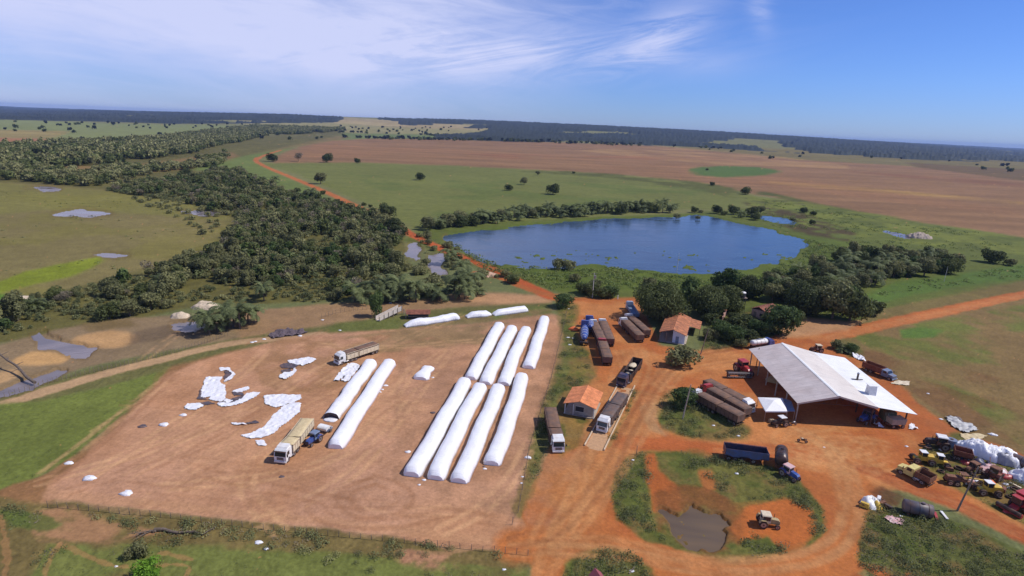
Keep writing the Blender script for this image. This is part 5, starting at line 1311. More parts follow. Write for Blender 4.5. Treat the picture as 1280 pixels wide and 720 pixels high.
def wheel_loader(px, py, rz, label, body=YEL, s=1.0, bucket=True, name='wheel_loader'):
    root = empty(name, G(px, py), R(rz), label, 'loader'); root.scale = (s, s, s); I = Matrix.Identity(4)
    b = MB(); b.prism([(-3.0, .9), (-3.0, 2.0), (-2.7, 2.25), (-1.0, 2.3), (-1.0, .9)], -.85, .85, body); b.build('engine_cover', root)
    f = MB(); f.box(-1.0, 1.6, -.5, .5, .8, 1.5, body); f.build('frame', root)
    c = MB(); c.box(-.95, .4, -.75, .75, 1.55, 2.0, body); c.box(-1.0, .5, -.8, .8, 3.0, 3.12, WHITE)
    for x in (-.9, .35):
        for y in (-.7, .7): c.box(x - .05, x + .05, y - .05, y + .05, 2.0, 3.0, body)
    c.build('cab', root)
    g = MB(); g.box(-.84, .29, -.68, .68, 2.0, 2.98, GLASS); g.build('window', root)
    for x in (-1.9, 1.3):
        for sd in (-1, 1): wheel(root, I, x, sd * 1.05, .82, .6)
    if bucket:
        a = MB()
        for sd in (-1, 1): a.path([(.8, sd * .5, 1.7), (2.4, sd * .5, 1.5), (3.2, sd * .5, .7)], .13, body, 6)
        a.build('lift_arm', root)
        k = MB(); k.prism([(3.0, .2), (4.1, .1), (4.1, .2), (3.2, .4), (3.2, 1.35), (3.05, 1.35)], -1.35, 1.35, RUST); k.build('bucket', root)
    return root
def grader(px, py, rz, label):
    root = empty('motor_grader', G(px, py), R(rz), label, 'grader'); root.scale = (.8, .8, .8); I = Matrix.Identity(4)
    f = MB(); f.path([(3.8, 0, 1.2), (3.2, 0, 2.0), (.2, 0, 2.1), (-.6, 0, 1.6)], .18, YEL, 8); f.build('frame', root)
    b = MB(); b.box(-4.2, -1.4, -.7, .7, 1.0, 2.1, RUST, .1, .1); b.build('engine_cover', root)
    c = MB(); c.box(-1.4, -.1, -.7, .7, 1.2, 1.9, RUST)
    for x in (-1.35, -.15):
        for y in (-.65, .65): c.box(x - .05, x + .05, y - .05, y + .05, 1.9, 2.9, RUST)
    c.box(-1.5, 0, -.8, .8, 2.9, 3.0, RUST); c.build('cab', root)
    k = MB(); k.prism([(1.0, .1), (1.3, .15), (1.25, .7), (1.05, .75)], -1.8, 1.8, DKM); k.build('blade', root)
    r = MB(); r.tube((1.1, 0, .8), (1.1, 0, 1.0), .8, RUST, 14); r.tube((1.1, 0, 1.0), (1.1, 0, 2.0), .15, RUST, 8); r.build('turntable', root)
    for x in (-3.5, -2.1, 3.4):
        for sd in (-1, 1): wheel(root, I, x, sd * .95, .66, .4)
    return root
tractor(393, 553, -112, 'blue tractor beside the open end of a long white silage bag', BLUE, STEELB, .86)
# unloading machine with pale hood next to it
p0 = G(406, 538); u = empty('bag_unloader', p0, R(70), 'grey white hooded machine between blue tractor and cut silage bag', 'farm machine')
u.scale = (.8, .8, .7); b = MB(); b.box(-1.2, 1.2, -1.6, 1.6, .5, .8, STEELB); b.prism([(-1.3, .8), (-1.1, 1.4), (-.5, 1.75), (.3, 1.7), (1.0, 1.2), (1.3, .8)], -1.4, 1.4, WHITE, smooth=True); b.build('hood', u)
b = MB(); b.tube((0, -1.7, 1.2), (-1.4, -3.2, 3.0), .16, STEEL, 8); b.build('auger', u)
for s in (-1, 1): wheel(u, Matrix.Identity(4), 0, s * 1.8, .42, .25)
# small roller / tractor in the island
tractor(957, 657, -8, 'small tractor with cream canopy alone on the orange dirt by the muddy pond', mat('dusty_yellow', (.42, .33, .16), .6, var=.3, dust=.4), CREAM, .88, roof=CREAM, canopy=False)
# red tractor with wide dark header
rt = tractor(928, 466, -75, 'red tractor with white bonnet stripe behind a wide dark implement, left of the big roof', RED, RED, 1.35)
im = empty('seed_drill', G(923, 472), R(4), 'wide dark towed implement with grey frame bars in front of the red tractor', 'farm machine')
b = MB(); b.box(-3.1, 3.1, -.6, .6, .9, 1.5, DKM, .1, .2); b.build('hopper', im)
b = MB()
for z in (.5, 1.6): b.tube((-3.2, -.75, z), (3.2, -.75, z), .06, STEEL, 6)
for i in range(9): b.tube((-3.1 + i * .775, -.75, .4), (-3.1 + i * .775, -.75, 1.6), .035, STEEL, 5)
b.build('rail', im)
b = MB()
for i in range(12): b.tube((-2.9 + i * .53, -.5, .3), (-2.85 + i * .53, -.5, .3), .3, DKM, 10)
b.build('disc', im)
for s in (-1, 1): wheel(im, Matrix.Identity(4), s * 2.6, .3, .45, .3)
# dump yard on the right
wheel_loader(1150, 578, 170, 'old yellow loader, left one of two behind the truck with pale yellow cab', YEL, .80, False)
wheel_loader(1174, 582, -20, 'old yellow loader, right of two behind the yellow cab truck', YEL, .76, False)
grader(1206, 607, -12, 'rusty stripped grader standing in front of the grader like loader heap')['label'] = 'rusty brown grader with yellow bars in the scrap yard behind the leaning pole'
wheel_loader(1231, 617, 175, 'orange yellow loader with dark tyres beside the rusty grader', YEL, .8, False)
tractor(1172, 560, 160, 'dark tractor wreck with white roof at the back left of the scrap yard', DKM, RUST, 1.1, roof=WHITE)
tractor(1215, 590, 200, 'small rusty tractor wreck behind the grader', RUST, RUST, .8)
tractor(1242, 598, 30, 'dark red tractor wreck beside the grey heap', RBROWN, RUST, .95)
lone = lone_trailer((1216, 568), (1193, 562), 2.0, 2.0, 'short red brown open trailer beside the white heap', RBROWN, None, z1=2.4)
dr = empty('drum', G(1187, 560), 0, 'steel blue upright drum between the wreck and the red brown trailer', 'drum')
b = MB(); b.tube((0, 0, 0), (0, 0, 2.0), .95, STEELB, 14); b.build('shell', dr); b = MB(); b.tube((0, 0, 2.0), (0, 0, 2.12), .3, DKM, 8); b.build('lid', dr)
def combine(px, py, rz, label):
    root = empty('combine_harvester', G(px, py), R(rz), label, 'combine harvester'); root.scale = (.8, .8, .8); I = Matrix.Identity(4)
    b = MB(); b.prism([(-3.2, 1.1), (-3.4, 2.2), (-2.6, 3.0), (1.4, 3.2), (1.4, 1.1)], -1.3, 1.3, RED); b.build('body', root)
    b = MB(); b.box(-1.8, .8, -1.2, 1.2, 3.2, 3.8, RED, -.2, -.15); b.build('grain_tank', root)
    b = MB(); b.box(1.42, 2.7, -.85, .85, 1.8, 3.3, GLASS, .1, .05); b.box(1.4, 2.8, -.95, .95, 3.31, 3.45, RED); b.build('cab', root)
    b = MB(); b.prism([(2.0, .7), (3.6, .3), (3.6, .7), (2.2, 1.5)], -.7, .7, RED); b.build('feeder', root)
    b = MB(); b.box(3.6, 4.4, -2.4, 2.4, .2, 1.0, RED, .1, 0); b.tube((4.4, -2.3, .9), (4.4, 2.3, .9), .45, DKM, 8); b.build('header', root)
    b = MB(); b.tube((-.5, 1.35, 3.2), (-3.6, 1.9, 3.9), .17, CREAM, 8); b.build('unloading_auger', root)
    for s in (-1, 1): wheel(root, I, 1.0, s * 1.4, .85, .55); wheel(root, I, -2.6, s * 1.2, .5, .35)
    return root
combine(1276, 636, 200, 'red combine harvester at the right edge of the scrap yard')
# under the big roof
tractor(1083, 527, -150, 'blue tractor standing in the shade under the big roof', BLUE, NAVY, 1.1)
wg = empty('grain_wagon', G(1118, 533), R(6), 'grey beige wagon at the front right corner under the big roof', 'wagon')
b = MB(); b.box(-1.6, 1.6, -1.0, 1.0, .9, 2.2, mat('beige_panel', (.42, .36, .28), .7, var=.3), -.1, -.1); b.build('hopper', wg)
b = MB(); b.box(-2.0, 1.9, -.5, .5, .6, .88, RUST); b.build('chassis', wg)
for x in (-1.1, 1.1):
    for s in (-1, 1): wheel(wg, Matrix.Identity(4), x, s * .95, .42, .28)
gm = empty('grain_cleaner', G(1107, 528), 0, 'dark green grain machine with pipes under the lower roof', 'grain machine')
DKGR = mat('dark_green_paint', (.05, .085, .06), .6, var=.4, dust=.4)
b = MB(); b.box(-1.3, 1.3, -1.0, 1.0, 1.0, 3.0, DKGR); b.prism([(-1.3, 1.0), (1.3, 1.0), (.3, .2), (-.3, .2)], -.9, .9, DKGR); b.build('body', gm)
b = MB(); b.tube((1.3, 0, 2.4), (2.2, -.4, .8), .14, STEEL, 8); b.tube((-.5, -.9, 3.0), (-.5, -1.0, .3), .1, STEEL, 8); b.build('pipe', gm)
b = MB()
for x in (-1.15, 1.15):
    for y in (-.85, .85): b.box(x - .06, x + .06, y - .06, y + .06, 0, .99, RUST)
b.build('leg', gm)
# motorbikes in front of the awning
def motorbike(px, py, rz, label, col):
    root = empty('motorcycle', G(px, py), R(rz), label, 'motorcycle'); I = Matrix.Identity(4)
    b = MB(); b.box(-.35, .35, -.14, .14, .45, .75, DKM); b.build('engine', root)
    b = MB(); b.blob((.2, 0, .88), (.3, .16, .14), col, 2); b.build('fuel_tank', root)
    b = MB(); b.box(-.7, 0, -.14, .14, .78, .88, DKM); b.build('seat', root)
    b = MB(); b.tube((.75, 0, .32), (.45, 0, 1.05), .035, STEEL, 5); b.tube((.42, -.35, 1.08), (.42, .35, 1.08), .025, DKM, 5); b.build('handlebar', root)
    for x in (-.65, .75): wheel(root, I, x, 0, .32, .12)
    return root
motorbike(991, 532, 20, 'white motorcycle by the front left post of the big roof', WHITE)
motorbike(983, 533, 200, 'dark motorcycle between the small white roofed tractor and the roof post', DKM)
motorbike(1003, 553, 160, 'motorcycle with pale tank alone on the open dirt in front of the big roof', CREAM)
tractor(975, 532, 195, 'small tractor with white roof panel in front of the white awning', DKM, DKM, .85, roof=WHITE, canopy=True)
bx = empty('crate', G(964, 528), R(10), 'pale wooden crate under the front edge of the white awning', 'crate')
b = MB(); b.box(-.5, .5, -.4, .4, 0, .8, mat('pale_wood', (.5, .38, .24), .8, var=.4)); b.build('box', bx)
b = MB()
for x in (-.45, 0, .45): b.box(x - .05, x + .05, -.43, .43, .8, .84, WOODM)
b.build('slat', bx)

# ------------------------------------------------------------------ buildings
def tile_mat(name, c1, c2):
    m = mat(name, c1, .85, var=.35, vscale=.9, second=c2); nt = m.node_tree; N = nt.nodes; L = nt.links; b = N['Principled BSDF']
    tc = N.new('ShaderNodeTexCoord'); w = N.new('ShaderNodeTexWave'); w.wave_type = 'BANDS'; w.bands_direction = 'Y'; w.inputs['Scale'].default_value = 1.6; w.inputs['Distortion'].default_value = .4
    L.new(tc.outputs['Object'], w.inputs['Vector']); bp = N.new('ShaderNodeBump'); bp.inputs['Distance'].default_value = .08; L.new(w.outputs['Fac'], bp.inputs['Height']); L.new(bp.outputs['Normal'], b.inputs['Normal'])
    return m
TILE1 = tile_mat('orange_tiles', (.88, .31, .12), (.80, .26, .10)); TILE2 = tile_mat('weathered_tiles', (.62, .23, .10), (.36, .15, .08)); TILE3 = tile_mat('old_red_tiles', (.34, .12, .07), (.20, .08, .05))
PLAS = mat('grey_plaster', (.46, .42, .37), .9, var=.25, dust=.25); PLW = mat('bluish_plaster', (.62, .66, .76), .9, var=.15); INT = mat('dark_room', (.05, .045, .05), .9)
def frame_of(A, B, C):
    """rectangle from front left A, front right B, back left C (ground plan); x runs along the front"""
    A, B, C = Vector(A), Vector(B), Vector(C); A.z = B.z = C.z = 0
    ang = math.atan2((B - A).y, (B - A).x); w = (B - A).length; n = Vector((-math.sin(ang), math.cos(ang), 0)); l = abs((C - A).dot(n))
    return A, ang, w, l
def gable_roof(root, w, l, ze, zr, m, over=.0, th=.12, name='roof', xr=None):
    xr = w / 2 if xr is None else xr
    mb = MB()
    for x0, z0 in ((0, ze), (w, ze)):
        vs = [(x0, -over, z0), (xr, -over, zr), (xr, l + over, zr), (x0, l + over, z0)]
        vb = [(x, y, z - th) for x, y, z in vs]
        o = [(0, 1, 2, 3), (7, 6, 5, 4), (0, 4, 5, 1), (1, 5, 6, 2), (2, 6, 7, 3), (3, 7, 4, 0)]
        if x0 > 0: o = [f[::-1] for f in o]
        mb.add(vs + vb, o, m)
    r = mb.build(name, root)
    cap = MB(); cap.prism([(xr - .16, zr - .02), (xr, zr + .09), (xr + .16, zr - .02)], -over, l + over, m); cap.build('ridge_cap', r)
    return r
# house by the weighbridge
A, ang, w, l = frame_of(G(704.1, 504.1, 2.6), G(745, 512, 2.6), G(714.8, 483.7, 2.6))
h1 = empty('tiled_house', A, ang, 'small house with bright orange tiled gable roof beside the weighbridge', 'house')
gable_roof(h1, w, l, 2.65, 3.75, TILE1, 0, .1)
pw = 2.2     # porch on the left
b = MB(); x0, x1, y0, y1 = pw, w - .7, .9, l - .6
b.box(x0, x1, y0, y0 + .15, 0, 2.6, PLAS); b.box(x0, x1, y1 - .15, y1, 0, 2.6, PLAS); b.box(x0, x0 + .15, y0 + .152, y1 - .152, 0, 2.6, PLAS); b.box(x1 - .15, x1, y0 + .152, y1 - .152, 0, 2.6, PLAS)
b.prism([(x0, 2.603), (x1, 2.603), (x1, 2.75), (w / 2, 3.55), (x0, 2.9)], y0 + .01, y0 + .14, PLAS, 'y'); b.build('wall', h1)
b = MB(); b.box(x0 + .4, x0 + 2.2, y0 - .02, y0 - .003, .9, 2.1, INT); f = b.build('window', h1); b = MB()
b.box(x0 + .35, x0 + 2.25, y0 - .05, y0 - .021, .82, .9, WHITE); b.box(x0 + .35, x0 + 2.25, y0 - .05, y0 - .021, 2.1, 2.18, WHITE); b.build('frame', f)
b = MB(); b.box(.1, w - .3, .3, l - .3, .0, .14, CONC); b.build('porch_floor', h1)
for q in ((.35, .5), (pw, .5), (w - .5, .5), (.35, l - .5)):
    b = MB(); b.box(q[0] - .09, q[0] + .09, q[1] - .09, q[1] + .09, .14, 2.62, WHITE); b.build('porch_post', h1)
b = MB(); b.box(.3, pw + .1, .45, .5, .14, .75, CONC); b.build('low_wall', h1)
# house by the big tree
A, ang, w, l = frame_of(G(824, 414.5, 3.0), G(858.4, 420, 3.0), G(835, 393, 3.0))
h2 = empty('tiled_house', A, ang, 'house with weathered orange tiled roof and open porch beside the large dark trees', 'house')
gable_roof(h2, w, l, 3.0, 4.3, TILE2, 0, .12)
b = MB(); x0 = w * .5
b.box(x0, w - .5, .8, .95, 0, 3.0, PLW); b.box(x0, x0 + .15, .952, l - .6, 0, 3.0, PLW); b.box(w - .65, w - .5, .952, l - .6, 0, 3.0, PLAS); b.box(.4, w - .5, l - .6, l - .45, 0, 3.0, PLAS)
b.prism([(x0, 3.003), (w - .5, 3.003), (w - .5, 3.05), (x0, 4.1)], .81, .93, PLW, 'y'); b.build('wall', h2)
b = MB(); b.box(x0 + .9, x0 + 1.8, .76, .79, 0, 2.1, STEELB); b.build('door', h2)
for q in ((.3, .3), (x0 * .55, .3), (.3, l * .5), (.3, l - .4)):
    b = MB(); b.box(q[0] - .1, q[0] + .1, q[1] - .1, q[1] + .1, 0, 3.0, WOODM); b.build('porch_post', h2)
b = MB(); b.box(0, w, .0, l, .0, .1, CONC); b.build('porch_floor', h2)
b = MB(); vs = [(w + .05, l * .55, 2.85), (w + 3.2, l * .55, 2.3), (w + 3.2, l * 1.0, 2.3), (w + .05, l * 1.0, 2.85)]
b.add(vs + [(x, y, z - .1) for x, y, z in vs], [(0, 1, 2, 3), (7, 6, 5, 4), (0, 4, 5, 1), (1, 5, 6, 2), (2, 6, 7, 3), (3, 7, 4, 0)], TILE2); b.build('lean_to_roof', h2)
for y in (l * .6, l * .95):
    b = MB(); b.box(w + 3.0, w + 3.14, y - .07, y + .07, 0, 2.2, WOODM); b.build('lean_to_post', h2)
# house hidden in the grove
A, ang, w, l = frame_of(G(938, 385, 3.0), G(958, 391, 3.0), G(940, 376, 3.0))
h3 = empty('tiled_house', A, ang, 'old house with dull red tiled roof half hidden in the green grove', 'house')
w, l = max(w, 6), max(l, 7); gable_roof(h3, w, l, 3.0, 4.2, TILE3, 0, .12)
b = MB(); b.box(.4, w - .4, .5, l - .5, 0, 2.95, mat('pinkish_plaster', (.5, .33, .27), .9, var=.3)); b.build('wall', h3)
b = MB(); b.box(1.2, 2.2, .44, .49, 0, 2.1, WOODM); b.build('door', h3)
b = MB(); b.box(3.4, 4.6, .44, .49, 1.0, 2.0, INT); b.build('window', h3)
# low walls and slabs in the garden
gw = empty('garden_shed', G(899, 411), R(10), 'small beige roofed shed among the plants beside the pink wall', 'shed')
b = MB(); b.box(-1.3, 1.3, -1, 1, 0, 2.0, PLAS); b.build('wall', gw); b = MB(); b.box(-1.7, 1.7, -1.3, 1.3, 2.0, 2.12, CREAM); b.build('roof', gw); b = MB(); b.box(-.4, .4, -1.03, -1.003, 0, 1.7, WOODM); b.build('door', gw)
gw = empty('garden_shed', G(916, 412), R(-5), 'tiny shed with pale roof right of the beige roofed shed', 'shed')
b = MB(); b.box(-.8, .8, -.6, .6, 0, 1.7, PLAS); b.build('wall', gw); b = MB(); b.box(-1.0, 1.0, -.8, .8, 1.7, 1.8, WHITE); b.build('roof', gw)
gw = empty('broken_wall', G(905, 397), R(62), 'broken pinkish wall between the tiled house and the water tank', 'wall')
b = MB(); pm = mat('pink_wall', (.52, .30, .24), .9, var=.35)
for i, (x, h_) in enumerate([(-4, 1.4), (-2.6, 2.2), (-1.2, 1.8), (.2, 2.4), (1.6, 1.3), (3.0, 2.0)]): b.box(x, x + 1.397, -.12, .12, 0, h_, pm)
b.build('masonry', gw); b = MB(); b.box(.3, 1.5, -.5, .5, 2.41, 2.5, TILE3); b.build('coping', gw)
# water tank on its stand
wt = empty('water_tank', G(925.5, 389), 0, 'blue water tank with white lid on a wooden stand among the trees', 'water tank')
b = MB(); b.tube((0, 0, 5.1), (0, 0, 6.9), .85, NAVY, 16, .95); b.build('tank', wt); b = MB(); b.tube((0, 0, 6.9), (0, 0, 7.15), 1.02, WHITE, 16, .7); b.build('lid', wt)
b = MB(); b.box(-1.5, 1.5, -1.0, 1.0, 4.95, 5.09, WOODM); b.build('platform', wt)
for x in (-.9, .9):
    for y in (-.8, .8):
        b = MB(); b.box(x - .08, x + .08, y - .08, y + .08, 0, 4.94, WOODM); b.build('leg', wt)
# ---- the big open sided roof
SHEDM = {}
def sheet_metal(name, c, rough=.55, stain=.2):
    m = mat(name, c, rough, .0, var=.10, vscale=.35, dust=stain, spec=.4); nt = m.node_tree; N = nt.nodes; L = nt.links; b = N['Principled BSDF']
    tc = N.new('ShaderNodeTexCoord'); w = N.new('ShaderNodeTexWave'); w.bands_direction = 'Y'; w.inputs['Scale'].default_value = .55; w.inputs['Distortion'].default_value = 0
    L.new(tc.outputs['Object'], w.inputs['Vector']); bp = N.new('ShaderNodeBump'); bp.inputs['Distance'].default_value = .05; L.new(w.outputs['Fac'], bp.inputs['Height']); L.new(bp.outputs['Normal'], b.inputs['Normal'])
    mp = N.new('ShaderNodeMapping'); mp.inputs['Scale'].default_value = (.12, 1.1, 1); L.new(tc.outputs['Object'], mp.inputs['Vector']); ns = N.new('ShaderNodeTexNoise'); ns.inputs['Scale'].default_value = 1.2; ns.inputs['Detail'].default_value = 5; L.new(mp.outputs[0], ns.inputs['Vector'])
    br = N.new('ShaderNodeTexBrick'); br.inputs['Scale'].default_value = 1.0; br.inputs['Brick Width'].default_value = 4.0; br.inputs['Row Height'].default_value = 1.05; br.inputs['Mortar Size'].default_value = .025; br.inputs['Color1'].default_value = (1, 1, 1, 1); br.inputs['Color2'].default_value = (.93, .93, .93, 1); br.inputs['Mortar'].default_value = (.72, .70, .68, 1); L.new(tc.outputs['Object'], br.inputs['Vector'])
    rr = N.new('ShaderNodeMapRange'); rr.inputs['From Min'].default_value = .35; rr.inputs['From Max'].default_value = .7; rr.inputs['To Min'].default_value = 1.0; rr.inputs['To Max'].default_value = 1 - stain * .9; L.new(ns.outputs['Fac'], rr.inputs['Value'])
    src = b.inputs['Base Color'].links[0].from_socket; v1 = N.new('ShaderNodeVectorMath'); v1.operation = 'MULTIPLY'; L.new(src, v1.inputs[0]); L.new(br.outputs['Color'], v1.inputs[1])
    v2 = N.new('ShaderNodeVectorMath'); v2.operation = 'SCALE'; L.new(v1.outputs[0], v2.inputs[0]); L.new(rr.outputs[0], v2.inputs['Scale']); L.new(v2.outputs[0], b.inputs['Base Color']); return m
RG1, RG2, RG3 = sheet_metal('roof_sheet_dim_tone', (.66, .575, .53)), sheet_metal('roof_sheet_pale', (.76, .69, .61), .55, .10), sheet_metal('roof_sheet_lit_tone', (.88, .87, .84), .5, .03)  # left slope darker, low slope brighter: the fall of sunlight is put into their colours
A, B, C = G(996.7, 504, 4.6), G(1147, 518, 3.8), G(946, 436.5, 4.6); A, ang, w, l = frame_of(A, B, C)
d2 = (Vector(G(1063, 447.5, 3.8)) - Vector(G(1147, 518, 3.8))); d2.z = 0
l = (l + d2.length) / 2
sh = empty('open_shed', A, ang, 'big open sided shed with pale sheet metal roof and slender posts', 'shed')
SX = [0, w * .335, w * .67, w]; SZ = [4.6, 6.9, 4.85, 3.75]
def slab(name, x0, z0, x1, z1, m, y0=0, y1=None, th=.06):
    y1 = l if y1 is None else y1
    b = MB(); vs = [(x0, y0, z0), (x1, y0, z1), (x1, y1, z1), (x0, y1, z0)]
    b.add(vs + [(x, y, z - th) for x, y, z in vs], [(0, 1, 2, 3), (7, 6, 5, 4), (0, 4, 5, 1), (1, 5, 6, 2), (2, 6, 7, 3), (3, 7, 4, 0)], m); return b.build(name, sh)
slab('left_roof_slope', SX[0], SZ[0], SX[1], SZ[1], RG1)['label'] = 'left slope of the roof, greyer tone painted for grazing light'
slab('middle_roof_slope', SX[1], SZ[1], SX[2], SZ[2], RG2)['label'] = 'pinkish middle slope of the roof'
slab('lean_to_roof', SX[2] + .003, SZ[2] - .03, SX[3], SZ[3], RG3)['label'] = 'low slope of the roof, brighter tone painted for its tilt to the light'
b = MB(); b.prism([(SX[1] - .35, SZ[1] - .02), (SX[1], SZ[1] + .08), (SX[1] + .35, SZ[1] - .02)], 0, l, RG3); b.build('ridge_cap', sh)
for j, y in enumerate(np.linspace(.9, l - .9, 6)):
    for x, z in ((.7, 4.6), (SX[2] - .4, 4.75), (w - 1.6, 3.8)):
        b = MB(); b.box(x - .11, x + .11, y - .11, y + .11, 0, z - .1, CONC if x < 1 else DKM); b.build('post', sh)
    b = MB()
    b.tube((.7, y, 4.45), (SX[2] - .4, y, 4.45), .06, DKM, 5)
    b.tube((.7, y, 4.5), (SX[1], y, 6.7), .06, DKM, 5); b.tube((SX[1], y, 6.7), (SX[2] - .4, y, 4.6), .06, DKM, 5)
    for k in range(1, 6):
        xx = .7 + (SX[2] - 1.1) * k / 6; zt = 4.5 + (6.7 - 4.5) * min(xx / SX[1], (SX[2] - xx) / (SX[2] - SX[1])); b.tube((xx, y, 4.45), (xx, y, zt), .035, DKM, 4)
    b.tube((SX[2] - .4, y, 4.5), (w - 1.6, y, 3.7), .06, DKM, 5); b.build('truss', sh)
b = MB()
for x0, z0, x1, z1 in ((SX[0], SZ[0], SX[1], SZ[1]), (SX[1], SZ[1], SX[2], SZ[2])): b.prism([(x0, z0 - .07), (x1, z1 - .07), (x1, z1 - .5), (x0, z0 - .35)], .02, .08, RG2)
b.build('gable_fascia', sh)
hb = empty('elevator_head', Vector(G(1088, 492, 4.6)) , ang, 'grey white box housing on top of the low roof slope', 'vent box')
hb.location.z = 4.1
b = MB(); b.box(-.9, .9, -.75, .75, -.1, 2.6, mat('galvanised', (.62, .62, .66), .5, .2, var=.2), .1, .1); b.build('housing', hb)
b = MB(); b.box(-1.0, 1.0, -.85, .85, 2.6, 2.7, RG3); b.build('cap', hb)
hb = empty('vent_pipe', Vector(G(1071.5, 474, 4.6)), ang, 'short dark vent pipe with crossbar on the low roof slope', 'vent pipe'); hb.location.z = 4.1
b = MB(); b.tube((0, 0, 0), (0, 0, 2.0), .22, DKM, 10); b.build('pipe', hb); b = MB(); b.box(-1.3, 1.3, -.12, .12, .42, .55, DKM); b.build('crossbar', hb); b = MB(); b.tube((0, 0, 2.0), (0, 0, 2.25), .36, STEELB, 10, .1); b.build('cowl', hb)
# things inside, in the shade
for i, (x, y, r_, lab) in enumerate([(6, 22, 2.6, 'heap of grain in the shade under the left part of the big roof')]):
    b = MB(MX(0, 0)); p = sh.matrix_basis @ Vector((x, y, 0)); b.blob((0, 0, 0), (r_ * 1.6, r_, 1.2), mat('grain', (.45, .32, .16), .9), 4, .1, 16, 8); o = b.build('grain_heap', None, p); tag(o, lab, 'grain heap')
# awning at the left edge of it
Q = [G(957, 514, 2.7), G(984, 514, 2.7), G(978.4, 497.5, 2.7), G(947.3, 496.6, 2.7)]
c = sum(Q, Vector()) / 4; aw = empty('awning', (c.x, c.y, 0), 0, 'white pyramid shaped canvas awning on posts at the left edge of the big roof', 'awning')
q = [p - c for p in Q]; b = MB(); ap = Vector((0, 0, 1.0)); n = 6
vs = [Vector((p.x, p.y, 2.7)) for p in q] + [Vector((0, 0, 3.7))] + [Vector((p.x, p.y, 2.45)) for p in q]
b.add(vs, [(0, 1, 4), (1, 2, 4), (2, 3, 4), (3, 0, 4), (5, 6, 1, 0), (6, 7, 2, 1), (7, 8, 3, 2), (8, 5, 0, 3)], mat('canvas', (.80, .78, .76), .7, var=.08)); b.build('canopy', aw)
for p in q:
    b = MB(); b.tube((p.x * .97, p.y * .97, 0), (p.x * .97, p.y * .97, 2.6), .05, STEEL, 6); b.build('post', aw)
Q2 = [G(984.6, 514, 2.6), G(994, 514, 2.6), G(989, 501, 2.6), G(979.2, 498, 2.6)]; c = sum(Q2, Vector()) / 4
a2 = empty('awning', (c.x, c.y, 0), 0, 'small flat grey blue sheet roof between white awning and big roof', 'awning')
b = MB(); b.prism([(p.x - c.x, p.y - c.y) for p in Q2], 2.55, 2.62, STEELB, 'z'); b.build('sheet', a2)
for p in Q2:
    b = MB(); b.tube(((p.x - c.x) * .93, (p.y - c.y) * .93, 0), ((p.x - c.x) * .93, (p.y - c.y) * .93, 2.55), .05, STEEL, 6); b.build('post', a2)
# shaded concrete pad and weighbridge
a, bq = drop(742, 562, 0), drop(784, 480, 0); d = bq - a; rz = math.atan2(d.y, d.x)
wb = empty('weighbridge', a, rz, 'long raised concrete weighbridge deck with pale kerb rails under the white cab truck', 'weighbridge')
L_ = d.length; DUSTY = mat('dusty_deck', (.50, .29, .15), .95, var=.25); b = MB(); b.box(2.2, L_ - 2.2, -1.7, 1.7, 0, .03, DUSTY); b.prism([(0, .004), (2.2, .03), (2.2, .004)], -1.7, 1.7, DUSTY); b.build('deck', wb)
for s in (-1, 1):
    b = MB(); b.box(.5, L_ - .5, s * 1.95 - .12, s * 1.95 + .12, 0, .32, mat('pale_kerb', (.62, .46, .30), .9, var=.3)); b.build('kerb', wb)
# small red roofed hut + cattle chute in the back
h4 = empty('hut', G(523, 397), R(8), 'low hut with dull red roof behind the long white bag in the grass', 'hut')
b = MB(); b.box(-3.2, 3.2, -1.3, 1.3, 0, 1.9, INT); b.build('wall', h4)
r = MB()
for s in (-1, 1):
    vs = [(-3.8, s * 1.9, 1.75), (3.8, s * 1.9, 1.75), (3.8, 0, 2.7), (-3.8, 0, 2.7)]; r.add(vs, [(0, 1, 2, 3) if s < 0 else (3, 2, 1, 0)], TILE3)
r.build('roof', h4)
b = MB(); b.box(-3.3, 3.3, -1.4, -1.303, .8, 1.0, WOODM); b.build('rail', h4)
ch = empty('loading_chute', G(472, 401), math.atan2((G(500, 392) - G(472, 401)).y, (G(500, 392) - G(472, 401)).x), 'pale boarded cattle loading chute rising beside the narrow green tree', 'loading chute')
L_ = (G(500, 392) - G(472, 401)).length; pb = mat('pale_boards', (.62, .54, .46), .85, var=.3)
for s in (-1, 1):
    b = MB(); b.add([(0, s * .8, .2), (L_, s * .8, 1.3), (L_, s * .8, 2.8), (0, s * .8, 1.4), (0, s * .88, .2), (L_, s * .88, 1.3), (L_, s * .88, 2.8), (0, s * .88, 1.4)], [(0, 1, 2, 3), (7, 6, 5, 4), (3, 2, 6, 7), (0, 3, 7, 4), (1, 5, 6, 2), (0, 4, 5, 1)], pb); b.build('side_board', ch)
b = MB(); b.add([(0, -.8, .1), (L_, -.8, 1.25), (L_, .8, 1.25), (0, .8, .1), (0, -.8, .02), (L_, -.8, 1.17), (L_, .8, 1.17), (0, .8, .02)], [(0, 3, 2, 1)[::-1], (4, 5, 6, 7)[::-1], (0, 1, 5, 4), (2, 3, 7, 6)], pb); b.build('ramp', ch)
b = MB()
for i in range(6):
    for s in (-1, 1): b.box(L_ * i / 5 - .07, L_ * i / 5 + .07, s * .95 - .06, s * .95 + .06, 0, 1.5 + 1.4 * i / 5, WOODM)
b.build('post', ch)
for (x, y) in [(505, 393), (507.5, 398)]:
    o = MB().box(-.12, .12, -.12, .12, 0, 1.9, CONC).build('stump_post', None, G(x, y)); tag(o, 'pale upright post between the chute and the red roofed hut', 'post', 'posts by the hut')
hr = empty('hut', G(742.5, 727), R(20), 'dark red peaked roof corner at the very bottom beside the dirt road', 'hut')
b = MB()
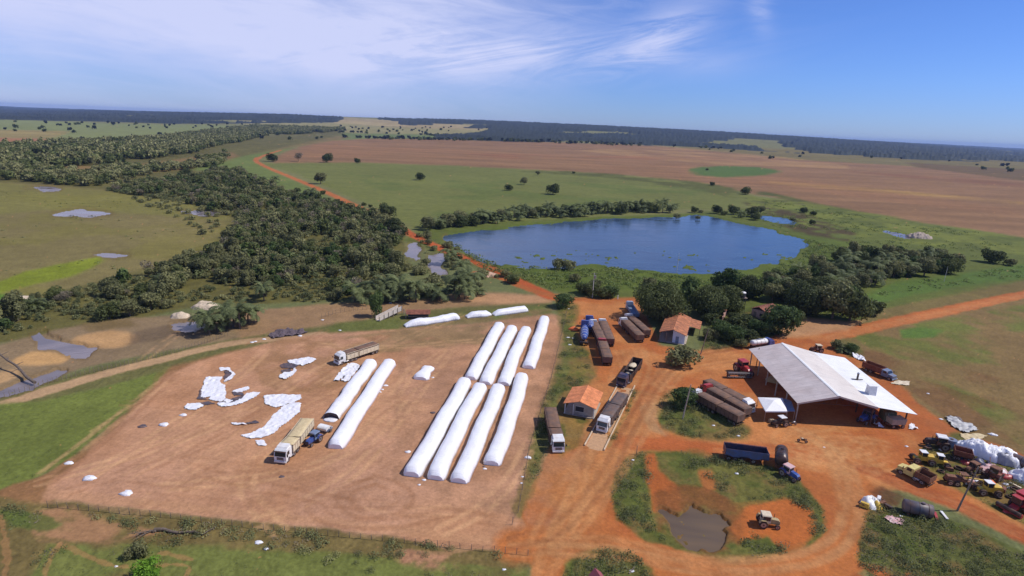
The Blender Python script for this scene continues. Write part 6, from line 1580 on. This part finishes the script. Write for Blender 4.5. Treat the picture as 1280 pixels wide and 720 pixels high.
for s in (-1, 1):
    vs = [(s * .95, -3.4, 1.35), (s * .95, 0, 1.35), (0, .15, 2.2), (0, -3.4, 2.2)]; b.add(vs, [(0, 1, 2, 3) if s > 0 else (3, 2, 1, 0)], mat('dark_red_sheet', (.28, .07, .08), .7, var=.2))
b.build('roof', hr); b = MB(); b.box(-.75, .75, -3.2, -.2, 0, 1.45, INT); b.build('wall', hr)

# ------------------------------------------------------------------ silage bags
def bag(p, q, label, w=3.3, h=1.75, seed=0, cut=False, taper=(0.9, 0.9), lump=.022, group='long white silage bags', bend=0, name='silage_bag'):
    a, b = G(*p), G(*q); d = b - a; L_ = d.length; rz = math.atan2(d.y, d.x); rg = random.Random(seed)
    root = empty(name, a, rz, label, 'silage bag', group); n = max(6, int(L_ / .7)); K = 12; rings = []
    ph = rg.uniform(0, 6); inner = []
    for i in range(n + 1):
        x = L_ * i / n; e0, e1 = min(1, (x + .25) / (taper[0] + .01)) ** .5, min(1, (L_ - x + .25) / (taper[1] + .01)) ** .5
        if cut: e0 = 1
        e = min(e0, e1); ww = w / 2 * (.55 + .45 * e) * (1 + lump * math.sin(x * .9 + ph) + rg.uniform(-lump, lump) * .5); hh = h * e * (1 + lump * 1.3 * math.sin(x * .55 + ph * 2) + rg.uniform(-lump, lump) * .6)
        off = bend * math.sin(math.pi * x / L_) + .10 * math.sin(x * .35 + ph)
        ring = []
        for k in range(K + 1):
            t = math.pi * k / K; c_, s_ = math.cos(t), math.sin(t)
            ring.append((x, off + ww * (abs(c_) ** .72) * (1 if c_ > 0 else -1), .02 + hh * abs(s_) ** .85 + .04 * math.sin(k * 2 + x * 1.7 + ph)))
        ring[0] = (x, ring[0][1] + .12, .01); ring[-1] = (x, ring[-1][1] - .12, .01)
        rings.append(ring)
    m = MB(); m.loft(rings, PLAST, cap=not cut); 
    if cut: m.add(rings[-1], [list(range(K + 1))], PLAST)
    m.build('cover', root)
    if cut:
        s = MB(); s.add([(.6, y * .93, z * .93) for _, y, z in rings[0]], [list(range(K + 1))[::-1]], BFILM); s.build('opening', root)
        s = MB(); s.blob((-.3, 0, .05), (1.0, 1.5, .3), FILM, 2, .2); s.build('loose_flap', root)
    return root
NB = 'in near row of the big block'; FB = 'in far row of the big block'
bag((515, 596), (582, 478), 'long white silage bag, leftmost ' + NB, seed=1)
bag((544, 600), (600.5, 485), 'long white silage bag, second from the left ' + NB, seed=2, bend=.3)
bag((574, 604), (624, 486), 'long white silage bag, second from the right ' + NB, seed=3)
bag((615, 582), (653, 472), 'long white silage bag, rightmost ' + NB, seed=4, bend=-.3)
bag((588, 475), (624, 408), 'long white silage bag, leftmost ' + FB, seed=5)
bag((606, 481), (640, 412), 'long white silage bag, second from the left ' + FB, seed=6)
bag((630, 482), (658, 413.5), 'long white silage bag, second from the right ' + FB, seed=7, bend=.4)
bag((661, 461), (681, 400), 'long white silage bag, rightmost %s' % FB, seed=8)
bag((414, 524), (464, 455), 'long white silage bag with cut open near end, left of the pair amid the yard', seed=9, cut=True, lump=.06, h=1.6)
bag((419, 561), (487, 455), 'long uncut white silage bag, right of the pair in the middle of the yard', seed=10)
bag((506, 408), (573, 398), 'white silage bag lying in the grass behind the yard, left one with a pointed end', seed=11, h=1.7, lump=.08, taper=(3, 1), w=3.0)
bag((583, 396.5), (613, 393), 'short lumpy white silage bag in the grass behind the yard, middle of three', seed=12, h=1.4, lump=.14, w=3.0, taper=(2, 1.5))
bag((617, 394), (658, 388), 'white silage bag in the grass behind the yard, rightmost of the three', seed=13, h=1.7, w=3.0, taper=(2.5, 1))
bag((526, 475), (536, 460), 'short lumpy remnant of a white silage bag alone on the bare yard', seed=14, h=1.2, lump=.16, w=3.2)
# ------------------------------------------------------------------ loose sheets and scraps
def film(poly, label, m=FILM, name='plastic_sheet', cat='plastic sheet', zz_=.05, hgt=.22, step=.2, seed=0, parent=None, group=None, linings=()):
    w_ = [G(*p) for p in poly]; c = sum(w_, Vector()) / len(w_); c.z = 0; q = [((p.x - c.x) * 1.08, (p.y - c.y) * 1.08) for p in w_]
    def build(q, m, nm, par, z0):
        xs, ys = [p[0] for p in q], [p[1] for p in q]
        nx, ny = int((max(xs) - min(xs)) / step) + 2, int((max(ys) - min(ys)) / step) + 2
        X, Y = np.meshgrid(min(xs) + np.arange(nx) * step, min(ys) + np.arange(ny) * step)
        n1 = fbm(X + seed * 9, Y, 1.6, seed, 3) - .5; n2 = fbm(X, Y + seed * 9, 1.6, seed + 3, 3) - .5
        ins = inside(X + n1 * .9, Y + n2 * .9, q) | inside(X + .22 + n1 * .6, Y, q) | inside(X - .22, Y + .2 + n2 * .6, q)
        e = blur(ins.astype(float), 1)
        Z = z0 + hgt * np.clip(np.abs(fbm(X + seed * 31, Y, 1.3, seed + 7, 3) - .5) * 3.2 + .25 * fbm(X, Y, .8, seed, 2), 0, 1.4) * np.clip(e * 1.6 - .3, .05, 1)
        idx_ = np.arange(nx * ny).reshape(ny, nx); fm = ins[:-1, :-1] & ins[1:, 1:] & ins[:-1, 1:] & ins[1:, :-1]
        f = np.stack([idx_[:-1, :-1], idx_[:-1, 1:], idx_[1:, 1:], idx_[1:, :-1]], -1)[fm]
        if not len(f): return None
        u_, inv_ = np.unique(f, return_inverse=True); V = np.stack([X, Y, Z], -1).reshape(-1, 3)[u_]
        me = np_mesh(nm, V, inv_.reshape(-1, 4), m, smooth=True); return link(nm, me, par)
    if linings:
        o = empty(name, c, 0, label, cat, group); build(q, m, 'white_film', o, zz_ + .05)
        for lp in linings:
            ql = [(G(*p).x - c.x, G(*p).y - c.y) for p in lp]; build(ql, BFILM, 'black_lining', o, zz_)
        return o
    o = build(q, m, name, None, zz_)
    if o is None: return None
    o.location = c; tag(o, label, cat, group); return o
film([(258, 473), (278, 472.5), (275, 478), (281, 483), (282, 492), (281, 498), (290, 500), (284, 503), (262, 499), (266, 495), (253, 497), (255, 486)], 'large crumpled white sheet at the left of the yard with a curling tail', seed=1,
     linings=[[(252, 497), (255, 484), (258, 473), (254, 484), (246, 499), (262, 500)]])
film([(274, 461), (286, 460), (294, 468), (288, 475), (279, 477), (284, 473), (290, 468), (284, 463), (276, 464)], 'thin curled strip of white sheet at the top of the large crumpled one', seed=2, linings=[[(282, 463), (290, 467), (284, 474), (279, 474)]], step=.25)
film([(275, 508), (275, 504), (292, 504), (304, 498), (308, 493), (316, 491), (325, 491), (316, 498), (305, 503), (296, 506), (284, 508)], 'crumpled white and black sheet right of the large white one', seed=3, linings=[[(276, 499), (286, 501), (296, 496), (306, 495), (308, 498), (300, 504), (279, 506)], [(291, 490), (304, 490), (306, 494), (292, 495)]], step=.3)
film([(292, 488), (302, 486), (311, 483), (312, 486), (302, 490), (292, 491)], 'narrow strip of white sheet above the white and black one', seed=4, step=.25)
film([(231, 509), (236, 505), (250, 504), (255, 507), (245, 512), (233, 512)], 'pale sheet remnant left below the large crumpled one', seed=5, step=.25, linings=[[(240, 505), (262, 502), (270, 505), (252, 507)]])
film([(332, 496), (340, 494), (374, 494), (375, 498), (366, 503), (345, 509), (333, 505)], 'broad white sheet fold above the long swerving one', seed=6)
film([(303, 543), (318, 540), (332, 533), (343, 519), (356, 508), (366, 505), (374, 506), (372, 516), (352, 532), (341, 541), (330, 545), (314, 547)], 'long swerving band of white sheet in the middle left of the yard', seed=7)
film([(320, 551), (330, 550), (334, 556), (323, 557)], 'small white sheet piece beside the white truck with cream trailers', seed=8, step=.25)
film([(290, 529), (306, 529), (308, 531), (292, 531.5)], 'thin white strip with a dark tail above the long white band', seed=9, step=.2, linings=[[(306, 529), (320, 526), (326, 528), (310, 530.5)]])
film([(361, 451), (374, 449), (385, 447), (394, 449), (389, 453), (378, 457), (363, 454)], 'crumpled white sheet left of the bending truck', seed=10, linings=[[(350, 457), (362, 453), (376, 455), (366, 461), (352, 460)], [(378, 450), (388, 450), (382, 453)]])
film([(349, 470), (357, 466), (365, 465), (368, 460), (370, 464), (366, 469), (356, 474), (350, 473)], 'curled white strip below the sheet left of the bending truck', seed=11, step=.25, linings=[[(352, 463), (364, 461), (366, 466), (354, 467)]])
film([(418, 476), (426, 466), (436, 456), (446, 456), (449, 459), (440, 470), (434, 477), (428, 476), (438, 462), (424, 476)], 'flattened white bag lying left of the pair of long bags', seed=12, hgt=.4, linings=[[(427, 475), (439, 461), (441, 462), (430, 477)]])
film([(338, 420), (345, 415), (360, 413), (375, 414), (384, 416), (374, 419), (355, 421), (342, 423)], 'long heap of dark grey netting in the grass behind the yard', m=mat('dark_net', (.12, .09, .10), .9, var=.4), name='netting_heap', cat='netting', hgt=.8, seed=13)
# dump yard heaps
def moundmesh(nm, r_, m, seed, par, loc=(0, 0, 0), step=.22, crease=.5, jag=.25):
    nx, ny = int(2.3 * r_[0] / step), int(2.3 * r_[1] / step)
    X, Y = np.meshgrid(np.linspace(-1.15, 1.15, nx) * r_[0], np.linspace(-1.15, 1.15, ny) * r_[1])
    q = np.hypot(X / r_[0], Y / r_[1]) * (1 + jag * (fbm(X + seed * 13, Y, 1.8, seed, 3) - .5) * 2)
    rid = 1 - np.abs(fbm(X + seed * 7, Y, 1.1, seed + 1, 4) - .5) * 5
    Z = r_[2] * np.clip(1 - q ** 2, 0, 1) ** .55 * (1 - crease * .5 + crease * np.clip(rid, 0, 1)) * (.75 + .6 * (fbm(X, Y + seed * 5, 2.5, seed + 2, 2) - .2))
    ins = q < 1.0; ix = np.arange(nx * ny).reshape(ny, nx)
    fm = ins[:-1, :-1] | ins[1:, 1:] | ins[:-1, 1:] | ins[1:, :-1]
    f = np.stack([ix[:-1, :-1], ix[:-1, 1:], ix[1:, 1:], ix[1:, :-1]], -1)[fm]; u_, iv = np.unique(f, return_inverse=True)
    me = np_mesh(nm, np.stack([X, Y, Z - .03], -1).reshape(-1, 3)[u_], iv.reshape(-1, 4), m, smooth=True)
    return link(nm, me, par, loc)
def heap(px, py, r_, label, m, seed, name='plastic_heap', cat='heap', second=None, rz=0):
    root = empty(name, G(px, py), R(rz), label, cat)
    moundmesh('pile', r_, m, seed, root)
    if second: moundmesh('folded_sheet', (r_[0] * .45, r_[1] * .5, r_[2] * .8), second, seed + 1, root, (r_[0] * .35, -r_[1] * .55, .1))
    return root
heap(1220, 563, (3.2, 2.4, 1.9), 'white heap of bundled film with a grey hollow, left of the large one', PLAST, 3, second=mat('grey_film', (.3, .3, .33), .6))
heap(1240, 570, (5.2, 2.8, 2.6), 'largest white heap of bundled film in the scrap yard', PLAST, 5, second=mat('grey_film', (.3, .3, .33)), rz=-35)
heap(1283, 600, (3.0, 2.4, 2.3), 'white and grey heap at the right edge above the combine', PLAST, 8, second=mat('grey_film', (.3, .3, .33)))
heap(1237, 588, (3.0, 1.6, 1.1), 'pale pinkish heap of rags below the largest white heap', PINKM, 9, second=WHITE)
heap(1088, 630, (1.6, 1.5, 1.3), 'pile of pale sacks and a yellow drum at the corner of the weedy bank', WHITE, 11, second=YEL)
heap(1222, 583, (1.3, 1.2, 1.6), 'dark bluish machine part heap below the grey hollow', NAVY, 12, 'scrap_heap')
for (x, y, m_, lab, r_, nm) in [(1207, 573, BLUE, 'bright blue crumpled tarpaulin in the scrap yard', (1.2, .8, .6), 'tarpaulin'), (1207, 579, RED, 'red bucket shaped tub in front of the blue tarpaulin', (1.1, .9, .6), 'tub'), (1258, 597, RED, 'red crumpled cover left of the right edge heap', (1.5, 1.0, .7), 'tarpaulin'), (1179, 563, WHITE, 'white crumpled bag in the grass left of the red brown trailer', (.9, .6, .4), 'bag'),
                            (717, 412, ORNG, 'bright orange crumpled cover in the verge left of the blue drum truck', (1.7, 1.3, .9), 'tarpaulin'), (1262, 640, RED, 'red metal part on the grass below the combine', (1.2, .7, .5), 'machine_part')]:
    tag(MB().blob((0, 0, 0), r_, m_, int(x), .3, 12, 6).build(nm, None, G(x, y)), lab, nm.replace('_', ' '))
film([(1183, 522), (1194, 523), (1200, 528), (1212, 530), (1220, 538), (1206, 541), (1190, 533)], 'tangle of grey white sheets on the ground behind the scrap yard', m=mat('grey_white_film', (.5, .49, .47), .7, var=.4), seed=20, hgt=.5, linings=[[(1184, 520), (1198, 522), (1206, 530), (1192, 530)]])
film([(1201, 543), (1226, 543), (1232, 545), (1222, 551), (1211, 552), (1205, 548)], 'flat beige sheet on the dirt above the white heaps', m=CREAMT, seed=21, hgt=.3)
film([(1106, 647), (1112, 645), (1128, 649), (1126, 657), (1110, 652)], 'faded pink board lying on the weedy bank', m=PINKM, seed=22, hgt=.3, step=.25)
film([(1114, 479), (1122, 476), (1136, 477), (1134, 482), (1120, 481)], 'pale sheet on the ground right of the truck with dark red body', m=CREAM, seed=23, step=.25)
film([(1067, 443), (1078, 447), (1081, 452), (1075, 451), (1066, 446)], 'pale board stack behind the right rear corner of the big roof', m=FILM, seed=24, hgt=.8, step=.25)
film([(1093, 529), (1098, 531), (1104, 534), (1100, 535), (1092, 531)], 'white sacks under the front edge of the low roof', seed=25, hgt=.5, step=.2)
film([(1137, 532), (1140, 531), (1146, 536), (1137, 537)], 'white sacks at the right front post of the big roof', seed=26, hgt=.6, step=.2)
for i, (x, y, s) in enumerate([(112, 598, 1.1), (158, 617, 1.1), (86, 579, .8), (205, 531, 1.0), (229, 519, .8), (372, 453, .5), (330, 424, .6), (375, 420, .7), (425, 413, .5), (315, 428, .6), (319, 427, .5), (510, 565, .6), (541, 472, .4), (466, 497, .5), (475, 490, .4), (482, 482, .6), (478, 487, .4),
    (716, 363 + 60, .5), (660, 572, .7), (653, 596, .3), (652, 604, .3), (711, 386, .4), (710, 422, .6), (712, 431, .5), (323, 678, .6), (333, 686, .4), (630, 712, .3), (790, 714, .4), (791, 575, .3), (921, 592, .4), (923, 545, .4), (1161, 574, .3), (1126, 645, .3), (1133, 558, .4), (1240, 543, .8), (1244, 544, .6), (1160, 492, .4), (145, 708, .25), (270, 488, .3), (1176, 524, .5), (892, 532, .4), (530, 600, .4), (553, 598, .4), (606, 586, .4), (524, 606, .3), (403, 400, .5), (488, 379, .6), (1252, 578, .6), (1262, 610, .5), (1030, 559, .25)]):
    b = MB(); b.blob((0, 0, 0), (s, s * .7, s * .35), FILM, i, .35, 9, 5); b.build('plastic_scrap', None, G(x, y)); o = bpy.context.scene.objects[-1] if False else COL.objects[-1]
    tag(o, 'small crumpled scrap of white plastic lying on the ground', 'scrap', 'small white plastic scraps')
for x, y, s in [(178, 533, .9), (352, 596, .5), (541, 516, .6), (605, 583, .3), (600, 408, .3)]:
    b = MB(); b.blob((0, 0, 0), (s, s * .8, s * .3), BFILM, int(x), .3, 9, 5); b.build('black_scrap', None, G(x, y)); tag(COL.objects[-1], 'small dark scrap lying on the bare yard', 'scrap', 'small dark scraps')
# boards thrown on the weeds
for (x0, y0, x1, y1, m_, lab) in [(1176, 640, 1184, 650, WHITE, 'white narrow board slanting on the weedy bank'), (1168, 641, 1172, 652, RED, 'red panel beside the white board on the weedy bank'), (1262, 604, 1276, 611, CREAM, 'long pale plank in the grass above the combine'), (1245, 606, 1252, 610, CREAM, 'short pale plank in the grass left of the long one'), (786, 718, 793, 710, WOODM, 'thin stick lying in the grass at the bottom edge')]:
    a, b_ = G(x0, y0), G(x1, y1); d = b_ - a; m = MB(); m.box(0, d.length, -.2 if m_ is not WOODM else -.05, .2 if m_ is not WOODM else .05, .15, .25, m_); m.box(.1, .3, -.1, .1, 0, .147, m_)
    o = m.build('board', None, a); o.rotation_euler = (0, 0, math.atan2(d.y, d.x)); tag(o, lab, 'board')
# blue drum trucks by the road junction
def drum_truck(f, r, label):
    a, b_ = drop(*f, 0), drop(*r, 1.5); d = a - b_; rz = math.atan2(d.y, d.x); root = empty('drum_truck', a, rz, label, 'truck'); I = Matrix.Identity(4)
    L_ = max(7.5, d.length)
    fr = MB(); fr.box(-L_, -.4, -.5, .5, .75, 1.0, DKM); fr.build('frame', root)
    c = MB(); c.box(-.2, -1.0, -1.15, 1.15, .9, 1.2, DKM); c.build('rear_deck', root)
    rings = []
    for t, q in [(0, .3), (.06, .62), (.2, .9), (.45, 1.0), (.75, .9), (.95, .6), (1, .3)]:
        x = -.5 - (L_ - 3.2) * t; rings.append([(x, math.cos(k / 18 * 6.2832) * 1.15 * q, 2.3 + math.sin(k / 18 * 6.2832) * 1.15 * q) for k in range(18)])
    m = MB(); m.loft(rings, BLUE); dr_ = m.build('drum', root)
    s = MB()
    for t, q in [(.10, .72), (.24, .93), (.42, 1.0), (.62, .97)]:
        x = -.5 - (L_ - 3.2) * t; s.tube((x - .07, 0, 2.3), (x + .07, 0, 2.3), 1.15 * q + .03, WHITE, 20)
    s.build('stripe', dr_)
    M2 = Matrix.Translation((-L_, 0, 0)) @ Matrix.Rotation(math.pi, 4, 'Z'); cab_parts(root, M2, BLUE)
    for x in (-1.2, -2.4, -L_ + 1.0):
        for sd in (-1, 1): wheel(root, I, x, sd * 1.02)
    return root
drum_truck((729.5, 433), (731, 408), 'blue truck with white ringed drum, nearer one in the grass left of the covered trucks')
drum_truck((738, 419), (736, 402), 'blue truck with drum, farther one close beside the covered trucks')
tractor(985, 596, -60, 'small tractor with blue and pink sides by the weeds, right of the dark tank', BLUE, PINKM, .9)
# old yellow vehicle behind the big roof
tractor(1021, 440, 180, 'small cream and brown tractor seen behind the far edge of the big roof', RUST, CREAM, .9)
# white vehicle top behind
# ------------------------------------------------------------------ poles, posts, fences
def pole(px, py, h_, label, lean=(0, 0), m=None, arm=True, r=.13, lamp=False):
    root = empty('utility_pole', G(px, py), 0, label, 'pole'); m = m or CONC
    b = MB(); b.tube((0, 0, -.2), (lean[0], lean[1], h_), r * 1.25, m, 8, r * .75); b.build('mast', root)
    if arm:
        b = MB(); b.box(lean[0] - .9, lean[0] + .9, lean[1] - .06, lean[1] + .06, h_ - .5, h_ - .36, WOODM); b.build('crossarm', root)
        for x in (-.8, 0, .8):
            b = MB(); b.tube((lean[0] + x, lean[1], h_ - .36), (lean[0] + x, lean[1], h_ - .12), .06, STEEL, 6); b.build('insulator', root)
    return root
PW = mat('pale_concrete', (.62, .60, .54), .85, var=.2)
pole(740.5, 372, 9.5, 'tall pale concrete pole standing before the dark bushes at the pond shore', m=PW)
tb = empty('transformer', G(740.5, 372), 0, 'grey transformer hung near the top of the pale pole', 'transformer'); b = MB(); b.tube((.45, -.1, 7.3), (.45, -.1, 8.5), .35, STEEL, 10); b.build('can', tb); b = MB(); b.box(-.05, .2, -.15, .05, 7.8, 8.0, DKM); b.build('bracket', tb)
pole(846, 340, 8.5, 'thin pole standing at the near edge of the pond', m=PW, arm=False, r=.09)
pole(875.5, 443, 7.4, 'dark wooden pole between the tiled house and the garden', lean=(1.3, .2), m=WOODM, arm=False)
pole(853, 524, 8.2, 'leaning pale pole in the weeds left of the three parked trailers', lean=(.9, .2), m=CONC, arm=False)
pole(1196, 639, 8.6, 'leaning dark pole in front of the scrap yard', lean=(1.6, .2), m=WOODM, arm=False)
pole(795.5, 568, 1.9, 'short thin post at the tip of the pond island', m=WOODM, arm=False, r=.06)
pole(772, 374, 1.6, 'short white marker post at the top of the dirt square', m=WHITE, arm=False, r=.16)
pole(945, 459, 5.6, 'dark post left of the rear corner of the big roof', m=DKM, arm=False, r=.1)
pole(1180, 352, 7, 'thin far pole on the green strip of the right grove', m=PW, arm=False, r=.08)
_FP = {}
def fence(pts, n, label, h_=1.3, wires=4, m=WOODM):
    w_ = [G(*p) for p in pts]; ds = [0]
    for a, b in zip(w_[:-1], w_[1:]): ds.append(ds[-1] + (b - a).length)
    root = empty('wire_fence', w_[0], 0, label, 'fence'); rg = random.Random(n); P = []
    for i in range(n):
        s = ds[-1] * i / (n - 1); k = max(j for j in range(len(ds) - 1) if ds[j] <= s + 1e-6); t = (s - ds[k]) / (ds[k + 1] - ds[k])
        P.append(w_[k].lerp(w_[k + 1], min(t, 1)) - w_[0])
    for p in P:
        if h_ not in _FP: _FP[h_] = MB().tube((0, 0, -.1), (.03, .02, h_), .05, m, 6, .04).build('post', root); o = _FP[h_]
        else: o = link('post', _FP[h_].data, root)
        o.location = p; o.rotation_euler = (rg.uniform(-.06, .06), rg.uniform(-.06, .06), rg.uniform(0, 6)); o.scale = (1, 1, rg.uniform(.85, 1.15))
    b = MB()
    for a, c_ in zip(P[:-1], P[1:]):
        for k in range(wires): z = h_ * (.25 + .68 * k / max(1, wires - 1)); b.tube((a.x, a.y, z), (c_.x, c_.y, z), .012, DKM, 3, cap=False)
    b.build('wire', root); return root
fence([(0, 499), (80, 474), (160, 456), (230, 438), (285, 420)], 58, 'closely set pale post fence along the mud left of the yard')
fence([(60, 634), (200, 646), (330, 662), (480, 676), (560, 684), (660, 694)], 46, 'wire fence with dark wooden posts along the near side of the bare yard', 1.05)
fence([(640, 656), (648, 640), (662, 560), (690, 470), (704, 410), (708, 392)], 36, 'wire fence in the weedy verge between bare yard and road')
fence([(402, 398), (420, 392), (445, 388), (470, 386)], 14, 'rough post fence of the small corral behind the yard', 1.5, 3)
fence([(340, 210), (430, 209), (560, 212), (700, 219), (800, 226), (900, 241)], 60, 'far fence between green pasture and brown field', 1.4, 0)
# fallen log, dead tree
def log(x0, y0, x1, y1, r_, label, lift=0, branches=4, name='fallen_log'):
    a, b_ = G(x0, y0), G(x1, y1); d = b_ - a; root = empty(name, a, math.atan2(d.y, d.x), label, 'log'); L_ = d.length
    b = MB(); pts = [(L_ * i / 6, .25 * math.sin(i * 1.7), r_ + lift * i / 6) for i in range(7)]
    for i in range(6): b.tube(pts[i], pts[i + 1], r_ * (1 - .1 * i), BARK, 8, r_ * (.9 - .1 * i))
    b.build('trunk', root)
    rg = random.Random(int(x0)); 
    for i in range(branches):
        p = pts[rg.randint(2, 6)]; e = (p[0] + rg.uniform(.5, 2), p[1] + rg.uniform(-2, 2), max(.1, p[2] + rg.uniform(0, 1.2))); c_ = MB(); c_.tube(p, e, r_ * .4, BARK, 5, r_ * .1); c_.build('branch', root)
log(193, 664, 254, 669, .28, 'long grey fallen log on the dry ground by the near fence', branches=2)
log(196, 664, 178, 668, .2, 'broken twiggy branch at the left end of the long fallen log', branches=6, name='fallen_branch')
log(44, 480, -2, 453, .35, 'leaning dead tree trunk over the mud at the left edge', lift=3.0, branches=6, name='dead_tree')
for (x, y, r_, lab, m_) in [(225, 396, (2.6, 2.0, 1.5), 'pale sand heap in front of the scrub wood, nearer one', 'sand'), (258, 384, (4.6, 3.0, 2.0), 'pale sand heap among the scrub trees, farther one', 'sand'), (27, 372, (4.2, 1.5, .7), 'pale sand bar at the left edge of the marsh', 'sand'),
                          (1150, 297, (7.5, 5.0, 3.2), 'pale heap of rubble beside the small pool on the right marsh', 'rubble'), (606, 344, (6, 3, 1.4), 'pale earth mound beside the red road', 'earth')]:
    mm = mat('pale_' + m_, {'sand': (.60, .48, .34), 'rubble': (.42, .34, .27), 'earth': (.50, .32, .22)}[m_], .95, var=.35, vscale=.8, bump=.2, bscale=1.5)
    tag(moundmesh(m_ + '_heap', r_, mm, int(x) % 17, None, G(x, y), .3, .25), lab, m_ + ' heap')

# loose scrap on the right
rg_ = random.Random(21)
for i, (x, y) in enumerate([(1156, 588), (1190, 574), (1198, 586), (1226, 600), (1250, 600), (1262, 622), (1248, 622), (1200, 566), (1140, 570), (1215, 596), (1268, 612), (1176, 590), (1184, 598), (1252, 588)]):
    o = empty('old_tyre', G(x, y), rg_.uniform(0, 6), 'loose old black tyre lying in the scrap yard', 'tyre', 'loose tyres in the scrap yard'); r_ = rg_.uniform(.45, .8)
    b = MB(); n = 14
    ring = []
    for k in range(n):
        a = 6.2832 * k / n; ring.append([(math.cos(a) * (r_ + dr), math.sin(a) * (r_ + dr), .18 + dz) for dr, dz in ((-.18, -.15), (0, -.17), (.05, 0), (0, .17), (-.18, .15), (-.2, 0))])
    vs = [p for q in ring for p in q]; b.add(vs, [[k * 6 + t, k * 6 + (t + 1) % 6, ((k + 1) % n) * 6 + (t + 1) % 6, ((k + 1) % n) * 6 + t] for k in range(n) for t in range(6)], BLK, True); b.build('tread', o)
for i, (x, y, m_) in enumerate([(1196, 600, RUST), (1186, 588, RUST), (1208, 604, STEEL), (1228, 592, DKM), (1246, 612, RUST), (1254, 614, RBROWN), (1270, 622, RUST), (1160, 562, DKM), (1218, 610, RUST), (1200, 596, YEL), (1240, 606, ORNG), (1236, 580, NAVY), (1110, 636, DKM), (1102, 632, RUST), (1098, 626, WHITE), (1080, 634, YEL)]):
    root = empty('scrap_metal', G(x, y), rg_.uniform(0, 6), 'jumbled piece of scrap metal among the old machines', 'scrap metal', 'scrap metal pieces')
    b = MB(); b.box(-.7, .7, -.35, .35, .1, .4 + rg_.uniform(0, .5), m_, .1, .1); b.build('casing', root)
    b = MB(); b.tube((-.9, 0, .2), (1.0, rg_.uniform(-.6, .6), rg_.uniform(.5, 1.1)), .07, RUST, 6); b.tube((0, -.6, .1), (.2, .7, .6), .06, DKM, 6); b.build('bar', root)
for i in range(12):
    x, y = rg_.uniform(1210, 1262), rg_.uniform(580, 606)
    b = MB(); s_ = rg_.uniform(.3, .7); b.blob((0, 0, 0), (s_, s_ * .7, s_ * .5), [FILM, WHITE, PINKM][i % 3], i + 90, .35, 9, 5); b.build('plastic_scrap', None, G(x, y)); tag(COL.objects[-1], 'small crumpled scrap of pale plastic in the scrap yard', 'scrap', 'pale scraps in the scrap yard')
for o in COL.objects:
    if o.get('label') and len(o['label'].split()) > 16: print('LONG', o.name, '|', o['label'])
